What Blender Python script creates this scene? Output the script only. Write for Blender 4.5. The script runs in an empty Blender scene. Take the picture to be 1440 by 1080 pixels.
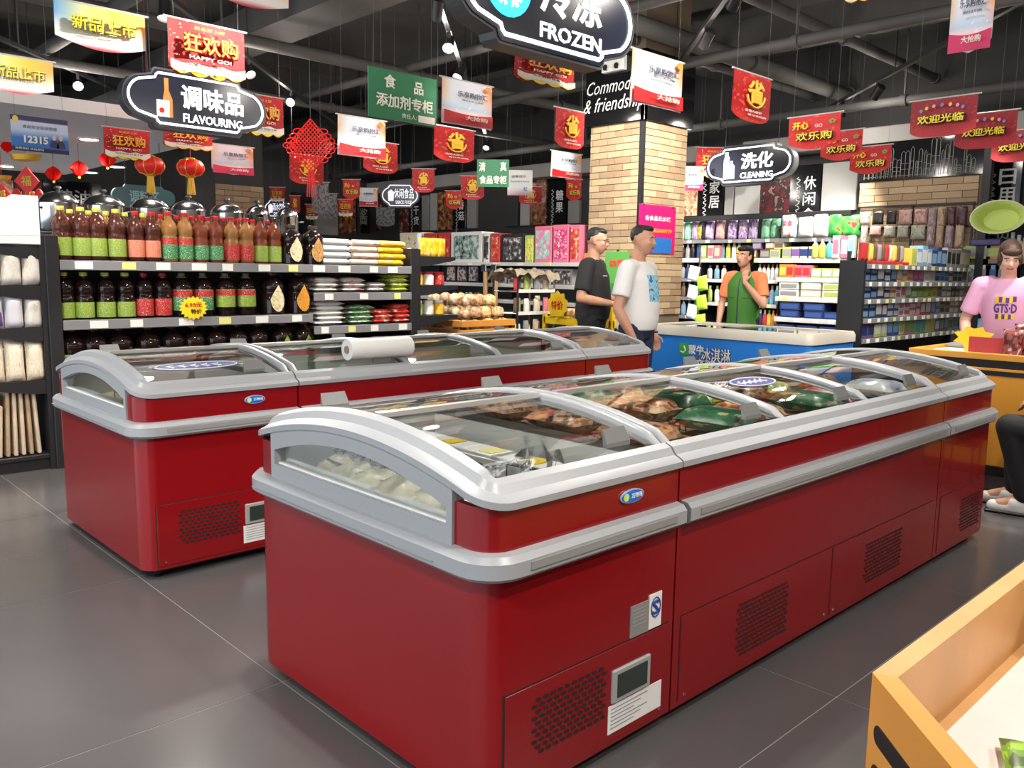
import bpy, bmesh, math, random
from mathutils import Vector, Matrix
random.seed(7)
R = math.radians
SC = bpy.context.scene
COL = SC.collection
# ---------------------------------------------------------------- camera
F, PITCH, ROLL, YAW, CAMH = 1181.27, R(7.638), R(-0.8695), R(46.3728), 1.32
_c, _s = math.cos, math.sin
FW = Vector((_c(YAW)*_c(PITCH), _s(YAW)*_c(PITCH), -_s(PITCH)))
RT0 = Vector((_s(YAW), -_c(YAW), 0)); DN0 = FW.cross(RT0)
RT = RT0*_c(ROLL)+DN0*_s(ROLL); DN = -RT0*_s(ROLL)+DN0*_c(ROLL)
CAMP = Vector((0, 0, CAMH))
cd = bpy.data.cameras.new('camera'); cam = bpy.data.objects.new('camera', cd); COL.objects.link(cam)
cd.sensor_width = 36; cd.lens = F/1440*36; cd.clip_start = .05; cd.clip_end = 200
cam.matrix_world = Matrix(((RT.x, -DN.x, -FW.x, 0), (RT.y, -DN.y, -FW.y, 0), (RT.z, -DN.z, -FW.z, CAMH), (0, 0, 0, 1)))
SC.camera = cam
def ray(u, v): return RT*((u-720)/F)+DN*((v-540)/F)+FW
def on_x(u, v, x): d = ray(u, v); return CAMP+d*(x/d.x)
def on_y(u, v, y): d = ray(u, v); return CAMP+d*(y/d.y)
def on_z(u, v, z): d = ray(u, v); return CAMP+d*((z-CAMH)/d.z)
# ---------------------------------------------------------------- world, exposure, daylight from the open shop front (-X side)
w = bpy.data.worlds.new('world'); SC.world = w; w.use_nodes = True
bg = w.node_tree.nodes['Background']; bg.inputs[0].default_value = (.80, .90, 1.0, 1); bg.inputs[1].default_value = 1.7
vs = SC.view_settings
vs.view_transform = 'Standard'; vs.look = 'None'; vs.gamma = 1; vs.use_curve_mapping = False; vs.exposure = 0.5
# ---------------------------------------------------------------- materials
MATS = {}
def mat(name, col, rough=.5, metal=0, emit=None, es=0, spec=.5, noise=0, nscale=20, bump=0, coat=0, alpha=1):
    if name in MATS: return MATS[name]
    m = bpy.data.materials.new(name); m.use_nodes = True; MATS[name] = m
    nt = m.node_tree; b = nt.nodes['Principled BSDF']
    b.inputs['Base Color'].default_value = (*col, 1); b.inputs['Roughness'].default_value = rough
    b.inputs['Metallic'].default_value = metal; b.inputs['Specular IOR Level'].default_value = spec
    b.inputs['Coat Weight'].default_value = coat
    if emit: b.inputs['Emission Color'].default_value = (*emit, 1); b.inputs['Emission Strength'].default_value = es
    m.diffuse_color = (*col, 1)
    if noise or bump:
        tc = nt.nodes.new('ShaderNodeTexCoord'); n = nt.nodes.new('ShaderNodeTexNoise'); n.inputs['Scale'].default_value = nscale
        n.inputs['Detail'].default_value = 4
        nt.links.new(tc.outputs['Object'], n.inputs['Vector'])
        if noise:
            r = nt.nodes.new('ShaderNodeValToRGB')
            r.color_ramp.elements[0].position = .3; r.color_ramp.elements[1].position = .7
            r.color_ramp.elements[0].color = (*[c*(1-noise) for c in col], 1); r.color_ramp.elements[1].color = (*[min(1, c*(1+noise)) for c in col], 1)
            nt.links.new(n.outputs['Fac'], r.inputs[0]); nt.links.new(r.outputs[0], b.inputs['Base Color'])
        if bump:
            bp = nt.nodes.new('ShaderNodeBump'); bp.inputs['Strength'].default_value = bump; bp.inputs['Distance'].default_value = .01
            nt.links.new(n.outputs['Fac'], bp.inputs['Height']); nt.links.new(bp.outputs[0], b.inputs['Normal'])
    return m
def printed(name, c1, c2, c3, scale=30, rough=.35, stretch=(1, 1, 1), thr=(.45, .6)):
    """flat printed packaging: three ink colours in irregular blobs"""
    if name in MATS: return MATS[name]
    m = mat(name, c1, rough); nt = m.node_tree; b = nt.nodes['Principled BSDF']
    tc = nt.nodes.new('ShaderNodeTexCoord'); mp = nt.nodes.new('ShaderNodeMapping'); mp.inputs['Scale'].default_value = stretch
    oi = nt.nodes.new('ShaderNodeObjectInfo'); ad = nt.nodes.new('ShaderNodeVectorMath'); ad.operation = 'ADD'
    mu = nt.nodes.new('ShaderNodeMath'); mu.operation = 'MULTIPLY'; mu.inputs[1].default_value = 9
    n = nt.nodes.new('ShaderNodeTexNoise'); n.inputs['Scale'].default_value = scale*.16; n.inputs['Detail'].default_value = 2.5
    r = nt.nodes.new('ShaderNodeValToRGB'); r.color_ramp.interpolation = 'CONSTANT'
    e = r.color_ramp.elements; e[0].color = (*c1, 1); e[0].position = 0; e[1].position = thr[0]; e[1].color = (*c2, 1)
    x = e.new(thr[1]); x.color = (*c3, 1)
    nt.links.new(oi.outputs['Random'], mu.inputs[0]); nt.links.new(tc.outputs['Object'], mp.inputs[0]); nt.links.new(mp.outputs[0], ad.inputs[0])
    nt.links.new(mu.outputs[0], ad.inputs[1]); nt.links.new(ad.outputs[0], n.inputs['Vector']); nt.links.new(n.outputs['Fac'], r.inputs[0])
    nt.links.new(r.outputs[0], b.inputs['Base Color']); return m
def glass(name, tint=(.93, .97, .97), refl=1.0, rough=.02):
    if name in MATS: return MATS[name]
    m = bpy.data.materials.new(name); m.use_nodes = True; MATS[name] = m; nt = m.node_tree; nt.nodes.clear()
    o = nt.nodes.new('ShaderNodeOutputMaterial'); mx = nt.nodes.new('ShaderNodeMixShader'); t = nt.nodes.new('ShaderNodeBsdfTransparent')
    g = nt.nodes.new('ShaderNodeBsdfGlossy'); fr = nt.nodes.new('ShaderNodeFresnel'); fr.inputs[0].default_value = 1.5
    mu = nt.nodes.new('ShaderNodeMath'); mu.operation = 'MULTIPLY'; mu.inputs[1].default_value = refl; mu.use_clamp = True
    t.inputs[0].default_value = (*tint, 1); g.inputs['Roughness'].default_value = rough
    nt.links.new(fr.outputs[0], mu.inputs[0]); nt.links.new(mu.outputs[0], mx.inputs[0]); nt.links.new(t.outputs[0], mx.inputs[1]); nt.links.new(g.outputs[0], mx.inputs[2])
    nt.links.new(mx.outputs[0], o.inputs[0]); return m
def srgb(r, g, b): return tuple(((c/255)/12.92 if c <= 10 else ((c/255+.055)/1.055)**2.4) for c in (r, g, b))
# ---------------------------------------------------------------- mesh builder
class MB:
    def __init__(s): s.v = []; s.f = []
    def add(s, vs, fs):
        o = len(s.v); s.v += [tuple(p) for p in vs]; s.f += [tuple(i+o for i in q) for q in fs]; return s
    def box(s, x0, x1, y0, y1, z0, z1, b=0):
        if b:
            b = min(b, (x1-x0)*.45, (y1-y0)*.45, (z1-z0)*.45)
            vs = []; 
            for sx in (0, 1):
                for sy in (0, 1):
                    for sz in (0, 1):
                        X, Y, Z = (x0, x1)[sx], (y0, y1)[sy], (z0, z1)[sz]; dx, dy, dz = b*(1-2*sx), b*(1-2*sy), b*(1-2*sz)
                        vs += [(X, Y+dy, Z+dz), (X+dx, Y, Z+dz), (X+dx, Y+dy, Z)]
            I = lambda a, c, d, k: ((a*2+c)*2+d)*3+k
            fs = [(I(0,0,0,0), I(0,0,1,0), I(0,1,1,0), I(0,1,0,0)), (I(1,0,0,0), I(1,1,0,0), I(1,1,1,0), I(1,0,1,0)),
                  (I(0,0,0,1), I(1,0,0,1), I(1,0,1,1), I(0,0,1,1)), (I(0,1,0,1), I(0,1,1,1), I(1,1,1,1), I(1,1,0,1)),
                  (I(0,0,0,2), I(0,1,0,2), I(1,1,0,2), I(1,0,0,2)), (I(0,0,1,2), I(1,0,1,2), I(1,1,1,2), I(0,1,1,2))]
            for c in (0, 1):
                for d in (0, 1):
                    fl = (c+d) % 2
                    q = (I(0,c,d,1), I(1,c,d,1), I(1,c,d,2), I(0,c,d,2)); fs.append(q if (fl) else q[::-1])
                    q = (I(c,0,d,0), I(c,1,d,0), I(c,1,d,2), I(c,0,d,2)); fs.append(q[::-1] if (fl) else q)
                    q = (I(c,d,0,0), I(c,d,1,0), I(c,d,1,1), I(c,d,0,1)); fs.append(q if (fl) else q[::-1])
            for a in (0, 1):
                for c in (0, 1):
                    for d in (0, 1):
                        q = (I(a,c,d,0), I(a,c,d,1), I(a,c,d,2)); fs.append(q if (a+c+d) % 2 == 0 else q[::-1])
            return s.add(vs, fs)
        return s.add([(x0,y0,z0),(x1,y0,z0),(x1,y1,z0),(x0,y1,z0),(x0,y0,z1),(x1,y0,z1),(x1,y1,z1),(x0,y1,z1)],
                     [(0,3,2,1),(4,5,6,7),(0,1,5,4),(1,2,6,5),(2,3,7,6),(3,0,4,7)])
    def cyl(s, p0, p1, r, n=10, r2=None, caps=True):
        p0, p1 = Vector(p0), Vector(p1); d = (p1-p0).normalized(); r2 = r if r2 is None else r2
        a = d.orthogonal().normalized(); b = d.cross(a)
        vs = [p0+(a*_c(2*math.pi*i/n)+b*_s(2*math.pi*i/n))*r for i in range(n)]+[p1+(a*_c(2*math.pi*i/n)+b*_s(2*math.pi*i/n))*r2 for i in range(n)]
        fs = [(i, (i+1) % n, n+(i+1) % n, n+i) for i in range(n)]
        if caps: fs += [tuple(range(n))[::-1], tuple(range(n, 2*n))]
        return s.add(vs, fs)
    def tube(s, pts, r, n=6, closed=False):
        pts = [Vector(p) for p in pts]; m = len(pts); vs = []; a = None
        for i, p in enumerate(pts):
            q0 = pts[i-1] if (i or closed) else p; q1 = pts[(i+1) % m] if (i < m-1 or closed) else p
            d = (q1-q0).normalized()
            a = d.orthogonal().normalized() if a is None else (a-d*a.dot(d)).normalized()
            b = d.cross(a)
            vs += [p+(a*_c(2*math.pi*k/n)+b*_s(2*math.pi*k/n))*r for k in range(n)]
        fs = []
        for i in range(m if closed else m-1):
            j = (i+1) % m
            fs += [(i*n+k, i*n+(k+1) % n, j*n+(k+1) % n, j*n+k) for k in range(n)]
        if not closed: fs += [tuple(range(n))[::-1], tuple(range((m-1)*n, m*n))]
        return s.add(vs, fs)
    def lathe(s, prof, n=16, c=(0, 0), caps=True, sx=1, sy=1):
        vs = []; m = len(prof)
        for r, z in prof: vs += [(c[0]+r*sx*_c(2*math.pi*k/n), c[1]+r*sy*_s(2*math.pi*k/n), z) for k in range(n)]
        fs = [(i*n+k, i*n+(k+1) % n, (i+1)*n+(k+1) % n, (i+1)*n+k) for i in range(m-1) for k in range(n)]
        if caps: fs += [tuple(range(n))[::-1], tuple(range((m-1)*n, m*n))]
        return s.add(vs, fs)
    def prism(s, poly, a, b, ax='z'):
        """polygon (counter-clockwise in its plane) extruded a..b along ax; poly coords: z->(x,y), y->(x,z), x->(y,z)"""
        n = len(poly)
        f = {'z': lambda p, t: (p[0], p[1], t), 'y': lambda p, t: (p[0], t, p[1]), 'x': lambda p, t: (t, p[0], p[1])}[ax]
        vs = [f(p, a) for p in poly]+[f(p, b) for p in poly]
        fs = [tuple(range(n))[::-1], tuple(range(n, 2*n))]+[(i, (i+1) % n, n+(i+1) % n, n+i) for i in range(n)]
        if ax == 'y': fs = [q[::-1] for q in fs]
        return s.add(vs, fs)
    def grid(s, fn, nu, nv, closed_u=False):
        vs = [fn(i/nu, j/nv) for j in range(nv+1) for i in range(nu+1)]; k = nu+1
        return s.add(vs, [(j*k+i, j*k+i+1, (j+1)*k+i+1, (j+1)*k+i) for j in range(nv) for i in range(nu)])
    def ball(s, c, r, n=12, m=8):
        rx, ry, rz = r if isinstance(r, (tuple, list)) else (r, r, r)
        vs = []; fs = []
        for j in range(1, m):
            t = math.pi*j/m
            vs += [(c[0]+rx*_s(t)*_c(2*math.pi*k/n), c[1]+ry*_s(t)*_s(2*math.pi*k/n), c[2]-rz*_c(t)) for k in range(n)]
        fs = [(j*n+k, j*n+(k+1) % n, (j+1)*n+(k+1) % n, (j+1)*n+k) for j in range(m-2) for k in range(n)]
        b = len(vs); vs += [(c[0], c[1], c[2]-rz), (c[0], c[1], c[2]+rz)]
        fs += [(b, (k+1) % n, k) for k in range(n)]+[(b+1, (m-2)*n+k, (m-2)*n+(k+1) % n) for k in range(n)]
        return s.add(vs, fs)
    def mesh(s, name, m=None, smooth=False):
        me = bpy.data.meshes.new(name); me.from_pydata(s.v, [], s.f); me.update()
        if m: me.materials.append(m)
        if smooth:
            me.polygons.foreach_set('use_smooth', [True]*len(me.polygons)); 
            if smooth != 'all': me.set_sharp_from_angle(angle=R(smooth if smooth is not True else 40))
        return me
def ob(name, me, m=None, parent=None, loc=None, rot=None, scale=None, smooth=False, kind=None):
    if isinstance(me, MB): me = me.mesh(name, m, smooth)
    o = bpy.data.objects.new(name, me); COL.objects.link(o)
    if m is not None and (not me.materials or me.materials[0] is not m):
        if not me.materials: me.materials.append(m)
        else: o.material_slots[0].link = 'OBJECT'; o.material_slots[0].material = m
    if parent: o.parent = parent
    if loc is not None: o.location = loc
    if rot is not None: o.rotation_euler = rot
    if scale is not None: o.scale = scale
    if kind: o['kind'] = kind
    return o
def tag(o, label, cat, group=None):
    o['label'] = label; o['category'] = cat
    if group: o['group'] = group
    return o
def thing(name, label, cat, loc=(0, 0, 0), rz=0, group=None):
    o = bpy.data.objects.new(name, None); COL.objects.link(o); o.location = loc; o.rotation_euler = (0, 0, rz); o.empty_display_size = .1
    return tag(o, label, cat, group)
def struct(name, me, m=None, parent=None, **k):
    o = ob(name, me, m, parent, **k)
    if not parent: o['kind'] = 'structure'
    return o
TX = {}
def text(s, size=.1, bold=0.0, depth=.001, shear=0, sp=1.0, line=1.0):
    """lettering as a mesh, centred, in the XZ plane facing -Y"""
    k = (s, size, bold, depth, shear, sp, line)
    if k in TX: return TX[k]
    cu = bpy.data.curves.new('lettering', 'FONT'); cu.body = s; cu.size = size; cu.bevel_depth = bold*.2; cu.bevel_resolution = 0; cu.extrude = depth; cu.shear = shear
    cu.space_character = sp; cu.space_line = line; cu.resolution_u = 2
    cu.align_x = 'CENTER'; cu.align_y = 'CENTER'
    o = bpy.data.objects.new('lettering', cu); COL.objects.link(o)
    dg = bpy.context.evaluated_depsgraph_get(); me = bpy.data.meshes.new_from_object(o.evaluated_get(dg))
    bpy.data.objects.remove(o)
    me.transform(Matrix.Rotation(math.pi/2, 4, 'X'))
    if me.vertices:
        xs = [v.co.x for v in me.vertices]; zs = [v.co.z for v in me.vertices]
        me.transform(Matrix.Translation((-(min(xs)+max(xs))/2, 0, -(min(zs)+max(zs))/2)))
    me.name = 'lettering'; me.materials.clear(); TX[k] = me; return me
def fit_text(s, w, h, **k):
    """returns mesh and scale so that the lettering fills w x h"""
    me = text(s, **k); xs = [v.co.x for v in me.vertices]; zs = [v.co.z for v in me.vertices]
    return me, (w/(max(xs)-min(xs)), 1, h/(max(zs)-min(zs)))
def put_text(s, w, h, m, parent, loc, name='lettering', rot=None, **k):
    me, sc = fit_text(s, w, h, **k); return ob(name, me, m, parent, loc=loc, scale=sc, rot=rot)
WHITE = mat('white_plastic', (.75, .75, .73), .4)
BLACK = mat('black_metal', (.012, .012, .014), .45)
CHROME = mat('chrome', (.75, .75, .77), .12, 1)
# ================================================================ the room
XW, YB, XL, YN, ZC = 10.4, 15.0, -3.2, -3.0, 4.15
TILE = mat('floor_tile', (.085, .081, .083), .28, noise=.07, nscale=1.3, bump=.0)
nt = TILE.node_tree
n2 = nt.nodes.new('ShaderNodeTexNoise'); n2.inputs['Scale'].default_value = 5; n2.inputs['Detail'].default_value = 6
rr = nt.nodes.new('ShaderNodeMapRange'); rr.inputs[3].default_value = .19; rr.inputs[4].default_value = .29
nt.links.new(nt.nodes['Texture Coordinate'].outputs['Object'], n2.inputs['Vector']); nt.links.new(n2.outputs['Fac'], rr.inputs[0]); nt.links.new(rr.outputs[0], nt.nodes['Principled BSDF'].inputs['Roughness'])
fl = struct('floor', MB().box(XL-2, XW+.3, YN, YB+.2, -.12, -.0012), mat('tile_joint', (.22, .215, .21), .8))
TS = 1.25
tm = MB().box(-TS/2+.0022, TS/2-.0022, -TS/2+.0022, TS/2-.0022, -.05, 0).mesh('tile', TILE)
for i in range(-4, 8):
    for j in range(-3, 12):
        x, y = 1.235+TS*(i+.5), 1.095+TS*(j+.5)
        if x < XW and y < YB and not (x < -3.3):
            ob('tile', tm, parent=fl, loc=(x, y, 0))
DARK = mat('ceiling_black', (.050, .049, .046), .9, noise=.25, nscale=.8)
DARK2 = mat('ceiling_pipe', (.062, .060, .057), .75, noise=.2, nscale=2)
struct('ceiling', MB().box(XL-2, XW+.3, YN, YB+.2, ZC, ZC+.2), DARK)
WD = mat('wall_dark', (.035, .034, .033), .6)
WG = mat('wall_grey', (.30, .29, .275), .7, noise=.1, nscale=1.5)
wr = struct('wall_right', MB().box(XW, XW+.2, YN, YB, 0, ZC), WD)
wb = struct('wall_back', MB().box(XL-2, XW+.3, YB, YB+.2, 0, ZC), WD)
wn = struct('wall_near', MB().box(XL-2, XW+.3, YN-.2, YN, 0, ZC), WG)
# lowered white ceiling of the far left zone
LOWC = struct('ceiling_lowered', MB().box(XL-2, 4.3, 8.8, YB, 2.75, 2.87), mat('white_ceiling', (.80, .79, .77), .8))
# grey fascia beam along the right wall
struct('trim_1', MB().box(XW-.35, XW, 6.9, YB, 2.86, 3.08, .01), WG)
struct('trim_2', MB().box(XW-.35, XW, 1.0, 6.2, 2.86, 3.06, .01), WG)
# ================================================================ ceiling services
def run(name, label, cat, p, q, r, m=DARK2, box=None, n=10, group=None):
    mb = MB(); p, q = Vector(p), Vector(q)
    if box:
        d = (q-p).normalized(); sd = Vector((0, 0, 1)).cross(d); mb2 = []
        hw, hh = box; vs = []
        for e in (p, q): vs += [e+sd*hw*a+Vector((0, 0, hh*b)) for a, b in ((-1, -1), (1, -1), (1, 1), (-1, 1))]
        mb.add(vs, [(0, 3, 2, 1), (4, 5, 6, 7), (0, 1, 5, 4), (1, 2, 6, 5), (2, 3, 7, 6), (3, 0, 4, 7)])
        t = ob(name, mb, m)
    else:
        t = thing(name, label, cat, p, 0, group)
        d = q-p; L = d.length; d.normalize()
        mb.cyl((0, 0, 0), q-p, r, n); ob('pipe', mb, m, t, smooth=True)
        k = max(2, int(L/2.2))
        for i in range(k+1):
            c = d*(L*(i+.02)/(k+.04)); f = MB().cyl(c-d*.03, c+d*.03, r*1.28, n); ob('coupling', f, m, t, smooth=True)
            if p.z+c.z < ZC-.02 and not any(abs(p.x+c.x-q_) < .3 for q_ in (4.4, 8.2)): ob('hanger', MB().box(c.x-.008, c.x+.008, c.y-.008, c.y+.008, c.z+r, ZC-p.z), m, t)
    tag(t, label, cat, group); return t
# big beams and ducts
for y in (2.6, 6.6, 10.6):
    run('ceiling_beam', {2.6: 'dark concrete beam overhead nearest the camera', 6.6: 'dark concrete beam crossing over the brick pillar', 10.6: 'dark concrete beam at the far end of the hall'}[y], 'beam', (XL-1.8, y, ZC-.1), (XW-.02, y, ZC-.1), 0, DARK, (.16, .1))
for x in (4.4, 8.2):
    run('air_duct', {4.4: 'dark rectangular air duct above the red freezers', 8.2: 'dark rectangular air duct above the green-vest clerk'}[x], 'duct', (x, YN+.1, ZC-.36), (x, YB-.1, ZC-.36), 0, DARK2, (.24, .13))
for i, (y, z, r, lb) in enumerate(((3.9, 3.56, .05, 'thin dark pipe along the ceiling above the red freezers'), (4.9, 3.5, .085, 'thick dark pipe along the ceiling above the seasoning shelves'),
                                   (5.35, 3.55, .05, 'thin dark pipe beside the thick ceiling pipe'), (7.6, 3.4, .06, 'dark pipe under the ceiling behind the brick pillar'), (9.4, 3.3, .05, 'dark pipe far at the back under the ceiling'))):
    run('ceiling_pipe', lb, 'pipe', (XL, y, z), (XW-.1, y, z), r)
for i, (x, z, r, lb) in enumerate(((2.6, 3.42, .06, 'dark cross pipe near the front over the left freezer'), (5.6, 3.45, .045, 'dark cross pipe just before the brick pillar'), (6.9, 3.3, .05, 'grey pipe crossing behind the red banners on the right'),
                                   (9.2, 3.15, .05, 'grey pipe near the right wall above the laundry shelves'))):
    run('ceiling_pipe', lb, 'pipe', (x, YN+.1, z), (x, YB-.1, z), r)
# ================================================================ lighting tracks with spot heads (they run diagonally through the hall)
LAMP = mat('lamp_glow', (1, .96, .9), .4, emit=(1, .93, .82), es=30)
SPOTM = mat('spot_black', (.015, .015, .016), .4)
DG = Vector((_c(R(45.5)), _s(R(45.5)), 0))
hd = MB().lathe([(.03, -.09), (.045, -.08), (.045, .05), (.05, .06)], 12).mesh('lamp_head', SPOTM, True)
gl = MB().lathe([(.001, .052), (.042, .054)], 12, caps=False).mesh('lamp_lens', LAMP)
hk = MB().box(-.012, .012, -.012, .012, 0, .1).mesh('lamp_arm', SPOTM)
NSPOT = [0]
def spot(p, target, energy, lb, size=70, blend=.5, group=None, col=(1, .93, .84), fill=14):
    p = Vector(p); t = thing('track_spotlight', lb, 'spotlight', p, 0, group)
    d = (Vector(target)-p).normalized(); q = d.to_track_quat('Z', 'Y')
    h = ob('lamp_head', hd, parent=t); h.rotation_euler = q.to_euler()
    ob('lamp_lens', gl, parent=h); ob('lamp_arm', hk, parent=t)
    if energy:
        l = bpy.data.lights.new('spot', 'SPOT'); l.energy = energy; l.spot_size = R(size); l.spot_blend = blend; l.shadow_soft_size = .05; l.color = col
        lo = bpy.data.objects.new('spot_light', l); COL.objects.link(lo); lo.parent = t; lo.location = d*.075
        lo.rotation_euler = d.to_track_quat('-Z', 'Y').to_euler()
        NSPOT[0] += 1
        if fill:  # weak point light added below the head to brighten flags and ceiling
            l2 = bpy.data.lights.new('fill', 'POINT'); l2.energy = fill; l2.shadow_soft_size = .08; l2.color = col
            l2o = bpy.data.objects.new('fill_light', l2); COL.objects.link(l2o); l2o.parent = t; l2o.location = d*.13
def track(p, q, lb):
    p, q = Vector(p), Vector(q); c = thing('lighting_track', lb, 'light track', p)
    dv = q-p; L = dv.length; d = dv.normalized(); sd = Vector((0, 0, 1)).cross(d); vs = []
    for e in (Vector(), dv): vs += [e+sd*.02*a+Vector((0, 0, .018*b)) for a, b in ((-1, -1), (1, -1), (1, 1), (-1, 1))]
    ob('rail', MB().add(vs, [(0, 3, 2, 1), (4, 5, 6, 7), (0, 1, 5, 4), (1, 2, 6, 5), (2, 3, 7, 6), (3, 0, 4, 7)]), SPOTM, c)
    n = int(L/2)+1
    for i in range(n+1):
        e = d*(L*i/n*.98+.03); ob('suspension_rod', MB().cyl(e, e+Vector((0, 0, ZC-p.z)), .005, 5), SPOTM, c)
ZT = 3.3
def track_px(u, v, a, b):
    """a track at ceiling-track height through the photo point, from a to b metres along the diagonal"""
    o = on_z(u, v, ZT); return o+DG*a, o+DG*b
# tracks and their spot heads
for k, (off, a, b, lb) in enumerate(((1.05, -2.0, 11.2, 'black lighting track crossing above the green notice board'), (3.9, -2.5, 9.2, 'black lighting track above the bottle shelves'),
        (6.75, -2.6, 6.2, 'black lighting track at the far left under the lowered ceiling'), (-1.9, 0.2, 9.9, 'black lighting track right of the hanging frozen-food sign'), (-4.9, 3.0, 10.0, 'black lighting track over the red welcome banners'))):
    track((a, a+off, ZT), (b, b+off, ZT), lb)
def sp(off, x, tgt, e, lb, size=75, **k): spot((x, x+off, ZT-.12), tgt, e, lb, size, **k)
# heads one can see in the photograph
sp(1.05, 4.0, (4.4, 6.2, .9), 260, 'lit spotlight nearest on the middle track, top of the picture')
sp(1.05, 4.62, (3.0, 4.0, .8), 160, 'dark spotlight head seen from behind on the middle track')
sp(1.05, 5.35, (3.6, 6.0, .9), 260, 'lit spotlight on the middle track right of the green notice board')
sp(1.05, 8.6, (7.0, 8.6, .9), 260, 'small lit spotlight above the halal counter sign')
sp(3.9, 4.9, (2.6, 6.0, 1.0), 260, 'lit spotlight just above the red knot ornament')
sp(3.9, 8.6, (6.0, 9.9, 1.0), 200, 'small lit spotlight left of the snack sign')
sp(6.75, 2.95, (2.0, 6.3, 1.1), 220, 'lit spotlight under the lowered ceiling at the left')
sp(-1.9, 5.25, (6.5, 5.4, 1.9), 200, 'lit spotlight cut by the top edge right of the frozen-food sign')
sp(-1.9, 5.95, (6.75, 5.6, 1.9), 200, 'lit spotlight right of the pillar banner')
sp(-4.9, 8.8, (9.9, 6.0, 1.2), 260, 'lit spotlight between the two groups of red banners')
sp(-4.9, 7.42, (8.2, 3.2, 1.0), 260, 'glaring spotlight beside the pink-edged banner at the right')
sp(-4.9, 9.5, (9.9, 5.0, 1.2), 200, 'dark spotlight head left of the joyful-shopping banners')
# unseen heads added further along the same tracks to light the hall
for off, x, t in ((1.05, 2.6, (1.6, 5.9, .8)), (1.05, 1.4, (2.0, 2.0, .6)), (1.05, -.5, (-.1, 2.5, 0)), (1.05, -1.2, (-1, 1, 0)), (3.9, 2.6, (2.2, 5.9, .9)), (3.9, 1.2, (1.4, 5.8, .8)), (3.9, -.4, (0, 4.4, 0)), (3.9, -1.8, (-.8, 3, 0)),
                  (-1.9, 4.2, (3.6, 1.0, .2)), (-1.9, 1.6, (1.6, 1.2, .2)), (-4.9, 3.6, (3.0, 1.0, .3)),  (-1.9, 3.4, (5.3, 4.15, 1.3)), (-1.9, 7.6, (9.8, 6.6, 1.0)), (-1.9, 8.6, (9.8, 7.2, 1.2)), (-4.9, 6.3, (6.4, 1.9, .9)), (-4.9, 5.0, (5.75, 1.6, .4)), (3.9, 3.9, (4.0, 5.9, .9))):
    sp(off, x, t, 210 if t == (-.1, 2.5, 0) else 170, 'unseen spotlight head added on the tracks above and behind the viewer', 80, group='spotlights outside the picture')
# ================================================================ island freezers
RED = mat('freezer_red', srgb(128, 14, 19), .2, coat=.3, spec=.5)
SILV = mat('freezer_silver', srgb(150, 153, 157), .36, spec=.5)
SILVD = mat('freezer_groove', srgb(135, 136, 134), .5)
LINER = mat('freezer_liner', (.72, .74, .74), .45)
FGLASS = glass('lid_glass', (.93, .96, .96), 1.3, .03)
EGLASS = glass('end_glass', (.96, .985, .98), .7, .01)
GAP = mat('shadow_gap', (.01, .004, .004), .9)
ALU = mat('aluminium_trim', (.62, .62, .60), .3, .7)
PAPER = mat('paper_white', (.74, .74, .72), .7)
WIRE = mat('basket_wire', (.03, .03, .032), .4)
FWD = 1.124
def lift(y): t = (y-FWD/2)/(FWD/2); return .092*max(0, 1-t*t)
def plan(L, end, r=.07, n=6):
    """path round the unit: front right -> ... ; returns list of (x, y, nx, ny)"""
    P = []
    if end == 0: return None
    P.append((L, 0, 0, -1))
    for i in range(n+1):
        a = math.pi/2*i/n; P.append((r-r*_s(a), r-r*_c(a), -_s(a), -_c(a)))
    for i in range(1, 24): P.append((0, r+(FWD-2*r)*i/24, -1, 0))
    for i in range(n+1):
        a = math.pi/2*i/n; P.append((r-r*_c(a), FWD-r+r*_s(a), -_c(a), _s(a)))
    P.append((L, FWD, 0, 1))
    return P
def sweep(path, prof, zf=None):
    """prof: (out, z) open or closed polyline, swept along plan path"""
    mb = MB(); vs = []; m = len(prof)
    for x, y, nx, ny in path:
        dz = zf(y) if zf else 0
        vs += [(x+nx*o, y+ny*o, z+dz) for o, z in prof]
    fs = [(i*m+k, i*m+(k+1) % m, (i+1)*m+(k+1) % m, (i+1)*m+k) for i in range(len(path)-1) for k in range(m)]
    fs += [tuple(range(m)), tuple(range((len(path)-1)*m, len(path)*m))[::-1]]
    mb.add(vs, fs); return mb
RIMP = [(.012, .78), (.012, .797), (.004, .803), (-.016, .812), (-.03, .832), (-.052, .842), (-.062, .834), (-.062, .79), (-.02, .78)][::-1]
BUMP = [(-.004, .615), (.024, .616), (.035, .626), (.035, .662), (.022, .676), (-.004, .681)][::-1]
def grille(t, x0, x1, z0, z1, y=-.0045, pitch=(.026, .0155)):
    mb = MB(); pw, ph = pitch; nz = int((z1-z0)/ph); nx = int((x1-x0)/pw)
    for j in range(nz):
        for i in range(nx-(j % 2)):
            cx = x0+pw*(i+.5+.5*(j % 2)); cz = z0+ph*(j+.5); a, b = pw*.40, ph*.30
            # clip the corners so that the outline is rounded
            ex = min(cx-x0, x1-cx); ez = min(cz-z0, z1-cz)
            if ex < .05 and ez < .05 and (.05-ex)**2+(.05-ez)**2 > .05**2: continue
            mb.add([(cx-a, y, cz), (cx-a*.7, y, cz-b), (cx+a*.7, y, cz-b), (cx+a, y, cz), (cx+a*.7, y, cz+b), (cx-a*.7, y, cz+b)], [(0, 1, 2, 3, 4, 5)])
    o = ob('vent_grille', mb, GAP, t, kind='stuff'); o['label'] = 'grille of dark staggered slots'
TAB = MB()
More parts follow.
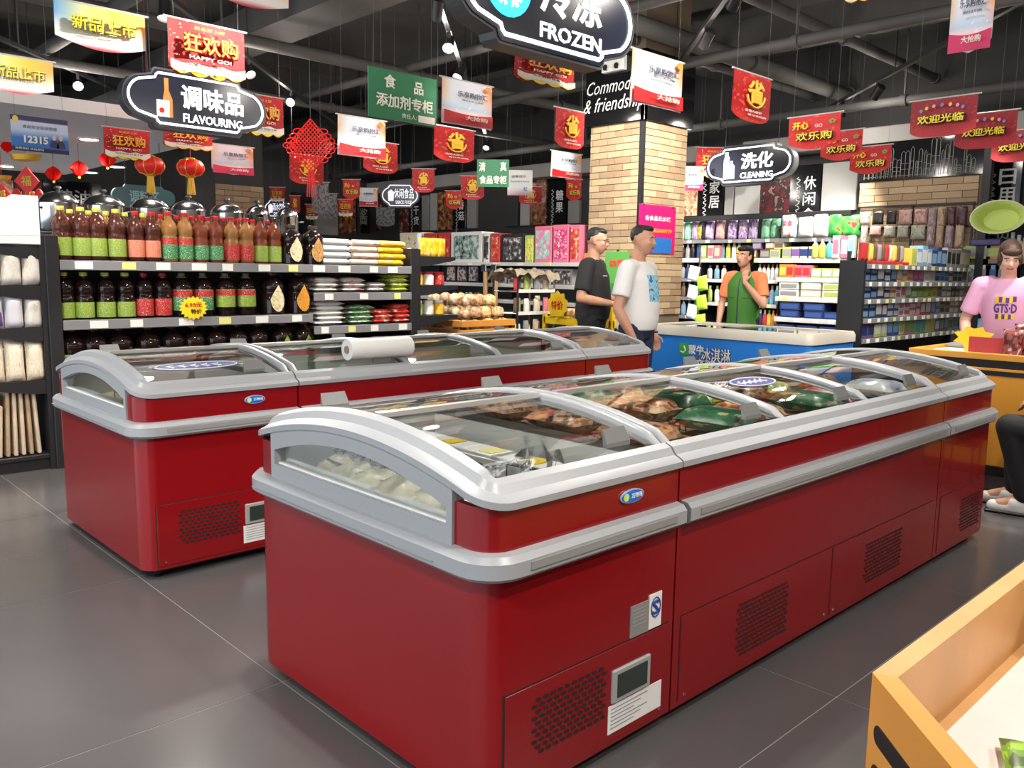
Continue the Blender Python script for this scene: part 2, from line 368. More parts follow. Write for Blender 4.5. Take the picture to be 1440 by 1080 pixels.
TAB.add([(-.05, 0, 0), (.05, 0, 0), (.05, .0, .012), (-.05, 0, .012), (-.045, .02, .05), (.045, .02, .05), (.04, .028, .046), (-.04, .028, .046), (-.05, .012, 0), (.05, .012, 0)],
        [(0, 1, 2, 3), (3, 2, 5, 4), (4, 5, 6, 7), (0, 3, 4, 7, 8), (1, 9, 6, 5, 2), (8, 7, 6, 9), (0, 8, 9, 1)])
TABM = TAB.mesh('lid_handle', mat('handle_grey', (.16, .165, .165), .35))
def badge(t, x, z=.735):
    b = ob('logo_badge', MB().prism([(.049*_c(a*math.pi/12), .019*_s(a*math.pi/12)) for a in range(24)], -.004, 0, 'y'), mat('badge_rim', (.55, .65, .75), .3, .4), t, loc=(x, -.002, z))
    ob('badge_face', MB().prism([(.045*_c(a*math.pi/12), .016*_s(a*math.pi/12)) for a in range(24)], -.006, -.002, 'y'), mat('badge_blue', srgb(20, 110, 210), .3), b)
    put_text('万得福', .044, .013, WHITE, b, (.014, -.0065, .001), bold=.008)
    mk = MB(); mk.prism([(-.028+.011*_c(a*.5236), .011*_s(a*.5236)) for a in range(12)], -.0068, -.005, 'y')
    ob('badge_mark', mk, mat('badge_swirl', srgb(200, 225, 120), .4), b)
def freezer(label, x0, x1, y0, end, nl, spec):
    L = x1-x0-.008; t = thing('island_freezer', label, 'freezer', (x0+.004, y0, 0), 0, 'units of the two island freezer rows')
    fl = (lambda P: P) if end <= 0 else (lambda P: [(L-x, FWD-y, -nx, -ny) for x, y, nx, ny in P])
    if end: path = fl(plan(L, end))
    # body
    if end:
        poly = [(p[0], p[1]) for p in path]
        mb = MB(); n = len(poly); A = [(x, y, .045) for x, y in poly]; B = [(x, y, .625) for x, y in poly]
        mb.add(A+B, [(i, i+1, n+i+1, n+i)[::-1] for i in range(n-1)]+[tuple(range(n)), (0, n, 2*n-1, n-1)[::-1] if end < 0 else (0, n, 2*n-1, n-1)[::-1]])
        ob('body', mb, RED, t, smooth=True)
        # corner band
        k = 8 if True else 0
        cb = fl([q for q in plan(L, 1) if q[1] <= .123 and q[0] <= L and (q[3] < 0 or q[1] < .08)] + [(0, .123, -1, 0)])
        cb2 = fl([(0, FWD-.123, -1, 0)]+[q for q in plan(L, 1) if q[1] >= FWD-.0701])
        bp = [(0, .672), (0, .785), (-.02, .785), (-.02, .672)][::-1]
        ob('upper_band', sweep(cb, bp), RED, t, smooth=True); ob('upper_band', sweep(cb2, bp), RED, t, smooth=True)
        ob('rim', sweep(path, RIMP, lift), SILV, t, smooth=22)
        ob('bumper', sweep(path, BUMP), SILV, t, smooth=22)
        # end plate with arched window
        s = 1 if end < 0 else -1; ex = 0 if end < 0 else L
        n = 24; ys = [.118+(FWD-.236)*i/n for i in range(n+1)]
        def pl(xa, xb, yo0, yo1, zlo, zhi):
            mb = MB(); 
            for i in range(n):
                ya, yb_ = ys[i], ys[i+1]
            return mb
        mb = MB(); wy = [(.145, 'l'), (FWD-.145, 'r')]
        def wtop(y): u = (y-FWD/2)/(FWD/2-.145); return .766+.066*max(0, 1-u*u)
        def col(ya, yb_, za, zb, zc, zd):
            # slab between y=ya..yb, z from (za, zb) bottoms to (zc, zd) tops
            xa, xb = ex-s*.008, ex+s*.03
            mb.add([(xa, ya, za), (xa, yb_, zb), (xa, yb_, zd), (xa, ya, zc), (xb, ya, za), (xb, yb_, zb), (xb, yb_, zd), (xb, ya, zc)],
                   [q if s > 0 else q[::-1] for q in ((0, 3, 2, 1), (4, 5, 6, 7), (0, 1, 5, 4), (3, 7, 6, 2), (0, 4, 7, 3), (1, 2, 6, 5))])
        at = lambda y: .80+lift(y)
        col(.123, .145, .675, .675, at(.123), at(.145)); col(FWD-.145, FWD-.123, .675, .675, at(FWD-.145), at(FWD-.123))
        N = 20
        for i in range(N):
            ya = .145+(FWD-.29)*i/N; yb_ = .145+(FWD-.29)*(i+1)/N
            col(ya, yb_, .675, .675, .722, .722); col(ya, yb_, wtop(ya), wtop(yb_), at(ya), at(yb_))
        ob('end_frame', mb, SILV, t)
        wn_ = [(.145+(FWD-.29)*i/N) for i in range(N+1)]
        gp = [(y, .722) for y in (wn_[0], wn_[-1])]+[(y, wtop(y)) for y in wn_[::-1]]
        ob('end_window', MB().prism(gp, ex+s*.012, ex+s*.016, 'x'), EGLASS, t)
        ob('window_seal', MB().box(min(ex+s*.006, ex+s*.02), max(ex+s*.006, ex+s*.02), .145, FWD-.145, .712, .726), PAPER, t)
    else:
        mb = MB(); mb.add([(0, 0, .045), (L, 0, .045), (L, FWD, .045), (0, FWD, .045), (0, 0, .625), (L, 0, .625), (L, FWD, .625), (0, FWD, .625)], [(0, 3, 2, 1), (0, 1, 5, 4), (1, 2, 6, 5), (2, 3, 7, 6), (3, 0, 4, 7)])
        ob('body', mb, RED, t)
        for ya, yb_ in ((0, .02), (FWD-.02, FWD)): ob('upper_band', MB().box(0, L, ya, yb_, .62, .785), RED, t)
        for s in (0, 1):
            pa = [(L, 0, 0, -1), (0, 0, 0, -1)] if s == 0 else [(0, FWD, 0, 1), (L, FWD, 0, 1)]
            ob('rim', sweep(pa, RIMP), SILV, t, smooth=22)
            pb = [(L-.004, 0, 0, -1), (.012, 0, 0, -1)] if s == 0 else [(.012, FWD, 0, 1), (L-.004, FWD, 0, 1)]
            ob('bumper', sweep(pb, BUMP), SILV, t, smooth=22)
    g0, g1 = (.1, L-.05) if end < 0 else (.05, L-.1) if end > 0 else (.06, L-.05)
    ob('bumper_groove', MB().box(g0, g1, -.0385, -.03, .637, .656), SILVD, t)
    if end: ob('bumper_groove', MB().box(ex-.0385 if end < 0 else ex+.03, ex-.03 if end < 0 else ex+.0385, .16, FWD-.05, .635, .637), SILVD, t)
    # liner
    wi = .075; xa = .03 if end < 0 else .045; xb = L-.03 if end > 0 else L-.045
    lz = spec.get('lz', .52)
    mb = MB(); ya, yb_ = wi, FWD-wi
    xa2, xb2 = (xa+.05 if end < 0 else xa), (xb-.05 if end > 0 else xb)
    mb.add([(xa2, ya, lz), (xb2, ya, lz), (xb2, yb_, lz), (xa2, yb_, lz)], [(0, 1, 2, 3)])
    zt = {0: .80, -1: .715, 1: .715}
    za_, zb_ = (.715 if end < 0 else .80), (.715 if end > 0 else .80)
    mb.add([(xa2, ya, lz), (xb2, ya, lz), (xb2, ya, .80), (xa2, ya, .80)], [(0, 3, 2, 1)])
    mb.add([(xa2, yb_, lz), (xb2, yb_, lz), (xb2, yb_, .80), (xa2, yb_, .80)], [(0, 1, 2, 3)])
    mb.add([(xa2, ya, lz), (xa2, yb_, lz), (xa2, yb_, za_), (xa2, ya, za_)], [(0, 1, 2, 3)][::-1])
    mb.add([(xb2, ya, lz), (xb2, yb_, lz), (xb2, yb_, zb_), (xb2, ya, zb_)], [(0, 3, 2, 1)])
    if end: # ledge from window to tub
        x_a, x_b = (0.03, xa2) if end < 0 else (xb2, L-.03); mb.add([(x_a, ya, .715), (x_b, ya, .715), (x_b, yb_, .715), (x_a, yb_, .715)], [(0, 1, 2, 3)])
        mb.add([(x_a, ya, .715), (x_b, ya, .715), (x_b, ya, .80), (x_a, ya, .80)], [(0, 3, 2, 1)]); mb.add([(x_a, yb_, .715), (x_b, yb_, .715), (x_b, yb_, .80), (x_a, yb_, .80)], [(0, 1, 2, 3)])
    ob('liner', mb, LINER, t)
    # ribs and lids
    def rib(x, w=.03, nm='rib'):
        pr = [(-.0, .79), (.0, .838), (-.0, .842)]; mb = MB(); vs = []; n = 20
        for i in range(n+1):
            y = .046+(FWD-.092)*i/n; z = lift(y)-(.03 if i in (0, n) else .004)
            vs += [(x-w/2, y, .808+z), (x+w/2, y, .808+z), (x+w/2, y, .836+z), (x+w/4, y, .845+z), (x-w/4, y, .845+z), (x-w/2, y, .836+z)]
        m = 6
        mb.add(vs, [(i*m+k, i*m+(k+1) % m, (i+1)*m+(k+1) % m, (i+1)*m+k) for i in range(n) for k in range(m)]+[tuple(range(m))[::-1], tuple(range(n*m, n*m+m))])
        ob(nm, mb, SILV, t, smooth=50)
    e0 = .05 if end < 0 else .018; e1 = L-.05 if end > 0 else L-.018
    if end >= 0: rib(.018, .034)
    if end <= 0: rib(L-.018, .034)
    for i in range(1, nl): rib(e0+(e1-e0)*i/nl, .045)
    for i in range(nl):
        xa = e0+(e1-e0)*i/nl+.018; xb = e0+(e1-e0)*(i+1)/nl-.018
        for s, (y0_, y1_, dz) in enumerate(((.05, .60, .822), (.53, FWD-.05, .834))):
            mb = MB().grid(lambda u, v: (xa+(xb-xa)*u, y0_+(y1_-y0_)*v, dz+lift(y0_+(y1_-y0_)*v)), 1, 10)
            p = ob('lid', mb, FGLASS, t, smooth='all')
            yy = y1_ if s == 0 else y0_
            fr = MB().box(xa, xb, yy-.012, yy+.012, dz+lift(yy)-.006, dz+lift(yy)+.008); ob('lid_edge', fr, ALU, p)
            hx = xb-.13 if s == 0 else xa+.16
            yh = .085 if s == 0 else FWD-.12
            if spec.get('tabs', 1): h = ob('lid_handle', TABM, parent=p, loc=(hx, yh, dz+lift(yh)))
    # service panels
    zs = .325
    pans = spec['panels']
    for (a, b) in pans:
        ob('service_panel', MB().box(a, b, -.003, .01, .06, zs, .0015), RED, t)
        ob('panel_seam', MB().box(a-.002, b+.002, -.001, .01, zs, zs+.004), GAP, t)
        ob('panel_seam', MB().box(a-.004, a, -.001, .01, .06, zs), GAP, t)
        for sx in (a+.03, b-.03): ob('screw', MB().cyl((sx, -.005, .075), (sx, -.002, .075), .005, 8), CHROME, t)
    for g in spec['grilles']: grille(t, *g)
    if end <= 0: badge(t, spec.get('badge', L-.2)) if spec.get('badge') else None
    if spec.get('controls'):
        c0 = spec['controls']
        c = ob('control_panel', MB().box(c0, c0+.165, -.010, 0, .168, .262, .003), mat('panel_grey', (.32, .33, .33), .4), t)
        ob('display', MB().box(c0+.018, c0+.148, -.0115, -.009, .182, .248), mat('display_dark', (.03, .04, .035), .15), c)
        s = ob('information_sticker', MB().box(c0-.01, c0+.225, -.0045, -.003, .082, .163), PAPER, t)
        for i in range(6): ob('sticker_line', MB().box(c0+.0, c0+.10+.06*((i*7) % 3)/2, -.0052, -.004, .095+.011*i, .098+.011*i), mat('ink_grey', (.25, .26, .3), .7), s)
        rp = ob('rating_plate', MB().box(c0+.075, c0+.155, -.003, 0, .33, .42), mat('plate_grey', (.24, .23, .22), .4), t)
        for i in range(5): ob('plate_line', MB().box(c0+.083, c0+.147, -.0036, -.002, .36+.011*i, .363+.011*i), mat('ink_grey', (.25, .26, .3), .7), rp)
        qs = ob('quality_sticker', MB().box(c0+.156, c0+.213, -.0035, 0, .332, .432), PAPER, t)
        put_text('S', .03, .042, mat('ink_blue', srgb(30, 70, 150), .6), qs, (c0+.185, -.0042, .392), bold=.01)
        ob('sticker_ring', MB().tube([(c0+.185+.021*_c(a*.5236), -.004, .392+.029*_s(a*.5236)) for a in range(12)], .0022, 5, True), mat('ink_blue', srgb(30, 70, 150), .6), qs)
    for fx in (.08, L-.08):
        for fy in (.07, FWD-.07): ob('foot', MB().lathe([(.022, 0), (.025, .006), (.012, .012), (.012, .05)], 10, (fx, fy)), BLACK, t)
    ob('plinth_shadow_gap', MB().box(.06, L-.06, .05, FWD-.05, .02, .05), BLACK, t)  # black slab stands in for the shade under the body
    return t
X0, X1, X2, X3 = 1.222, 1.948, 3.962, 4.66
Y1_, Y2_ = 1.352, 3.487
def row(y, nm, where):
    freezer('red end freezer with arched window, near end of '+where, X0, X1, y, -1, 1, dict(panels=[(.055, X1-X0-.03)], grilles=[(.14, .445, .135, .30)], badge=.505, controls=.445, lz=.34 if nm == 'near' else .52))
    freezer('long red middle freezer with three glass lids in '+where, X1, X2, y, 0, 3, dict(panels=[(.035, .985), (.995, X2-X1-.05)], grilles=[(.335, .69, .095, .285), (1.27, 1.65, .105, .29)]))
    freezer('red end freezer closing the far end of '+where, X2, X3, y, 1, 1, dict(panels=[(.04, X3-X2-.07)], grilles=[(.3, .60, .10, .28)]))
row(Y1_, 'near', 'the row nearest the viewer')
row(Y2_, 'far', 'the row behind, by the bottles')
# ================================================================ shelving
SHELF = mat('shelf_black', (.018, .018, .02), .4)
SHELFG = mat('price_strip_grey', (.22, .22, .23), .35)
TAGW = mat('price_tag_white', (.80, .80, .74), .5); TAGY = mat('price_tag_yellow', (.75, .72, .25), .5)
WSH = mat('shelf_white', (.62, .62, .60), .4)
class Unit:
    """a shelving unit: local x to the right along its front, -y to the front"""
    def __init__(s, name, label, cat, loc, rz, w, depth, h, group=None, m=SHELF, posts=2, back=True, base=True, base_m=None):
        s.t = thing(name, label, cat, loc, rz, group); s.w, s.d, s.h, s.m = w, depth, h, m; s.rz = rz; s.loc = Vector(loc)
        for i in range(posts):
            x = (w-.05)*i/max(1, posts-1); ob('upright', MB().box(x, x+.05, depth-.06, depth, 0, h, .004), m, s.t)
        if back: ob('back_panel', MB().box(.0, w, depth-.02, depth+.0, .1, h-.02), m, s.t)
        if base: ob('base', MB().box(0, w, .02, depth, 0, .12, .004), base_m or m, s.t)
        s.n = 0
    def W(s, x, y, z):
        c, q = _c(s.rz), _s(s.rz); return Vector((s.loc.x+c*x-q*y, s.loc.y+q*x+c*y, s.loc.z+z))
    def L(s, p):
        p = Vector(p)-s.loc; c, q = _c(-s.rz), _s(-s.rz); return (c*p.x-q*p.y, q*p.x+c*p.y, p.z)
    def shelf(s, x0, x1, z, d0=0, strip=.065, tags=(), sm=None, th=.025, bm=None):
        b = ob('shelf', MB().box(x0, x1, d0, s.d-.02, z-th, z, .003), bm or s.m, s.t)
        if strip: ob('price_strip', MB().box(x0, x1, d0-.012, d0, z-strip, z-.001, .003), sm or SHELFG, b)
        for i, (tx, tw) in enumerate(tags):
            ob('price_tag', MB().box(tx-tw/2, tx+tw/2, d0-.0155, d0-.011, z-strip*.88, z-strip*.12), TAGY if (i*7+int(z*10)) % 5 == 0 else TAGW, b)
        return z
def tagrow(x0, x1, n, w=.07, seed=0):
    r = random.Random(seed); return [(x0+(x1-x0)*(i+.5)/n+r.uniform(-.03, .03), w*r.uniform(.8, 1.15)) for i in range(n)]
# ---------------------------------------------------------------- goods
MC = {}
def cached(k, fn):
    if k not in MC: MC[k] = fn()
    return MC[k]
def good(name, label, cat, group, p, rz, parts):
    """parts: list of (name, mesh, material, loc, scale)"""
    t = thing(name, label, cat, p, rz, group)
    for n, me, m, lo, sc in parts: ob(n, me, m, t, loc=lo, scale=sc)
    return t
def bottle(p, rz, h, r, liquid, capc, labc, label, group, name='sauce_bottle', lab2=None, neck=.35, lz=(.08, .42), handle=False, drop=None, cat='bottle', sq=1.0):
    k = round(h/r, 1)
    body = cached(('bb', k, neck, sq), lambda: MB().lathe([(.9, 0), (1, .02*k), (1, .47*k), (.93, .50*k), (.93, .54*k), (1, .57*k), (.97, .70*k), (.75, .79*k), (neck+.06, .86*k), (neck, .885*k), (neck, .93*k)], 16, sy=sq).mesh('bottle_body', None, 50))
    cap = cached(('cap', k, neck), lambda: MB().lathe([(neck*1.12, .92*k), (neck*1.18, .925*k), (neck*1.18, .995*k), (neck*1.02, k)], 12).mesh('cap', None, 40))
    lab = cached(('lab', k, lz, sq), lambda: MB().lathe([(1.015, lz[0]*k), (1.02, (lz[0]+.01)*k), (1.02, (lz[1]-.01)*k), (1.015, lz[1]*k)], 16, caps=False, sy=sq).mesh('label', None, 60))
    sc = (r, r, r); P = [('bottle_body', body, liquid, None, sc), ('cap', cap, capc, None, sc)]
    if drop:
        P.append(('label', cached(('drop', k), lambda: dropm(k)), drop, None, sc))
    else:
        P.append(('label', lab, labc, None, sc))
        if lab2:
            P.append(('label_print', cached(('lab2', k, lz, sq), lambda: MB().lathe([(1.03, (lz[0]*.35+lz[1]*.65)*k), (1.03, (lz[1]-.02)*k)], 16, caps=False, sy=sq).mesh('label_print')), lab2, None, sc))
    if handle: P.append(('handle', cached(('hdl', k), lambda: MB().tube([(.9*_c(a)*.5, .9*_s(a)*.5, k*.9+.0) for a in [i*.524 for i in range(12)]], .06, 5, True).mesh('handle')), capc, None, sc))
    return good(name, label, cat, group, p, rz, P)
def dropm(k):
    mb = MB(); pts = []
    for i in range(20):
        a = 2*math.pi*i/20; x = .62*_s(a); z = -_c(a)
        if z > 0: x *= (1-z)**.6*1.0+.0
        z = z*.30*k if z < 0 else z*.34*k
        pts.append((x, z+.36*k))
    cy = [(x, -math.sqrt(max(0, 1.06**2-x*x)), z) for x, z in pts]
    return mb.add(cy+[(0, -1.09, .36*k)], [(i, (i+1) % 20, 20) for i in range(20)]).mesh('label')
def pouchm(kind=0):
    def mk():
        mb = MB()
        def f(s):
            def g(u, v):
                x = u-.5; t = max(0, (1-abs(2*x)**3.2))*max(0, 1-abs(2*v-1)**(4 if v > .5 else 8))
                return (x*(1-.05*_s(v*math.pi)), s*.5*t**.6, v)
            return g
        n, m = 8, 10
        mb.grid(f(-1), n, m); o = len(mb.v); mb.grid(f(1), n, m)
        mb.f = [q if i < n*m else q[::-1] for i, q in enumerate(mb.f)]
        return mb.mesh('pouch', None, 'all')
    return cached(('pouch', kind), mk)
def sealm(): return cached('seal', lambda: MB().box(-.49, .49, -.02, .02, .95, 1.0).mesh('seal'))
def boxm():
    def mk():
        mb = MB().box(-.5, .5, -.5, .5, 0, 1, .012); n = len(mb.f)
        mb.add([(-.42, -.508, .18), (.42, -.508, .18), (.42, -.508, .80), (-.42, -.508, .80), (-.42, -.49, .18), (.42, -.49, .18), (.42, -.49, .80), (-.42, -.49, .80)], [(0, 1, 2, 3), (0, 4, 5, 1), (1, 5, 6, 2), (2, 6, 7, 3), (3, 7, 4, 0)])
        me = mb.mesh('carton'); me.materials.append(WHITE); me.materials.append(WHITE)
        me.polygons.foreach_set('material_index', [0]*n+[1]*5); return me
    return cached('carton', mk)
def carton(p, rz, w, d, h, m1, m2, label, group, name='carton', cat='box'):
    o = bpy.data.objects.new(name, boxm()); COL.objects.link(o); o.location = p; o.rotation_euler = (0, 0, rz); o.scale = (w, d, h)
    for i, m in enumerate((m1, m2)): o.material_slots[i].link = 'OBJECT'; o.material_slots[i].material = m
    return tag(o, label, cat, group)
def pouch(p, rz, w, d, h, m, label, group, name='pouch', cat='bag', tilt=0, seal=None, txt=None, lay=False):
    t = thing(name, label, cat, p, rz, group)
    if lay: t.rotation_euler = (R(-90) if lay is True else lay, 0, rz)
    elif tilt: t.rotation_euler = (tilt, 0, rz)
    if lay is True: t.location.z += d*.47
    ob('bag', pouchm(), m, t, scale=(w, d, h)); ob('seal', sealm(), seal or m, t, scale=(w, .05 if d < .05 else d*.5, h))
    if txt: put_text(txt[0], w*txt[3] if len(txt) > 3 else w*.5, h*.2, txt[1], t, (0, -d*.52, h*txt[2]), bold=.01)
    return t
def stickm():
    return cached('bundle', lambda: MB().lathe([(.3, 0), (.48, .03), (.5, .1), (.5, .9), (.48, .97), (.3, 1)], 10).mesh('bundle', None, 50))
def jarm():
    return cached('jar', lambda: MB().lathe([(.42, 0), (.5, .04), (.5, .70), (.38, .80), (.38, .84)], 12).mesh('jar_body', None, 50)), cached('jarcap', lambda: MB().lathe([(.42, .82), (.43, .84), (.43, .98), (.40, 1)], 12).mesh('lid', None, 40))
def jar(p, rz, w, h, m, mc, label, group, name='jar', cat='jar'):
    a, b = jarm(); return good(name, label, cat, group, p, rz, [('jar_body', a, m, None, (w, w, h)), ('lid', b, mc, None, (w, w, h))])
def shampoom():
    return cached('shm', lambda: MB().lathe([(.44, 0), (.5, .04), (.5, .62), (.36, .74), (.2, .78)], 12, sy=.6).mesh('bottle_body', None, 50)), cached('shc', lambda: MB().lathe([(.22, .77), (.22, .98), (.18, 1)], 10, sy=.8).mesh('cap', None, 40))
def shampoo(p, rz, w, h, m, mc, label, group, name='toiletry_bottle'):
    a, b = shampoom(); return good(name, label, 'bottle', group, p, rz, [('bottle_body', a, m, None, (w, w, h)), ('cap', b, mc, None, (w, w, h))])
C = lambda n, r, g, b, ro=.4: mat(n, srgb(r, g, b), ro)
SOY = mat('soy_dark', (.012, .006, .005), .07); VIN = mat('vinegar_brown', (.065, .018, .012), .08); OIL = mat('oil_amber', (.26, .12, .035), .08); OILR = mat('chili_oil', (.16, .035, .014), .08)
LIME = printed('label_lime', srgb(160, 178, 62), srgb(118, 152, 66), srgb(196, 196, 126), 60); GRN = printed('label_green', srgb(34, 118, 68), srgb(60, 138, 80), srgb(215, 215, 200), 70)
SALM = printed('label_salmon', srgb(208, 104, 80), srgb(222, 150, 122), srgb(180, 60, 50), 70); REDL = printed('label_red', srgb(172, 34, 36), srgb(190, 60, 52), srgb(225, 205, 190), 60, thr=(.5, .64))
CREAM = printed('label_cream', srgb(225, 215, 180), srgb(210, 190, 140), srgb(90, 60, 90), 26, thr=(.52, .66)); ORNG = printed('label_orange', srgb(215, 150, 50), srgb(200, 130, 40), srgb(110, 70, 20), 40, thr=(.55, .7))
CAPY = C('cap_yellow_green', 200, 205, 90); CAPR = C('cap_red', 190, 30, 35); CAPG = C('cap_grey', 120, 118, 110); CAPB = C('cap_brown', 60, 45, 35)
# ================================================================ seasoning gondola (front at Y = 5.9)
GY = 5.9
G1 = Unit('bottle_shelf', 'black gondola shelving holding rows of soy sauce and vinegar bottles', 'shelving', (1.55, GY, 0), 0, 2.93, .42, 1.5, posts=2)
gx = lambda u, v=365: on_y(u, v, GY).x-1.55
for x in (0, 2.85): ob('end_panel', MB().box(x, x+.08, .0, .42, 0, 1.505, .004), SHELF, G1.t)
XS = gx(438)
G1.shelf(.08, 2.85, 1.35, tags=tagrow(.12, 2.8, 11, .10, 1))
G1.shelf(.08, XS, .965, tags=tagrow(.12, XS, 6, .10, 2)); G1.shelf(XS+.01, 2.85, 1.13, tags=tagrow(XS, 2.85, 3, .08, 3)); G1.shelf(XS+.01, 2.85, .865, tags=tagrow(XS, 2.85, 4, .08, 4))
G1.shelf(.08, XS, .56, tags=tagrow(.12, XS, 6, .10, 5)); G1.shelf(XS+.01, 2.85, .66, tags=tagrow(XS, 2.85, 4, .08, 6))
def bl(us, z, label, group, v=365, dy=.1, rows=1, h=.3, r=.055, **k):
    for u in us:
        p = on_y(u, v, GY+dy); bottle((p.x, GY+dy, z+.001), 0, h, r, label=label, group=group, **k)
T = 1.35
bl((88, 116, 138, 165), T, 'amber bottle with lime green label at the left of the top shelf', 'lime-label bottles on the top shelf', h=.345, r=.059, liquid=VIN, capc=CAPY, labc=LIME)
bl((192, 215), T, 'brown vinegar bottle with salmon label and red cap on the top shelf', 'salmon-label bottles', h=.335, r=.055, liquid=VIN, capc=CAPR, labc=SALM)
bl((239, 261), T, 'pale oil bottle with broad green and red label, top shelf', 'green-label oil bottles', h=.345, r=.055, liquid=OIL, capc=CAPR, labc=GRN, lab2=REDL, lz=(.06, .5))
bl((283, 304), T, 'amber bottle with low green and white label on the top shelf', 'low green-label bottles', h=.335, r=.053, liquid=OILR, capc=CAPR, labc=GRN, lz=(.06, .36))
bl((326, 347), T, 'golden bottle with dark red label on the top shelf', 'red-label golden bottles', h=.335, r=.053, liquid=OIL, capc=CAPR, labc=REDL, lz=(.06, .40))
bl((367, 386), T, 'reddish bottle with lime label right of the golden bottles', 'lime-label reddish bottles', h=.345, r=.053, liquid=OILR, capc=CAPB, labc=LIME, lz=(.04, .38))
bl((410,), T, 'round dark jug with cream teardrop label on the top shelf, left one', None, h=.30, r=.088, liquid=SOY, capc=CAPB, labc=None, drop=CREAM, name='sauce_jug', cat='jug')
bl((440,), T, 'round dark jug with tan teardrop label on the top shelf, right one', None, h=.30, r=.086, liquid=SOY, capc=CAPB, labc=None, drop=printed('label_tan', srgb(205, 165, 110), srgb(190, 140, 80), srgb(120, 80, 50), 40), name='sauce_jug', cat='jug')
# second row behind on the top shelf
for i, u in enumerate((101, 127, 151, 178, 203, 227, 250, 272, 293, 315, 336, 356, 377)):
    p = on_y(u, 360, GY+.22); bottle((p.x, GY+.22, T+.001), 0, .33, .05, (VIN, OILR, OIL)[i % 3], (CAPY, CAPR)[i > 4], (LIME, SALM, GRN, REDL)[(i//4) % 4], 'amber bottle in the rear row of the top shelf', 'rear row of bottles on the top shelf')
S2 = .965
bl((92, 120, 150, 178), S2, 'black soy sauce bottle with lime label on the second shelf', 'lime-label soy bottles', v=450, h=.305, r=.06, liquid=SOY, capc=CAPY, labc=LIME, lz=(.03, .36))
bl((204, 230), S2, 'black soy sauce bottle with square red label on the second shelf', 'red-label soy bottles', v=450, h=.305, r=.06, liquid=SOY, capc=CAPR, labc=REDL, lz=(.04, .42))
bl((257, 287), S2, 'black jug with red and green label behind the yellow price star', 'green and red label jugs', v=450, h=.305, r=.07, liquid=SOY, capc=CAPG, labc=GRN, lab2=REDL, lz=(.14, .62), neck=.28, handle=True)
bl((318, 347), S2, 'black jug with lime and red label right of the price star', 'lime and red label jugs', v=450, h=.305, r=.07, liquid=SOY, capc=CAPG, labc=LIME, lab2=REDL, lz=(.20, .62), neck=.28, handle=True)
bl((384,), S2, 'large black jug with cream flower teardrop label on the second shelf', None, v=450, h=.325, r=.092, liquid=SOY, capc=CAPB, labc=None, drop=CREAM, name='sauce_jug', cat='jug')
bl((420,), S2, 'large black jug with orange teardrop label on the second shelf', None, v=450, h=.325, r=.092, liquid=SOY, capc=CAPB, labc=None, drop=ORNG, name='sauce_jug', cat='jug')
S3 = .56
LT = printed('label_white_plum', srgb(215, 210, 200), srgb(200, 195, 190), srgb(130, 30, 90), 12, thr=(.5, .62))
bl((100, 132, 168), S3, 'large black soy jug with green label partly hidden behind the freezer', 'large soy jugs with green labels', v=490, h=.35, r=.088, liquid=SOY, capc=CAPB, labc=LIME, lz=(.1, .5), neck=.3)
bl((208, 242), S3, 'large black soy jug with white and plum label on the lowest shelf', 'soy jugs with white and plum labels', v=490, h=.35, r=.088, liquid=SOY, capc=CAPB, labc=LT, lz=(.1, .55), neck=.3)
bl((272, 303, 333), S3, 'large black soy jug with pale label on the lowest shelf', 'soy jugs with pale labels', v=490, h=.35, r=.085, liquid=SOY, capc=CAPB, labc=CREAM, lz=(.1, .45), neck=.3)
bl((362,), S3, 'black jug on the lowest shelf just left of the green teardrop labels', None, v=490, h=.35, r=.085, liquid=SOY, capc=CAPB, labc=LIME, lz=(.1, .45), neck=.3)
GD = printed('label_leaf', srgb(125, 150, 60), srgb(105, 130, 50), srgb(60, 70, 30), 30, thr=(.5, .62))
bl((396, 426), S3, 'large black jug with green leaf teardrop label on the lowest shelf', 'jugs with green teardrop labels', v=490, h=.35, r=.092, liquid=SOY, capc=CAPB, labc=None, drop=GD, name='sauce_jug', cat='jug')
# yellow price star
st = on_y(272, 433, GY-.03)
star = thing('price_star', 'yellow starburst price card with red and black handwriting on the second shelf edge', 'price card', st)
ob('card', MB().prism([((.105 if i % 2 else .085)*_c(i*math.pi/18), (.085 if i % 2 else .068)*_s(i*math.pi/18)) for i in range(36)], -.003, 0, 'y'), C('card_yellow', 250, 215, 40), star)
put_text('6.90元', .12, .035, C('ink_red', 190, 20, 20), star, (0, -.004, .02), bold=.01); put_text('特价', .08, .035, C('ink_black', 20, 20, 20), star, (.02, -.004, -.025), bold=.01)
# noodle bundles and bags in the right bay
NW = printed('noodle_white_blue', srgb(230, 230, 228), srgb(222, 225, 228), srgb(60, 120, 200), 16, thr=(.55, .68)); NP = printed('noodle_white_pink', srgb(235, 222, 205), srgb(228, 205, 185), srgb(205, 90, 90), 22, thr=(.52, .64))
NY = printed('noodle_yellow', srgb(235, 190, 40), srgb(225, 170, 30), srgb(245, 225, 160), 18)
def noodle(u, v, z, m, label, group, L=.26, r=.075, flat=1.0, dy=.14):
    p = on_y(u, v, GY+dy); t = thing('noodle_pack', label, 'noodle pack', (p.x, GY+dy, z), 0, group)
    o = ob('wrapper', stickm(), m, t); o.scale = (r*flat, r, L); o.rotation_euler = (0, R(90), 0); o.location = (-L/2, 0, r*flat/2+.0)
    for s in (-1, 1): ob('twist', cached('twist', lambda: MB().lathe([(.15, 0), (.35, .3), (.5, 1)], 8, sy=.25).mesh('twist')), m, t, loc=(s*L*.5, 0, r*flat/2), rot=(0, R(90*s), 0), scale=(r*.5, r*.5, .025))
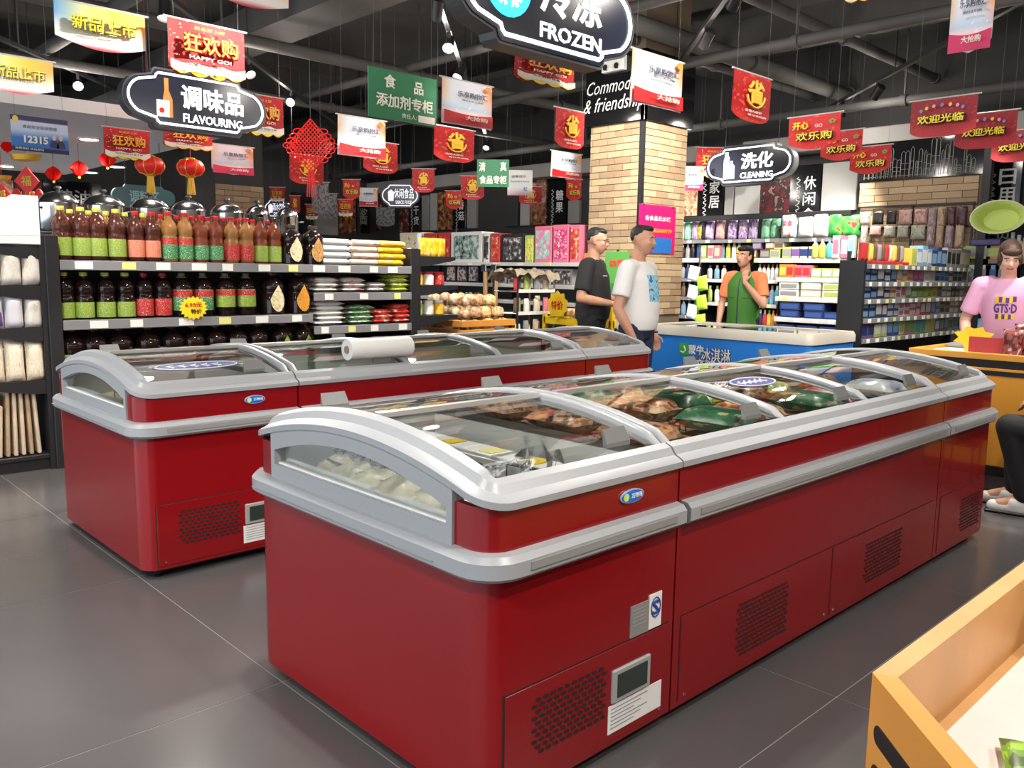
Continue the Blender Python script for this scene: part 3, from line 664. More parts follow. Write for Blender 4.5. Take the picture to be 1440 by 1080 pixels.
for k, (u0, m, lb) in enumerate(((474, NW, 'white noodle pack with blue end stacked on the top shelf'), (516, NP, 'cream noodle pack with pink print stacked on the top shelf'), (552, NY, 'yellow noodle pack stacked at the right of the top shelf'))):
    for j in range(4):
        for q in range(2): noodle(u0-6+3*(j % 2), 365, 1.35+.052*j+.002, m, lb, lb.split(' stacked')[0]+'s', L=.26, r=.066, flat=.78, dy=.07+.1*q)
FPK = printed('flat_white_red', srgb(228, 225, 218), srgb(220, 216, 210), srgb(200, 60, 60), 14, thr=(.56, .66)); FPG = printed('flat_yellow_green', srgb(215, 205, 90), srgb(150, 175, 60), srgb(235, 235, 215), 18)
FGW = printed('flat_green_white', srgb(225, 230, 222), srgb(90, 150, 90), srgb(235, 235, 230), 20); FRD = printed('flat_red', srgb(200, 40, 40), srgb(225, 90, 70), srgb(240, 225, 215), 18)
def flat(u, z, m, label, group, n, w=.2, h=.26, d=.045, v=410, dy=.1):
    for j in range(n):
        p = on_y(u+(j % 2)*2-1, v, GY+dy); t = pouch((p.x, GY+.02, z+d*.86*j), 0, w, d, h, m, label, group, 'flat_pack', 'pack', lay=True)
flat(454, 1.13, FPK, 'flat red-striped white pack, left pile of upper right shelf', 'flat white striped packs, left pile', 3, .22)
flat(492, 1.13, FPK, 'flat red-striped white pack, middle pile of upper right shelf', 'flat white striped packs, middle pile', 3, .22)
flat(524, 1.13, FPK, 'flat white pack with pale stripes beside the yellow-green packs', 'flat pale packs', 2, .17)
flat(556, 1.13, FPG, 'flat yellow and green pack at the right of the upper right shelf', 'yellow and green packs', 5, .2)
flat(458, .865, PAPER, 'plain white bag lying in the tall pile on the middle right shelf', 'plain white bags in a pile', 6, .27)
flat(502, .865, FGW, 'white pack with green print piled on the middle right shelf', 'green and white packs', 4, .24)
flat(533, .865, FRD, 'red pack with pale print piled on the middle right shelf', 'red packs', 3, .18)
flat(560, .865, FRD, 'red and white pack standing taller at the right end of the shelf', 'red and white packs at the right end', 4, .17)
flat(495, .66, FGW, 'green and white pack on the lowest right shelf behind the freezer', 'low green and white packs', 2, .25, v=480)
flat(545, .66, NW, 'white pack with blue end on the lowest right shelf', 'low white packs', 2, .25, v=480)
# steel pots and kettles on the far side of the gondola
G1b = Unit('pot_shelf', 'black shelving back to back with the bottle shelves, holding steel pots', 'shelving', (1.62, 6.33, 0), 0, 2.7, .42, 1.52)
G1b.shelf(0, 2.7, 1.54, 0, 0)
STEEL = mat('steel_pot', (.62, .62, .62), .15, 1)
for i, (u, w) in enumerate(((84, .26), (147, .28), (212, .27), (266, .25), (320, .25), (362, .2), (404, .18))):
    p = on_y(u, 320, 6.52); t = thing('steel_pot', ('shiny steel pot with domed lid on the shelf behind, leftmost', 'large shiny steel pot with domed lid, second from the left', 'shiny steel pot behind the salmon-label bottles', 'shiny steel pot below the hanging lanterns at the right', 'shiny steel pot before the brick pillar at the back', 'steel pot behind the golden bottles', 'steel pot below the small drinks sign')[i], 'pot', (p.x, 6.52, 1.541))
    r = w/2
    ob('pot_body', MB().lathe([(r*.9, 0), (r, .02), (r, .20), (r*1.04, .205)], 20), STEEL, t, smooth=True)
    l = ob('pot_lid', MB().lathe([(r*1.04, .206), (r*1.0, .22), (r*.72, .26), (r*.3, .28), (.012, .283)], 20), STEEL, t, smooth=True)
    ob('lid_knob', MB().lathe([(.012, .28), (.012, .295), (.026, .305), (.02, .32)], 10), BLACK, l, smooth=True)
    for s in (-1, 1): ob('pot_handle', MB().tube([(s*r, -.04, .16), (s*(r+.04), -.03, .165), (s*(r+.04), .03, .165), (s*r, .04, .16)], .007, 6), BLACK, t)
# ---------------------------------------------------------------- end shelves of that gondola
def endcap(x, s, label):
    """end-of-aisle shelves projecting from the gondola end; s = -1 left, +1 right"""
    t = thing('end_shelf', label, 'shelving', (x, 6.1, 0)); 
    ob('back_panel', MB().box(-.03, 0, -.18, .62, 0, 1.5) if s < 0 else MB().box(0, .03, -.18, .62, 0, 1.5), SHELF, t)
    D = .46
    for i, z in enumerate((.10, .585, .92, 1.185, 1.44)):
        d = D if i == 0 else D-.03*(i > 3)
        b = ob('shelf', MB().box(min(0, s*d), max(0, s*d), -.16, .6, z-.03, z, .004), SHELF, t)
        if i:
            pts = [(0, z-.09), (s*.12, z-.085), (s*d*.8, z-.045), (s*d, z-.03), (s*d, z), (0, z)]
            ob('bracket', MB().prism(pts if s > 0 else pts[::-1], -.172, -.16, 'y'), SHELF, b)
        else: ob('plinth', MB().box(min(0, s*d), max(0, s*d), -.15, .6, 0, z-.03), BLACK, b)
    return t
endcap(1.55, -1, 'black end-of-aisle shelves at the left edge with noodles and chopping boards')
endcap(4.49, 1, 'black end-of-aisle shelves on the right end of the bottle gondola')
# goods on the left end shelves
PN = printed('noodle_bag', srgb(222, 205, 175), srgb(235, 225, 205), srgb(200, 175, 140), 40, stretch=(6, 1, 1)); PW = printed('noodle_white', srgb(240, 236, 228), srgb(232, 226, 215), srgb(215, 205, 190), 18); PP = printed('bag_purple', srgb(232, 230, 236), srgb(225, 222, 232), srgb(110, 80, 160), 7, thr=(.5, .6))
for i in range(4):
    pouch((1.14+.115*i, 5.97, 1.186), R(-4+3*i), .115, .09, .235, PW, 'white noodle bag standing on the second shelf from the top, far left', 'white noodle bags at the far left')
    pouch((1.15+.11*i, 5.97, .921), R(3-3*i), .105, .085, .21, PP if i < 3 else PW, 'white bag with purple band on the third shelf, far left' if i < 3 else 'plain whitish bag beside the purple-band bags, far left', 'purple band bags' if i < 3 else None)
    pouch((1.13+.115*i, 5.97, .586), R(-3+2*i), .11, .09, .255, PN, 'striped pale noodle bag on the fourth shelf, far left', 'striped noodle bags at the far left', tilt=R(-3))
WWHITE = mat('foam_white', (.85, .85, .83), .6)
for i in range(3):
    carton((1.17+.15*i, 6.02, 1.441), R(-3*i), .145, .2, .30-.02*(i % 2), WWHITE, WWHITE, 'brightly lit white package on top of the far left end shelves', 'white packages at the top far left', 'white_package', 'package')
WOODP = mat('board_pale', srgb(205, 185, 160), .55, noise=.12, nscale=9); WOODB = mat('board_tan', srgb(175, 150, 120), .55, noise=.15, nscale=9)
for i in range(9):
    h = (.36, .38, .40, .33, .42, .44, .47, .46, .45)[i]
    o = ob('chopping_board', MB().box(-.011, .011, -.16, .16, 0, h, .006), (WOODP, WOODB)[i % 3 == 1], loc=(1.11+.045*i, 6.12, .105), rot=(0, R(7-1.2*i), 0)); tag(o, 'pale wooden chopping board on the bottom shelf at far left', 'chopping board', 'chopping boards at the far left')
# goods on the right end shelves
for i in range(3):
    jar((4.56+.12*i, 6.02, 1.186), 0, .1, .12, (NY, PW, REDL)[i], C('lid_red', 190, 40, 40), ('yellow can', 'white can', 'red can')[i]+' on the right end shelves of the bottle gondola', None, 'can', 'can')
    jar((4.56+.12*i, 6.02, .921), 0, .1, .13, (LIME, PW, NY)[i], TAGW, ('green can', 'pale can', 'amber can')[i]+' on the middle board of the right end shelves', None, 'can', 'can')
cl = ob('folded_leaflet', MB().add([(0, 0, 0), (.05, .12, 0), (.03, .0, .2), (.07, .12, .2), (.12, .02, 0), (.17, .14, 0)], [(0, 1, 3, 2), (2, 3, 5, 4)]), C('leaflet_blue', 190, 200, 225), loc=(4.55, 5.98, 1.442)); tag(cl, 'pale blue folded leaflet standing on the right end shelves', 'leaflet')
for i in range(4): pouch((4.6+.07*i, 5.99, 1.441), R(5*i), .1, .04, .16, NY, 'small yellow sachet on top of the right end shelves', 'small yellow sachets')
# ================================================================ brick pillar
BR1 = mat('brick_tan', srgb(178, 154, 122), .8, noise=.22, nscale=30); BR2 = mat('brick_sand', srgb(190, 167, 132), .8, noise=.2, nscale=30); BR3 = mat('brick_brown', srgb(164, 138, 108), .8, noise=.22, nscale=30)
MORT = mat('mortar', srgb(120, 104, 84), .9)
brm = [MB().box(-.5, .5, -.01, .006, -.5, .5, .003).mesh('brick', b) for b in (BR1, BR2, BR3)]
def bricks(parent, ax, plane, a0, a1, z0, z1, bw, bh, seed=0, mats=None):
    """brick veneer on a face: ax 'x' -> face looking -X at x=plane spanning y; 'y' -> face looking -Y at y=plane spanning x"""
    r = random.Random(seed); nz = int(round((z1-z0)/bh)); bh = (z1-z0)/nz
    for j in range(nz):
        x = a0-(bw*.5 if j % 2 else 0)
        while x < a1-.01:
            u0, u1 = max(x, a0), min(x+bw, a1)
            if u1-u0 > .02:
                c = (u0+u1)/2; z = z0+bh*(j+.5); pr = r.uniform(-.002, .003)
                o = ob('brick', r.choice(brm) if mats is None else brm[r.choice(mats)], parent=parent, loc=(plane-pr, c, z) if ax == 'x' else (c, plane-pr, z), rot=(0, 0, R(-90)) if ax == 'x' else None, scale=(u1-u0-.006, 1, bh-.006))
            x += bw
PX0, PX1, PY0, PY1, PZ = 6.7, 7.42, 5.24, 5.90, 2.79
pil = struct('wall_pillar', MB().box(PX0, PX1, PY0, PY1, 0, ZC), MORT)
bricks(pil, 'x', PX0-.004, PY0+.03, PY1, .9, PZ, .2, .065, 1); bricks(pil, 'y', PY0-.004, PX0+.03, PX1, .9, PZ, .2, .065, 2)
ob('corner_strip', MB().box(PX0-.014, PX0+.028, PY0-.014, PY0+.028, 0, PZ), BLACK, pil)
GLOSSK = mat('gloss_black', (.008, .008, .009), .08)
ob('header_panel', MB().box(PX0-.05, PX0, PY0-.05, PY1+.05, PZ, 3.45, .004), GLOSSK, pil); ob('header_panel', MB().box(PX0-.05, PX1+.05, PY0-.05, PY0, PZ, 3.45, .004), GLOSSK, pil)
put_text('Commodity', .72, .17, WHITE, pil, (PX0-.053, PY0+.33, 3.14), rot=(0, 0, R(-90)), shear=.35)
put_text('& friendship', .78, .18, WHITE, pil, (PX0-.053, PY0+.34, 2.97), rot=(0, 0, R(-90)), shear=.35)
em = thing('emergency_light', 'white emergency lamp box on the top of the brick pillar', 'lamp', (PX0-.05, PY0+.32, 3.30), R(-90))
ob('lamp_box', MB().box(-.14, .14, -.06, 0, -.02, .12, .006), WHITE, em)
for s in (-.07, .07): ob('lamp_eye', MB().cyl((s, -.085, .02), (s, -.055, .02), .03, 12), CHROME, em)
pp = on_y(899, 286, PY0-.02); pq = on_y(950, 292, PY0-.02); pz = on_y(925, 355, PY0-.02)
po = thing('wall_poster', 'magenta poster with yellow and blue print on the brick pillar', 'poster', ((pp.x+pq.x)/2, PY0-.02, 1.52)); pw = pq.x-pp.x; ph = pp.z-1.52
MAG = C('poster_magenta', 205, 25, 105)
ob('sheet', MB().box(-pw/2, pw/2, -.006, 0, 0, ph), MAG, po); put_text('备食品公示栏', pw*.7, .05, WHITE, po, (0, -.008, ph-.13), bold=.006); put_text('大型促销活动进行中', pw*.8, .04, C('poster_orange', 250, 170, 40), po, (0, -.008, ph-.25), bold=.006)
ob('print_band', MB().box(-pw*.4, pw*.4, -.008, -.005, ph-.47, ph-.32), C('poster_blue', 40, 110, 190), po)
for s in (-1, 1): ob('pin', MB().cyl((s*pw*.4, -.012, ph-.01), (s*pw*.4, -.004, ph-.01), .012, 8), CHROME, po)
gp = thing('price_board', 'green upright notice card beside the man in black', 'notice', (6.52, 5.36, 1.05), R(-75))
ob('board', MB().box(-.13, .13, -.006, 0, 0, .48), C('card_green', 85, 160, 70), gp); put_text('特惠', .16, .08, C('card_red', 220, 60, 30), gp, (0, -.008, .36), bold=.01)
ob('code_square', MB().box(-.06, .06, -.008, -.005, .05, .17), C('code_grey', 70, 120, 70), gp); ob('stand', MB().box(-.012, .012, 0, .012, -1.05, .5), BLACK, gp)
oc = thing('price_board', 'small orange price card on the brick pillar behind the man in black', 'notice', (PX0-.03, 5.84, 1.35), R(-90)); ob('board', MB().box(-.09, .09, -.006, 0, 0, .17), C('card_orange', 235, 140, 50), oc); put_text('价', .09, .1, C('card_red', 220, 60, 30), oc, (0, -.008, .085), bold=.01)
# ================================================================ right wall: header panels, brick pilaster
PH = {k: printed('food_photo_'+k, *v, 80) for k, v in dict(a=(srgb(70, 40, 25), srgb(150, 90, 50), srgb(190, 160, 120)), b=(srgb(40, 35, 30), srgb(120, 40, 40), srgb(170, 150, 130)), c=(srgb(215, 150, 110), srgb(230, 190, 160), srgb(170, 90, 70)), d=(srgb(110, 25, 35), srgb(60, 30, 30), srgb(150, 120, 110))).items()}
LPAN = mat('light_panel_grey', (.42, .42, .40), .6)
xf = XW-.04
def wpanel(u0, u1, v0, v1, m, name, txt=None, x=xf):
    a, b = on_x(u0, v0, x), on_x(u1, v0, x); z1 = (a.z+b.z)/2; z0 = (on_x(u0, v1, x).z+on_x(u1, v1, x).z)/2
    y0, y1 = min(a.y, b.y), max(a.y, b.y)
    o = ob(name, MB().box(x-.02, XW-.001, y0, y1, z0, z1, .003), m, wr)
    if txt:
        for i, ch in enumerate(txt): put_text(ch, .17, .17, WHITE, o, (x-.023, y0+(y1-y0)*.35, z0+(z1-z0)*.62-i*.2), rot=(0, 0, R(-90)), bold=.008)
        for i in range(9): ob('script_mark', MB().tube([(x-.023, y0+(y1-y0)*.72+.03*_s(k*2+i), z0+(z1-z0)*.75-i*.08-k*.018) for k in range(5)], .006, 4), WHITE, o)
    return o
wpanel(953, 982, 262, 304, PH['c'], 'photo_panel'); wpanel(984, 1020, 240, 303, GLOSSK, 'text_panel', '家居'); wpanel(1021, 1033, 262, 302, WG, 'light_panel'); wpanel(1035, 1070, 262, 301, LPAN, 'light_panel')
wpanel(1072, 1113, 250, 300, PH['d'], 'photo_panel'); wpanel(1114, 1157, 232, 299, GLOSSK, 'text_panel', '休闲食品'); wpanel(1159, 1208, 228, 296, LPAN, 'light_panel')
for (u0, u1, v0, v1, m, nm, tx) in ((562, 574, 280, 326, PH['b'], 'photo_panel', None), (576, 592, 278, 326, GLOSSK, 'text_panel', '干货'), (594, 604, 275, 324, WG, 'light_panel', None), (606, 615, 272, 324, LPAN, 'light_panel', None), (617, 637, 270, 323, PH['a'], 'photo_panel', None),
        (639, 656, 268, 322, GLOSSK, 'text_panel', '香菇'), (658, 671, 265, 321, WG, 'light_panel', None), (712, 730, 262, 318, WD, 'light_panel', None), (733, 746, 275, 317, LPAN, 'light_panel', None), (748, 770, 250, 316, PH['a'], 'photo_panel', None), (772, 798, 250, 315, GLOSSK, 'text_panel', '糖果'), (800, 816, 282, 314, WG, 'light_panel', None)):
    wpanel(u0, u1, v0, v1, m, nm, tx)
# city outline drawing panel over the pilaster, framed black
pa = struct('wall_pilaster', MB().box(10.0, XW, 3.22, 4.56, 0, 2.86), MORT)
bricks(pa, 'x', 9.996, 3.25, 4.55, 1.5, 2.42, .32, .078, 5, [2, 0, 2])
ob('drawing_panel', MB().box(9.97, 10.0, 3.22, 4.56, 2.43, 2.86), GLOSSK, pa)
r_ = random.Random(3); CHALK = mat('chalk_grey', (.30, .30, .29), .8)
mb = MB()
for i in range(26):
    y = 3.3+1.2*i/26; h = r_.uniform(.08, .34) if i not in (8, 9) else .38; wdt = r_.uniform(.02, .05)
    mb.tube([(9.967, y, 2.45), (9.967, y, 2.45+h), (9.967, y+wdt/2, 2.45+h*1.1), (9.967, y+wdt, 2.45+h), (9.967, y+wdt, 2.45)], .003, 4)
    for k in range(3): mb.tube([(9.967, y, 2.47+h*k/4), (9.967, y+wdt, 2.47+h*k/4)], .002, 4)
o = ob('skyline_drawing', mb, CHALK, pa, kind='stuff')
ob('frame_post', MB().box(9.94, 10.0, 3.13, 3.21, 0, 2.86), BLACK, pa)
wpanel(1385, 1440, 225, 288, GLOSSK, 'text_panel', '日用百货', 10.34)
# ================================================================ laundry wall shelving (faces -X)
WX = 9.95
W1 = Unit('laundry_shelf', 'tall black wall shelving of detergent bags and toiletries behind the green-vest clerk', 'shelving', (WX, 7.32, 0), R(-90), 2.70, .43, 2.10, posts=4)
ob('header_bar', MB().box(0, 2.7, -.01, .03, 2.04, 2.11, .004), SHELF, W1.t)
wx = lambda u, v=380: 7.32-on_x(u, v, WX).y
wz = lambda u, v: on_x(u, v, WX).z
E1, E2 = wx(984), wx(1096); E3 = wx(1191)
zA, zB = wz(1050, 336), wz(1100, 363)
W1.shelf(0, 2.7, zA, 0, .05, tagrow(0, 2.7, 9, .06, 9), bm=SHELF); W1.shelf(0, 2.7, zB, 0, .06, tagrow(0, 2.7, 10, .06, 10), WSH, bm=WSH)
ZL = [wz(1062, v) for v in (393, 427, 457)]; ZR = [wz(1110, v) for v in (390, 417, 446)]; ZLL = [wz(965, v) for v in (391, 417, 443)]
for z in ZLL: W1.shelf(0, E1, z, 0, .05, tagrow(0, E1, 2, .06, int(z*100)))
for z in ZL: W1.shelf(E1+.01, E2-.01, z, 0, .05, tagrow(E1, E2, 4, .06, int(z*100)), WSH)
for z in ZR: W1.shelf(E2, E3+.02, z, -.06, .06, tagrow(E2, E3, 4, .08, int(z*100)), WSH, bm=WSH)
for z in (.35,): W1.shelf(0, 2.7, z, 0, .05)
ob('bay_divider', MB().box(E1-.01, E1+.01, .02, .41, 0, 2.05), SHELF, W1.t); ob('bay_divider', MB().box(E2-.01, E2+.0, .02, .41, 0, 2.05), SHELF, W1.t)
ob('end_panel', MB().box(E3+.02, E3+.06, -.06, .43, 0, 1.62), SHELF, W1.t)
Q = R(-90)
PUR = printed('bag_violet', srgb(150, 120, 165), srgb(190, 170, 200), srgb(110, 80, 130), 20); PMIX = printed('bag_pinkyellow', srgb(205, 160, 130), srgb(180, 130, 160), srgb(225, 205, 120), 20); PGR = printed('bag_mint', srgb(120, 190, 150), srgb(150, 210, 170), srgb(90, 150, 120), 20)
PWH = printed('bag_white', srgb(235, 235, 232), srgb(225, 225, 225), srgb(220, 120, 140), 16, thr=(.56, .68)); PGN = printed('bag_green', srgb(50, 150, 70), srgb(90, 180, 80), srgb(200, 60, 60), 18); PBL = printed('bag_blue', srgb(160, 205, 225), srgb(235, 240, 240), srgb(225, 150, 60), 12)
POL = printed('bag_olive', srgb(130, 150, 60), srgb(190, 160, 60), srgb(100, 90, 110), 20)
for i, (u, m, lb) in enumerate(((957, PWH, 'pale pink refill bag at the left end of the laundry top row'), (967, PGR, 'mint bag second from the left in the laundry top row'), (977, PUR, 'violet bag third from the left in the laundry top row'), (985, POL, 'olive bag in the laundry top row above the man in white'), (997, PUR, 'violet bag with curved print right of the olive bag'), (1012, PMIX, 'pink and yellow bag in the laundry top row'), (1029, PUR, 'violet bag above the clerk, left of a twin'), (1044, PUR, 'violet bag directly above the clerk'), (1058, PUR, 'violet bag just left of the mint bags'), (1076, PGR, 'mint green bag, left of two'), (1089, PGR, 'mint green bag, right of two'))):
    p = on_x(u, 345, WX+.12); pouch((WX+.12, p.y, zA), Q, (.10 if u < 990 else .135), .1, .27, m, lb, None, 'detergent_bag', tilt=R(-4))
for i, (u, m, w, h, lb, tx) in enumerate(((1110, PBL, .23, .31, 'pale blue and white washing powder bag with red brand lettering', ('立白', C('ink_red2', 210, 40, 40), .6)), (1134, PWH, .24, .27, 'white washing powder bag with pink flowers', None), (1155, PWH, .22, .30, 'white bag leaning beside the green washing powder', None), (1175, PGN, .19, .29, 'tall green and red bag in the laundry top row', None), (1196, PGN, .24, .26, 'green bag with red print at the right end of the laundry top row', None))):
    p = on_x(u, 330, WX+.02); pouch((WX+.02, p.y, zA), Q, w, .13, h, m, lb, None, 'detergent_bag', txt=tx)
# row 2
CL = {k: C('pk_'+k, *[int(.8*c+.2*(.5*sum(v)/3+50)) for c in v]) for k, v in dict(yellow=(240, 205, 70), orange=(240, 140, 50), green=(120, 190, 80), teal=(80, 180, 190), pink=(235, 110, 140), red=(205, 45, 50), white=(235, 235, 230), blue=(50, 90, 170), navy=(35, 55, 115), purple=(120, 80, 160), lime=(185, 205, 90), brown=(110, 80, 60), grey=(150, 150, 148), black=(25, 25, 28), cream=(225, 210, 175), sky=(130, 180, 220)).items()}
def rowbox(us, z, v, w, d, h, cols, what, dx=.05, gname=None, x=WX, cat='box', name='carton', jit=0):
    r = random.Random(int(z*1000)+len(us)); ys_ = sorted(on_x(u, v, x+dx).y for u in us)
    if len(ys_) > 1: w = min(w, .97*min(b-a for a, b in zip(ys_, ys_[1:])))
    for i, u in enumerate(us):
        c1, c2 = cols[i % len(cols)]; p = on_x(u, v, x+dx)
        hh = h*(1-jit*r.random())
        carton((x+dx+d/2-.05, p.y, z+.001), Q, w, d, hh, CL[c1], CL[c2], what % c1, (gname or what) % c1 if '%' in (gname or what) else gname, name, cat)
def rowbot(us, z, v, w, h, cols, what, dx=.06, x=WX, gname=None):
    for i, u in enumerate(us):
        c1, c2 = cols[i % len(cols)]; p = on_x(u, v, x+dx); shampoo((x+dx, p.y, z+.001), Q, w, h, CL[c1], CL[c2], what % c1, (gname or what) % c1)
rowbot((953, 960, 967, 974), zB, 360, .07, .2, (('grey', 'white'), ('black', 'white')), '%s toiletry bottle on the shelf left of the mop stand', gname='%s toiletry bottles left')
rowbot((983,), zB, 355, .07, .27, (('blue', 'blue'),), 'tall %s toiletry bottle on the laundry second row')
rowbox((992, 1002, 1011), zB, 355, .09, .12, .17, (('lime', 'cream'), ('cream', 'pink'), ('pink', 'cream')), '%s tissue box on the second laundry row left of the clerk', x=WX-.02)
rowbot((1016, 1024, 1032, 1039), zB, 360, .07, .22, (('teal', 'green'), ('yellow', 'lime'), ('white', 'yellow'), ('yellow', 'teal')), '%s cleaner bottle on the second laundry row above the clerk')
rowbox((1060, 1078, 1092), zB, 360, .15, .2, .11, (('brown', 'cream'), ('brown', 'grey'), ('lime', 'grey')), '%s soap carton low on the second laundry row')
rowbox((1067, 1085, 1098), zB+.115, 350, .14, .2, .09, (('purple', 'grey'), ('brown', 'cream'), ('cream', 'brown')), '%s soap carton stacked upper on the second laundry row')
for i, u in enumerate((1107, 1119, 1131, 1142)):
    p = on_x(u, 360, WX); carton((WX+.08, p.y, zB+.001), Q, .13, .18, .14, CL[('lime', 'cream', 'white', 'white')[i]], CL[('grey', 'purple', 'navy', 'navy')[i]], ('lime soap carton', 'cream soap carton', 'white and navy soap carton, left', 'white and navy soap carton, right')[i]+' on the lit second laundry row', None)
rowbot((1146, 1156, 1166), zB, 358, .09, .23, (('lime', 'white'), ('yellow', 'white'), ('teal', 'sky')), '%s detergent bottle on the lit second laundry row', dx=.0)
rowbox((1177, 1189, 1199), zB, 358, .12, .16, .27, (('white', 'pink'), ('pink', 'white'), ('white', 'sky')), '%s tall washing carton at the right end of the second laundry row', dx=.02)
# rows 3-5 left bays
rowbot((953, 960, 967, 974), ZLL[0], 388, .075, .2, (('navy', 'grey'), ('grey', 'black')), '%s shampoo bottle on the upper dark shelf behind the man in white')
rowbot((953, 961, 969, 977), ZLL[1], 412, .075, .2, (('black', 'white'), ('brown', 'grey')), '%s shampoo bottle on the middle dark shelf behind the man in white')
rowbot((953, 961, 969, 977), ZLL[2], 440, .075, .21, (('navy', 'white'), ('sky', 'white')), '%s shampoo bottle on the lower dark shelf behind the man in white')
rowbot((998, 1008, 1018), ZL[0], 390, .08, .18, (('white', 'blue'), ('sky', 'white'), ('white', 'orange')), '%s bottle beside the mop stand on the third laundry row')
rowbot((1068, 1074, 1080, 1086, 1092), ZL[0], 390, .055, .2, (('white', 'green'), ('white', 'red')), '%s slim bottle with dark cap right of the clerk', gname='%s slim bottles right of the clerk')
rowbot((1064, 1071, 1078, 1085, 1092), ZL[1], 422, .065, .24, (('teal', 'white'), ('sky', 'grey')), '%s tall bottle on the fourth laundry row beside the clerk', gname='%s tall bottles beside the clerk')
rowbot((998, 1008), ZL[1], 422, .075, .22, (('lime', 'white'), ('white', 'green')), '%s bottle on the fourth laundry row left of the clerk')
rowbot((1063, 1069, 1075, 1081, 1087, 1093), ZL[2], 452, .06, .2, (('sky', 'white'), ('navy', 'white'), ('red', 'white'), ('yellow', 'green'), ('orange', 'orange'), ('orange', 'red')), '%s bottle on the fifth laundry row low beside the clerk')
# rows right bay
rowbox((1103, 1113), ZR[0], 388, .1, .2, .16, (('orange', 'yellow'), ('orange', 'red')), '%s soap pack at the left of the third lit laundry row', dx=-.02, gname='%s soap packs')
rowbox((1125, 1136), ZR[0], 388, .11, .2, .15, (('pink', 'red'),), '%s soap pack on the third lit laundry row', dx=-.02, gname='%s soap packs third row')
rowbox((1150, 1165, 1180), ZR[0], 388, .145, .2, .115, (('lime', 'white'),), '%s and white soap carton on the third lit laundry row', dx=-.02, gname='%s soap cartons third row')
for j in range(2): rowbox((1111, 1142, 1173), ZR[1]+.092*j, 415, .26, .2, .085, (('white', 'grey'), ('cream', 'white'), ('white', 'lime')), '%s toothpaste style carton, '+('lower', 'upper')[j]+' of a pair on the fourth lit row', dx=-.02)
for j in range(2): rowbox((1112, 1146) if j else (1112, 1146, 1174), ZR[2]+.095*j, 444, .27, .2, .09, (('navy', 'blue'),), '%s carton '+('below', 'on top')[j]+' in the fifth lit laundry row', dx=-.02, gname='%s cartons fifth row')
rowbox((1104, 1136, 1168), .60, 470, .26, .2, .1, (('navy', 'blue'),), '%s carton low behind the ice-cream freezer', dx=-.02)
# mop stand between bays
ms = thing('mop_stand', 'upright stand of white and lime mop refills left of the clerk', 'stand', (WX-.15, on_x(983, 400, WX-.15).y, 0), Q)
ob('pole', MB().cyl((0, 0, 0), (0, 0, 1.62), .015, 8), CHROME, ms); ob('base', MB().lathe([(.16, 0), (.16, .02), (.02, .04)], 14), BLACK, ms)
for i in range(7): ob('mop_refill', pouchm(), (C('mop_white', 215, 225, 235), C('mop_lime', 170, 215, 60))[i % 2], ms, loc=(-.09 if i % 2 == 0 else .09, -.03, .45+.13*i), scale=(.17, .1, .2), rot=(0, R(10*(-1)**i), 0))
# ================================================================ toiletries gondola (faces -Y at Y = 3.2)
TY = 3.2
G2 = Unit('toothpaste_shelf', 'black gondola of small toothpaste and soap boxes in front of the brick pilaster', 'shelving', (7.22, TY, 0), 0, 2.64, .22, 1.44)
tz = [on_y(1224, v, TY).z for v in (371, 396, 420.5, 447.5, 475.5)]
tx = lambda u: on_y(u, 420, TY).x-7.22
for i, z in enumerate(tz): G2.shelf(.03, 2.60, z, 0, .045, tagrow(.05, 2.6, 15, .06, 30+i))
G2.shelf(.03, 2.6, .45, 0, .045)
ob('end_panel', MB().box(-.01, .03, 0, .22, 0, 1.46), SHELF, G2.t)
pal = {0: [('grey', 'white'), ('cream', 'lime'), ('yellow', 'lime'), ('sky', 'white'), ('navy', 'sky'), ('grey', 'black'), ('grey', 'cream')],
       1: [('navy', 'sky'), ('navy', 'white'), ('navy', 'sky'), ('orange', 'white'), ('cream', 'orange'), ('purple', 'pink'), ('white', 'cream'), ('sky', 'navy'), ('sky', 'blue'), ('brown', 'cream'), ('grey', 'black'), ('grey', 'brown')],
       2: [('navy', 'sky'), ('navy', 'white'), ('orange', 'white'), ('white', 'pink'), ('green', 'white'), ('green', 'lime'), ('yellow', 'green'), ('grey', 'purple'), ('grey', 'white'), ('black', 'grey'), ('grey', 'cream')],
       3: [('navy', 'sky'), ('navy', 'white'), ('blue', 'white'), ('white', 'pink'), ('pink', 'white'), ('red', 'white'), ('purple', 'sky'), ('grey', 'black'), ('grey', 'white'), ('brown', 'grey')],
       4: [('purple', 'navy'), ('lime', 'white'), ('blue', 'sky'), ('cream', 'lime'), ('pink', 'green'), ('green', 'teal'), ('lime', 'yellow'), ('purple', 'white'), ('brown', 'grey'), ('grey', 'brown'), ('grey', 'black')]}
ordw = ['topmost', 'second', 'third', 'fourth', 'fifth']
for k in range(5):
    n = 18 if k else 12; x = .06; r = random.Random(50+k); i = 0
    x = .06 if k else tx(1281)
    while x < 2.52:
        w = r.uniform(.11, .15); c1, c2 = pal[k][int((x-.06)/2.5*len(pal[k])) % len(pal[k])]
        h = r.uniform(.13, .165)*(1.2 if k == 0 else 1); half = k in (1, 2, 3) and r.random() < .75
        hz = h*.48 if half else h
        for j in range(2 if half else 1):
            carton((7.22+x+w/2, TY+.09, tz[k]+.001+j*hz), 0, w-.008, .13, hz-.004, CL[c1], CL[c2], '%s box with %s print on the %s toothpaste shelf' % (c1, c2, ordw[k]), '%s-%s boxes on the %s toothpaste shelf' % (c1, c2, ordw[k]), 'toothpaste_box')
        x += w; i += 1
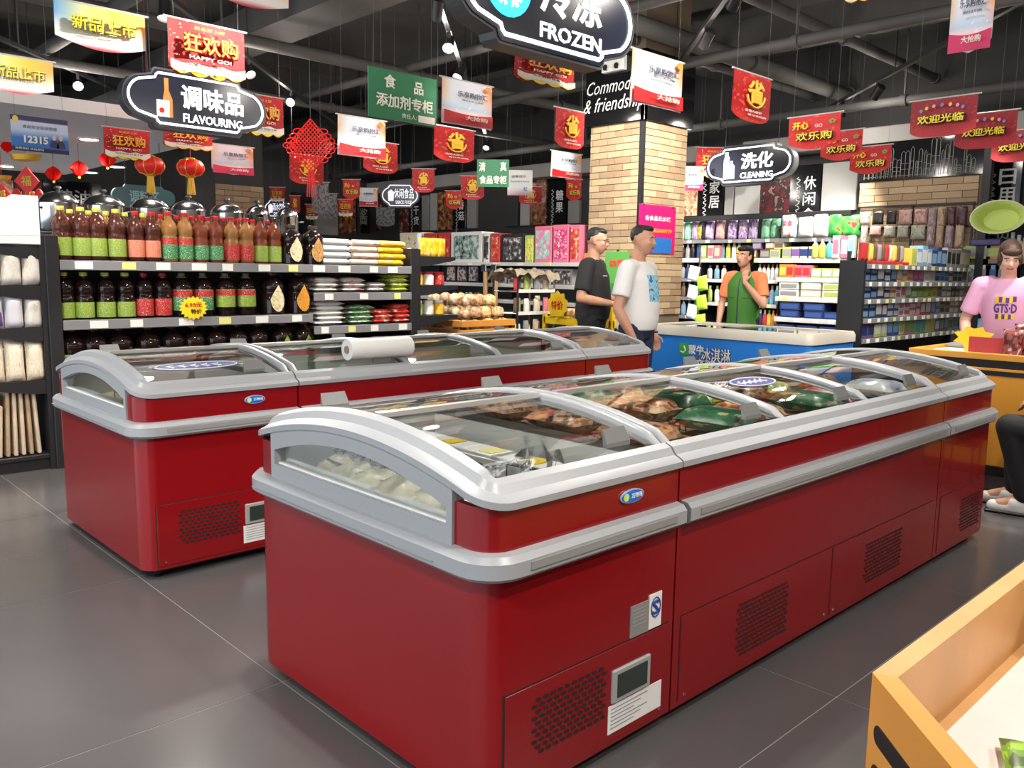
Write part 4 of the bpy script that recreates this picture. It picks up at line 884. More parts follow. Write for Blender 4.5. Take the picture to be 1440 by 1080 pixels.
# top of it: red framed display of toothbrushes
tb = thing('toothbrush_display', 'red framed display of yellow and brown toothbrush packs on the toothpaste shelf', 'display', (7.22+tx(1231), TY+.03, tz[0]), 0)
TBW = tx(1279)-tx(1231)
ob('tray', MB().box(0, TBW, 0, .15, 0, .03, .004), CL['red'], tb); ob('back_card', MB().box(0, TBW, .13, .15, 0, .19), CL['red'], tb)
for i in range(9): ob('toothbrush_pack', pouchm(), (CL['yellow'], CL['brown'], CL['grey'], CL['brown'], CL['red'], CL['cream'])[i % 6], tb, loc=(TBW*(i+.5)/9, .06, .03), scale=(TBW/10, .04, .15))
# hanging packs on the pilaster
HPK = {k: printed('hang_'+k, *v, 18) for k, v in dict(grey=(srgb(150, 145, 142), srgb(165, 160, 155), srgb(120, 116, 112)), black=(srgb(30, 28, 28), srgb(45, 40, 40), srgb(20, 18, 18)), rose=(srgb(190, 140, 135), srgb(205, 165, 155), srgb(170, 110, 110)), mauve=(srgb(170, 150, 155), srgb(150, 125, 130), srgb(200, 180, 180)), sage=(srgb(165, 165, 145), srgb(185, 180, 165), srgb(140, 145, 125)), tan=(srgb(170, 140, 115), srgb(190, 165, 135), srgb(140, 105, 85)), lace=(srgb(50, 30, 32), srgb(90, 50, 55), srgb(30, 20, 22))).items()}
hg = thing('hook_panel', 'wire hook panel with hanging packs on the brick pilaster', 'hook panel', (9.95, 4.56, 0), Q)
for z in (2.12, 1.87): ob('hook_bar', MB().box(0, 1.3, .0, .02, z, z+.02), BLACK, hg)
for s in (.02, .64, 1.28): ob('hook_rail', MB().box(s-.01, s+.01, .02, .035, 1.5, 2.14), BLACK, hg)
def hang(u0, u1, v0, v1, m, lb, x=9.91, nm='hanging_pack'):
    a, b = on_x(u0, v0, x), on_x(u1, v0, x); z1 = a.z*.5+b.z*.5; z0 = on_x((u0+u1)/2, v1, x).z; w = abs(a.y-b.y)
    t = thing(nm, lb, 'pack', (x, (a.y+b.y)/2, z0), Q, 'hanging packs on the brick pilaster'); h = z1-z0
    ob('pack', pouchm(), HPK[m], t, scale=(w*.96, .05, h)); ob('header_card', MB().box(-w*.44, w*.44, -.006, .004, h*.9, h), HPK[m], t)
    ob('hook', MB().tube([(0, .03, h*.97), (0, -.03, h*.97), (0, -.04, h*.99)], .004, 5), CHROME, t)
for i, (u0, u1, m, lb) in enumerate(((1210, 1225, 'grey', 'grey pack at the left end of the upper hanging row'), (1227, 1244, 'black', 'black pack with pale rim in the upper hanging row'), (1247, 1262, 'black', 'narrow black pack third in the upper hanging row'), (1264, 1284, 'rose', 'large rose pack in the upper hanging row'), (1286, 1305, 'rose', 'rose pack fifth in the upper hanging row'), (1306, 1318, 'mauve', 'mauve pack in the upper hanging row'), (1319, 1331, 'tan', 'tan pack with red header in the upper hanging row'), (1332, 1346, 'lace', 'dark lacy pack in the upper hanging row'), (1347, 1362, 'lace', 'dark lacy pack at the right end of the upper hanging row'))):
    hang(u0, u1, 298-.06*(u0-1210), 316-.02*(u0-1210)+(5 if i > 4 else 0), m, lb)
for i, (u0, u1, v1, m, lb) in enumerate(((1211, 1221, 345, 'grey', 'long pale strip pack at the left of the lower hanging row'), (1223, 1240, 331, 'rose', 'rose pack in the lower hanging row'), (1243, 1260, 333, 'sage', 'sage pack in the lower hanging row'), (1262, 1278, 334, 'sage', 'sage patterned pack in the lower hanging row'), (1281, 1302, 336, 'sage', 'large pale sage pack in the lower hanging row'), (1304, 1316, 346, 'mauve', 'dark mauve tube pack in the lower hanging row'), (1317, 1328, 348, 'tan', 'tan tube pack in the lower hanging row'), (1330, 1342, 348, 'mauve', 'mauve tube pack in the lower hanging row'), (1344, 1357, 348, 'tan', 'cream tan tube pack at the right end of the lower hanging row'))):
    hang(u0, u1, 318-.02*(u0-1210), v1, m, lb)
# ================================================================ household wall shelving at the right edge
W3 = Unit('household_shelf', 'black wall shelving with a green basin at the right edge', 'shelving', (WX, 3.08, 0), Q, 1.9, .40, 1.75)
za = wz(1395, 364); 
for z, n in ((za, 1), (wz(1395, 402), 2), (wz(1395, 440), 3), (wz(1395, 470), 4)): W3.shelf(0, 1.9, z, 0, .05, tagrow(0, 1.9, 5, .07, 70+n), bm=SHELF if n == 1 else WSH)
carton((WX+.1, on_x(1378, 350, WX+.1).y, za), Q, .28, .2, .14, CL['lime'], CL['grey'], 'lime and grey carton below the green basin', None); carton((WX+.1, on_x(1409, 350, WX+.1).y, za), Q, .24, .2, .14, CL['orange'], CL['lime'], 'orange carton behind the woman in pink', None)
for i, (u, c, v_) in enumerate(((1373, 'white', 399), (1386, 'white', 399), (1398, 'sky', 399), (1412, 'white', 399))): carton((WX+.1, on_x(u, v_, WX+.1).y, wz(1395, 402)), Q, .14, .2, .22, CL[c], CL['grey' if c == 'white' else 'blue'], ('white storage carton left of the woman in pink, first', 'white storage carton left of the woman in pink, second', 'sky blue carton left of the woman in pink', 'white carton hidden behind the woman in pink')[i], None)
for i in range(5): carton((WX+.1, on_x(1366+14*i, 430, WX+.1).y, wz(1395, 440)), Q, .15, .2, .2, CL['yellow'], CL['orange'], 'yellow carton on the third household shelf by the woman in pink', 'yellow cartons by the woman in pink'); carton((WX+.1, on_x(1366+14*i, 460, WX+.1).y, wz(1395, 470)), Q, .15, .2, .16, CL['teal'], CL['sky'], 'teal carton on the low household shelf by the woman in pink', 'teal cartons by the woman in pink')
bs = on_x(1408, 309, WX-.02); BAS = C('basin_lime', 205, 225, 120)
ba = thing('wash_basin', 'lime green plastic basin tilted up on the household shelf', 'basin', bs, Q); 
mb = MB().lathe([(.001, .0), (.17, .0), (.20, .06), (.24, .115), (.265, .12), (.27, .11)], 28, caps=False, sy=.66)
o = ob('bowl', mb, BAS, ba, smooth=60); o.rotation_euler = (R(78), 0, R(0))
ob('rim', MB().tube([(.267*_c(i*math.pi/14), .176*_s(i*math.pi/14), .116) for i in range(28)], .008, 6, True), C('basin_rim', 235, 240, 200), o)
pg = ob('storage_box', MB().box(-.2, .2, -.15, .15, 0, .07, .01), C('violet_box', 70, 60, 120), loc=(WX+.15, on_x(1395, 335, WX+.15).y, za+.141)); tag(pg, 'flat violet storage box under the green basin', 'box')
for i in range(3): shampoo((WX+.05, on_x(1424+9*i, 335, WX+.05).y, za), Q, .09, .28-.03*i, CL['cream'], CL['white'], 'cream bottle beside the green basin, above the woman in pink', 'cream bottles beside the basin')
# ================================================================ gift shelving behind the bread (faces -X at X = 6.6)
GX = 6.62
G3 = Unit('gift_shelf', 'black shelving of boxed gifts and dolls behind the bread table', 'shelving', (GX, 10.2, 0), Q, 4.26, .42, 1.48, posts=4)
gl_ = lambda u: 10.2-on_x(u, 366, GX).y
gz = on_x(725, 369, GX).z
G3.shelf(0, 4.26, gz, 0, .04, tagrow(.2, 4, 9, .08, 90), WSH, bm=WSH); G3.shelf(0, 4.26, on_x(650, 397, GX).z, 0, .04, (), WSH, bm=WSH); G3.shelf(0, 4.26, on_x(730, 410, GX).z-.1, 0, .04, (), WSH, bm=WSH)
def gift(u0, u1, v0, m1, m2, lb, d=.2, z=None, dx=.03, txt=None):
    a, b = on_x(u0, v0, GX+dx), on_x(u1, v0, GX+dx); z = gz if z is None else z; h = (a.z+b.z)/2-z; w = abs(a.y-b.y)
    t = thing('gift_box', lb, 'box', (GX+dx, (a.y+b.y)/2, z), Q)
    ob('box', MB().box(-w/2+.004, w/2-.004, 0, d, 0, h, .004), m1, t); ob('picture', MB().box(-w*.4, w*.4, -.002, .004, h*.1, h*.88), m2, t); ob('lid_line', MB().box(-w/2+.002, w/2-.002, -.002, d+.002, h*.93, h*.95), m1, t)
PIC = {k: printed('pic_'+k, *v, 120) for k, v in dict(ink=(srgb(200, 205, 200), srgb(120, 150, 140), srgb(40, 50, 50)), dark=(srgb(40, 38, 40), srgb(90, 85, 85), srgb(200, 195, 190)), doll=(srgb(230, 120, 165), srgb(150, 200, 190), srgb(245, 205, 215)), doll2=(srgb(235, 150, 180), srgb(200, 60, 110), srgb(240, 225, 215)), red=(srgb(190, 40, 40), srgb(210, 90, 70), srgb(235, 200, 150)), pat=(srgb(70, 65, 70), srgb(180, 170, 165), srgb(150, 40, 60)), beige=(srgb(205, 195, 160), srgb(225, 215, 190), srgb(160, 150, 110)), yg=(srgb(170, 200, 70), srgb(230, 220, 110), srgb(190, 120, 170)), bluew=(srgb(90, 170, 205), srgb(225, 235, 240), srgb(60, 120, 170))).items()}
gift(562, 594, 327, CL['cream'], PIC['beige'], 'beige gift box at the left of the gift shelf'); gift(596, 614, 328, CL['red'], PIC['red'], 'red gift box left of the white tea gift box'); gift(616, 632, 327, CL['red'], PIC['red'], 'red gift box touching the white tea gift box')
gift(634, 678, 326, CL['white'], PIC['ink'], 'large white gift box with ink landscape picture'); gift(680, 688, 327, CL['white'], PIC['dark'], 'narrow black and white gift box'); gift(690, 703, 328, CL['red'], PIC['red'], 'narrow red gift box right of the white one')
gift(705, 737, 329, CL['black'], PIC['dark'], 'black gift box with white figure'); gift(738, 750, 331, CL['lime'], PIC['yg'], 'yellow green gift box'); gift(752, 776, 318, CL['pink'], PIC['doll'], 'pink mermaid doll box'); gift(778, 800, 316, CL['pink'], PIC['doll2'], 'pink doll box at the right'); gift(802, 816, 316, CL['pink'], PIC['red'], 'tall pink and red doll box beside the brick pillar')
z2 = on_x(650, 397, GX).z
for i, (u0, u1) in enumerate(((627, 641), (642, 657), (658, 673))): gift(u0, u1, 372, CL['black'], PIC['pat'], ('left', 'middle', 'right')[i]+' dark patterned box under the white tea gift box', z=z2)
for i, (u0, u1) in enumerate(((690, 712), (714, 745), (747, 775), (777, 805))): gift(u0, u1, 378, CL['grey'], PIC['dark'], ('first', 'second', 'third', 'fourth')[i]+' grey wrapped box on the shelf under the doll boxes', z=z2)
gift(655, 680, 417, CL['sky'], PIC['bluew'], 'sky blue box low behind the bread', z=on_x(730, 410, GX).z-.1)
for i, u in enumerate((683, 697)):
    p = on_x(u, 372, GX-.06); t = thing('wooden_post', ('left', 'right')[i]+' wooden pole with metal bracket behind the bread table', 'pole', (GX-.06, p.y, 0)); ob('pole', MB().cyl((0, 0, 0), (0, 0, p.z-.08), .03, 10), C('pole_wood', 190, 150, 100), t, smooth=True); ob('bracket', MB().box(-.04, .04, -.045, .045, p.z-.08, p.z, .006), CHROME, t)
# ================================================================ bread table
WOOD = mat('stall_wood', srgb(205, 140, 62), .42, noise=.12, nscale=3); WOOD2 = mat('stall_orange', srgb(245, 172, 62), .4, noise=.06, nscale=2)
bt = thing('bread_table', 'low wooden display table heaped with bagged bread', 'table', (5.0, 5.92, 0))
BW, BD = .68, .82
for (a, b, c, d) in ((0, BW, 0, .03), (0, BW, BD-.03, BD), (0, .03, .03, BD-.03), (BW-.03, BW, .03, BD-.03)):
    ob('rim_board', MB().box(a, b, c, d, .80, .86, .003), WOOD, bt); ob('rim_board', MB().box(a, b, c, d, .72, .775, .003), WOOD, bt); ob('apron', MB().box(a+.01, b-.01, c+.004, d-.004, .12, .66, .003), WOOD, bt)
ob('table_top', MB().box(.02, BW-.02, .02, BD-.02, .74, .76), BLACK, bt); ob('plinth', MB().box(.03, BW-.03, .03, BD-.03, 0, .12), BLACK, bt)
for a in (.0, BW-.05):
    for b in (.0, BD-.05): ob('post', MB().box(a+.005, a+.045, b+.005, b+.045, .1, .8), BLACK, bt)
BRD = [printed('bread_'+k, *v, 22, thr=(.48, .6)) for k, v in dict(a=(srgb(205, 160, 100), srgb(225, 195, 145), srgb(170, 115, 65)), b=(srgb(225, 210, 185), srgb(210, 180, 140), srgb(185, 135, 85)), c=(srgb(150, 100, 70), srgb(195, 160, 125), srgb(220, 205, 185)))]if False else [printed('bread_a', srgb(205, 160, 100), srgb(225, 195, 145), srgb(170, 115, 65), 22), printed('bread_b', srgb(228, 214, 190), srgb(212, 182, 142), srgb(185, 135, 85), 22), printed('bread_c', srgb(150, 100, 70), srgb(195, 160, 125), srgb(220, 205, 185), 22)]
r = random.Random(4)
def breadbag(p, rz, s, m, lb, grp):
    t = thing('bread_bag', lb, 'bread bag', p, rz, grp)
    ob('loaf', cached('loaf', lambda: MB().lathe([(.3, 0), (.48, .06), (.5, .35), (.42, .6), (.15, .72)], 10, sy=.8).mesh('loaf', None, 'all')), m, t, scale=(s, s, s)); ob('tied_neck', cached('neck', lambda: MB().lathe([(.12, .66), (.05, .72), (.14, .82), (.10, .80)], 8).mesh('tied_neck', None, 'all')), glass('bag_film', (.9, .9, .88), 1.2, .2), t, scale=(s, s, s))
for zi, (z, nx, ny, s) in enumerate(((.762, 4, 5, .15), (.885, 4, 5, .148), (1.0, 3, 4, .145))):
    for i in range(nx):
        for j in range(ny):
            mi = (0 if i*1.0/nx > .45 else 1 if j % 2 else 2); 
            breadbag((5.0+.10+zi*.04+(BW-.2-zi*.08)*(i/max(1, nx-1))+r.uniform(-.02, .02), 5.92+.10+zi*.04+(BD-.2-zi*.08)*(j/max(1, ny-1))+r.uniform(-.02, .02), z-.012*r.random()*(zi > 0)), r.uniform(0, 3), s*r.uniform(.9, 1.05), BRD[mi], ('golden', 'pale', 'brown')[mi]+' bread bag in the '+('bottom', 'middle', 'top')[zi]+' layer of the heap', ('golden', 'pale', 'brown')[mi]+' bread bags '+str(zi))
# ================================================================ wire rack with small snacks, yellow promotion table
rk = thing('wire_rack', 'black and chrome wire rack of small snack packs beside the bread table', 'rack', (5.80, 6.02, 0)); RW, RD = .52, .36
for a in (0, RW):
    for b in (0, RD): ob('post', MB().cyl((a, b, 0), (a, b, 1.24), .012, 8), BLACK if a == 0 else CHROME, rk)
for z in (.45, .66, .90, 1.12):
    s = ob('wire_shelf', MB().tube([(0, 0, z), (RW, 0, z), (RW, RD, z), (0, RD, z)], .007, 5, True), CHROME, rk); g = MB()
    for i in range(1, 12): g.tube([(RW*i/12, 0, z), (RW*i/12, RD, z)], .0025, 4)
    ob('shelf_wires', g, CHROME, s)
    ob('ticket_rail', MB().box(0, RW, -.012, -.006, z-.01, z+.025), WSH, s)
r = random.Random(8); cc = list(CL)
for zi, z in enumerate((.458, .668, .908, 1.128)):
    for i in range(7):
        c1 = ('white', 'cream', 'brown', 'grey', 'pink', 'lime', 'cream', 'red')[(i*3+zi*5) % 8]
        pouch((5.845+.07*i, 6.09+.05*(i % 2), z), R(r.uniform(-5, 5)), .066, .05, r.uniform(.11, .17), CL[c1], '%s snack bag on the %s level of the wire rack' % (c1, ('lowest', 'second', 'third', 'top')[zi]), '%s snack bags on rack level %d' % (c1, zi), 'snack_bag')
cv = thing('plastic_cover', 'crumpled translucent sheet lying over the top of the wire rack', 'sheet', (5.79, 5.99, 1.255))
ob('sheet', MB().grid(lambda u, v: (u*.62-.03, v*.44, .025*_s(u*5+v*4)+.02*_s(u*13+v*9)+.012*_s(u*31+v*17)+.06+.012*_s(v*23-u*19)-.05*abs(2*v-1)**4), 40, 28), mat('film_grey', srgb(150, 140, 122), .25), cv, smooth='all')
yt = thing('promotion_table', 'yellow metal promotion frame behind the man in black', 'frame', (6.17, 5.12, 0)); YEL = C('frame_yellow', 232, 196, 20)
for (a, b, h) in ((0, 0, 1.12), (0, .88, .9), (.36, 0, .9), (.36, .88, .9)): ob('post', MB().box(a-.018, a+.018, b-.018, b+.018, 0, h), YEL, yt)
for (a, b, c, d) in ((-.018, .018, 0, .88), (.342, .378, 0, .88), (0, .36, -.018, .018), (0, .36, .862, .898)): ob('rail', MB().box(a, b, c, d, .80, .87), YEL, yt)
ob('tray', MB().box(0, .36, 0, .88, .80, .81), BLACK, yt)
sc_ = thing('price_star', 'yellow starburst promotion sign on the yellow frame left of the man in black', 'price card', (6.14, 5.80, .96), R(-90)); ob('card', MB().prism([((.15 if i % 2 else .12)*_c(i*math.pi/10), (.15 if i % 2 else .12)*_s(i*math.pi/10)+.03) for i in range(20)], -.004, 0, 'y'), YEL, sc_); ob('foot', MB().box(-.12, .12, -.004, .06, -.088, -.08), YEL, sc_); put_text('特价', .16, .09, C('ink_red', 190, 20, 20), sc_, (0, -.006, .03), bold=.01)
r = random.Random(5)
for i in range(6): pouch((6.28, 5.22+.13*i, .811), R(-90+r.uniform(-8, 8)), .12, .08, .15, BRD[i % 3], ('golden', 'pale', 'brown')[i % 3]+' bakery bag on the yellow promotion frame', ('golden', 'pale', 'brown')[i % 3]+' bakery bags on the yellow frame', 'bakery_bag')
# ================================================================ blue ice-cream freezer
ICB = mat('freezer_blue', srgb(40, 125, 215), .3); ICR = mat('freezer_cream_rim', srgb(205, 200, 188), .4)
bx, by, bw, bd, bh = 6.25, 4.78, 1.62, .80, .86
bf = thing('ice_cream_freezer', 'blue chest freezer with cream rim and ice-cream lettering', 'freezer', (bx, by, 0), Q)
def rrect(x0, x1, y0, y1, r, n=5):
    P = []
    for cx, cy, a0 in ((x1-r, y0+r, -90), (x1-r, y1-r, 0), (x0+r, y1-r, 90), (x0+r, y0+r, 180)):
        P += [(cx+r*_c(R(a0+90*i/n)), cy+r*_s(R(a0+90*i/n))) for i in range(n+1)]
    return P
o = MB(); pl = rrect(0, bw, 0, bd, .05); n = len(pl); o.add([(x, y, .06) for x, y in pl]+[(x, y, .78) for x, y in pl], [(i, (i+1) % n, n+(i+1) % n, n+i) for i in range(n)]+[tuple(range(n))[::-1]])
ob('body', o, ICB, bf, smooth=True)
pi_ = rrect(.07, bw-.07, .07, bd-.07, .05); po_ = rrect(-.015, bw+.015, -.015, bd+.015, .065); pt_ = rrect(.0, bw, .0, bd, .06)
rm = MB(); rm.add([(x, y, .775) for x, y in po_]+[(x, y, .83) for x, y in po_]+[(x, y, bh) for x, y in pt_]+[(x, y, bh) for x, y in pi_]+[(x, y, .77) for x, y in pi_], [(k*n+i, k*n+(i+1) % n, (k+1)*n+(i+1) % n, (k+1)*n+i) for k in range(4) for i in range(n)])
ob('rim', rm, ICR, bf, smooth=True)
li = MB(); li.add([(x, y, .30) for x, y in pi_]+[(x, y, .80) for x, y in pi_], [(i, (i+1) % n, n+(i+1) % n, n+i)[::-1] for i in range(n)]+[tuple(range(n))]); ob('liner', li, LINER, bf)
for a, b, z in ((.07, bw*.53, .845), (bw*.47, bw-.07, .852)):
    l = ob('sliding_lid', MB().box(a, b, .07, bd-.07, z-.004, z), FGLASS, bf); ob('lid_frame', MB().box(a, a+.03, .07, bd-.07, z-.008, z+.006), ALU, l); ob('lid_frame', MB().box(b-.03, b, .07, bd-.07, z-.008, z+.006), ALU, l)
ob('base', MB().box(.04, bw-.04, .04, bd-.04, 0, .06), BLACK, bf)
DB = mat('lettering_navy', srgb(20, 30, 90), .4)
def bpx(u, v): p = on_x(u, v, bx); return by-p.y, p.z
lg = ob('logo_tile', MB().box(-.05, .05, -.004, 0, -.05, .05, .002), C('logo_green', 60, 165, 60), bf, loc=(bpx(962, 491)[0], -.001, bpx(962, 491)[1])); ob('logo_mark', MB().tube([(-.03, -.005, -.02), (-.005, -.005, -.03), (.02, -.005, -.005), (.0, -.005, .03)], .007, 6), WHITE, lg)
x_, z_ = bpx(979, 492); put_text('蒙牛', .16, .085, WHITE, bf, (x_, -.002, z_), bold=.012)
x_, z_ = bpx(1007, 500); put_text('冰淇淋', .30, .13, DB, bf, (x_, .0, z_), bold=.03); put_text('冰淇淋', .29, .12, WHITE, bf, (x_, -.007, z_), bold=.006)
x_, z_ = bpx(992, 514); put_text('随变随心', .42, .12, DB, bf, (x_, .0, z_), bold=.03); put_text('随变随心', .41, .11, WHITE, bf, (x_, -.007, z_), bold=.006)
dk = MB(); dk.prism([(.62+.14*_c(R(a)), .40+.26*_s(R(a))) for a in range(0, 181, 15)], -.0015, 0, 'y'); ob('print_shade', dk, C('blue_print', 60, 105, 165), bf)
r = random.Random(6)
for i in range(14):
    c1 = ('white', 'sky', 'cream', 'red', 'lime', 'blue', 'pink')[i % 7]
    carton((bx+.18+.14*(i % 4), by-.2-.36*(i//4)-.02*(i % 3), .301), R(r.uniform(0, 90)), .16, .12, .2+.1*r.random(), CL[c1], CL['white'], '%s ice-cream carton inside the blue chest freezer' % c1, '%s ice-cream cartons' % c1)
# ================================================================ orange stall at the right edge
st = thing('fruit_stall', 'orange wooden stall with black slots at the right edge', 'stall', (5.72, 2.2, 0), Q); SW, SDp, SZ = 1.55, 1.1, .86
ob('front_panel', MB().box(0, SW, 0, .03, .16, SZ-.09, .003), WOOD2, st); ob('top_rail', MB().box(0, SW, -.01, .03, SZ-.04, SZ, .003), WOOD2, st); ob('rear_rail', MB().box(0, SW, SDp-.03, SDp, SZ-.1, SZ, .003), WOOD2, st)
ob('slot_board', MB().box(0, SW, .006, .03, SZ-.09, SZ-.04), BLACK, st); ob('slot_board', MB().box(.04, SW-.04, -.003, .004, SZ-.135, SZ-.105), BLACK, st)
for a in (0, SW-.03): ob('side_panel', MB().box(a, a+.03, .03, SDp-.03, .16, SZ, .003), WOOD2, st)
ob('plinth', MB().box(.05, SW-.05, .06, SDp-.06, 0, .17), mat('plinth_grey', (.22, .22, .21), .5), st); ob('kick_strip', MB().box(.0, SW, -.005, .03, .10, .16), BLACK, st)
ob('tray_floor', MB().box(.03, SW-.03, .03, SDp-.03, SZ-.05, SZ-.03), WOOD2, st)
sh = tag(ob('paper_sheet', MB().box(5.76, 6.78, 1.50, 2.16, SZ-.029, SZ-.02), PAPER), 'bright white paper covering the top of the orange stall', 'paper')
DATE = printed('date_bag', srgb(95, 30, 30), srgb(150, 80, 75), srgb(205, 185, 180), 26)
for i in range(5):
    for j in range(4):
        pouch((5.86+.14*i, 1.22+.135*j-.02*i, SZ-.02), R(-90+4*_s(i*3+j)), .135, .12, .17+.03*i, DATE, 'clear bag of dark red dates on the orange stall', 'bags of dates on the stall', 'date_bag')
rb = tag(ob('red_card', MB().box(-.012, .012, -.10, .10, 0, .11, .002), CL['red'], loc=(5.85, 1.78, SZ-.019)), 'red divider card at the left of the date bags', 'card')
yb = thing('flower_sign', 'yellow flower-shaped price sign standing on the orange stall', 'price card', (6.05, 1.92, SZ-.019), R(-80)); ob('card', MB().prism([((.13 if i % 2 else .09)*_c(i*math.pi/8), (.08 if i % 2 else .06)*_s(i*math.pi/8)+.09) for i in range(16)], -.005, 0, 'y'), YEL, yb); ob('foot', MB().box(-.05, .05, -.005, .05, 0, .015), YEL, yb)
gb = tag(ob('grey_tray', MB().box(-.25, .25, -.16, .16, 0, .03, .01), CL['grey'], loc=(6.50, 2.0, SZ-.019)), 'flat grey tray on the white paper of the orange stall', 'tray')
# ================================================================ hanging flags
def gradmat(name, stops, conf=None, cs=26, xgrad=None, thr=.66):
    if name in MATS: return MATS[name]
    m = mat(name, stops[0][1], .6); nt = m.node_tree; b = nt.nodes['Principled BSDF']
    tc = nt.nodes.new('ShaderNodeTexCoord'); sx = nt.nodes.new('ShaderNodeSeparateXYZ'); nt.links.new(tc.outputs['Object'], sx.inputs[0])
    def ramp(st, out, mul):
        mr = nt.nodes.new('ShaderNodeMath'); mr.operation = 'MULTIPLY'; mr.inputs[1].default_value = mul; nt.links.new(out, mr.inputs[0])
        r = nt.nodes.new('ShaderNodeValToRGB'); e = r.color_ramp.elements; e[0].position, e[0].color = st[0][0], (*st[0][1], 1); e[1].position, e[1].color = st[-1][0], (*st[-1][1], 1)
        for p, c in st[1:-1]: q = e.new(p); q.color = (*c, 1)
        nt.links.new(mr.outputs[0], r.inputs[0]); return r
    r = ramp(stops, sx.outputs['Z'], -1); out = r.outputs[0]
    if xgrad:
        r2 = ramp(xgrad, sx.outputs['X'], 1); mx = nt.nodes.new('ShaderNodeMix'); mx.data_type = 'RGBA'
        mr = nt.nodes.new('ShaderNodeMapRange'); mr.inputs[1].default_value = -.75; mr.inputs[2].default_value = -.3; mr.inputs[3].default_value = 0; mr.inputs[4].default_value = 1
        nt.links.new(sx.outputs['Z'], mr.inputs[0]); nt.links.new(mr.outputs[0], mx.inputs[0]); nt.links.new(out, mx.inputs[6]); nt.links.new(r2.outputs[0], mx.inputs[7]); out = mx.outputs[2]
    if conf:
        v = nt.nodes.new('ShaderNodeTexNoise'); v.inputs['Scale'].default_value = cs; v.inputs['Detail'].default_value = 1; nt.links.new(tc.outputs['Object'], v.inputs['Vector'])
        gt = nt.nodes.new('ShaderNodeMath'); gt.operation = 'GREATER_THAN'; gt.inputs[1].default_value = thr; nt.links.new(v.outputs['Fac'], gt.inputs[0])
        mx = nt.nodes.new('ShaderNodeMix'); mx.data_type = 'RGBA'; mx.inputs[7].default_value = (*conf, 1); nt.links.new(gt.outputs[0], mx.inputs[0]); nt.links.new(out, mx.inputs[6]); out = mx.outputs[2]
    nt.links.new(out, b.inputs['Base Color']); return m
def clothm(kind):
    def mk():
        bot = {'flat': lambda u: 1, 'arc': lambda u: .80+.20*_s(math.pi*u), 'round': lambda u: 1-.16*abs(2*u-1)**4, 'scallop': lambda u: .93+.07*abs(_s(u*math.pi*4))-.06*abs(2*u-1)**3, 'point': lambda u: .84+.16*(1-abs(2*u-1))**.6}[kind]
        mb = MB(); n, m = 16, 6
        for s in (0, 1):
            mb.grid(lambda u, v: (u, .03*_s(u*5+v*2)*v+.02*_s(v*4)*_s(u*9)+s*.012, -v*bot(u)), n, m)
        k = n*m; mb.f = [q[::-1] if i < k else q for i, q in enumerate(mb.f)]
        return mb.mesh('cloth', None, 'all')
    return cached(('cloth', kind), mk)
def lowband(top, n=16, bumps=3, kind='scallop'):
    """a printed band filling the lower part of a flag, in unit flag coordinates"""
    def mk():
        bot = lambda u: .93+.07*abs(_s(u*math.pi*4))-.06*abs(2*u-1)**3
        if kind != 'scallop': bot = lambda u: .985
        mb = MB(); mb.grid(lambda u, v: (.01+.98*u, -.035, -(top+.05*abs(_s(u*math.pi*bumps))*(1 if top < .9 else 0)+(bot(u)-.01-top-.05*abs(_s(u*math.pi*bumps)))*v)), n, 1); mb.f = [q[::-1] for q in mb.f]
        return mb.mesh('print_band')
    return cached(('low', top, bumps, kind), mk)
ROD = mat('flag_rod', (.5, .5, .5), .4); STR = mat('string_grey', (.10, .10, .10), .7)
FT = {}
GOLD = C('print_gold', 235, 190, 60); INKY = C('print_yellow', 250, 225, 50); INKW = C('print_white', 245, 240, 225); INKD = C('print_dark', 60, 50, 30); INKR = C('print_red', 200, 30, 35); INKO = C('print_olive', 95, 85, 25); INKB = C('print_grey', 95, 100, 120)
mNEW = gradmat('flag_new', [(0, srgb(250, 200, 70)), (.55, srgb(250, 240, 215)), (.85, srgb(248, 245, 245)), (.97, srgb(210, 70, 80))], None, xgrad=[(0, srgb(110, 170, 225)), (.35, srgb(220, 225, 130)), (.65, srgb(250, 195, 60)), (1, srgb(250, 170, 90))])
mCAR = gradmat('flag_carnival', [(0, srgb(195, 28, 32)), (1, srgb(180, 22, 28))], srgb(245, 200, 150), 22, thr=.69)
mSAV = gradmat('flag_saving', [(0, srgb(175, 25, 25)), (.7, srgb(160, 18, 22)), (1, srgb(200, 40, 40))], srgb(205, 75, 60), 12, thr=.62)
mSKY = gradmat('flag_sky', [(0, srgb(225, 232, 240)), (.3, srgb(240, 240, 240)), (.62, srgb(170, 205, 230)), (.7, srgb(240, 215, 215))], srgb(235, 235, 240), 6, xgrad=[(0, srgb(225, 190, 150)), (.2, srgb(225, 230, 240)), (.75, srgb(228, 228, 236)), (1, srgb(240, 150, 60))])
mJOY = gradmat('flag_joy', [(0, srgb(190, 30, 32)), (1, srgb(200, 30, 30))], srgb(225, 90, 60), 10, thr=.68)
mWEL = gradmat('flag_welcome', [(0, srgb(140, 25, 35)), (.6, srgb(150, 22, 34)), (1, srgb(185, 40, 50))], srgb(165, 50, 55), 14, thr=.62)
mGRY = gradmat('flag_grey', [(0, srgb(150, 150, 150)), (1, srgb(125, 122, 125))], srgb(90, 85, 90), 9, thr=.55)
mPOL = gradmat('notice_blue', [(0, srgb(60, 55, 95)), (.13, srgb(70, 60, 105)), (.16, srgb(205, 215, 232)), (.4, srgb(190, 210, 235)), (.62, srgb(60, 120, 195)), (.86, srgb(50, 115, 195)), (.9, srgb(45, 35, 75))])
mWNT = gradmat('notice_white', [(0, srgb(240, 235, 232)), (.7, srgb(235, 240, 240)), (1, srgb(230, 180, 190))])
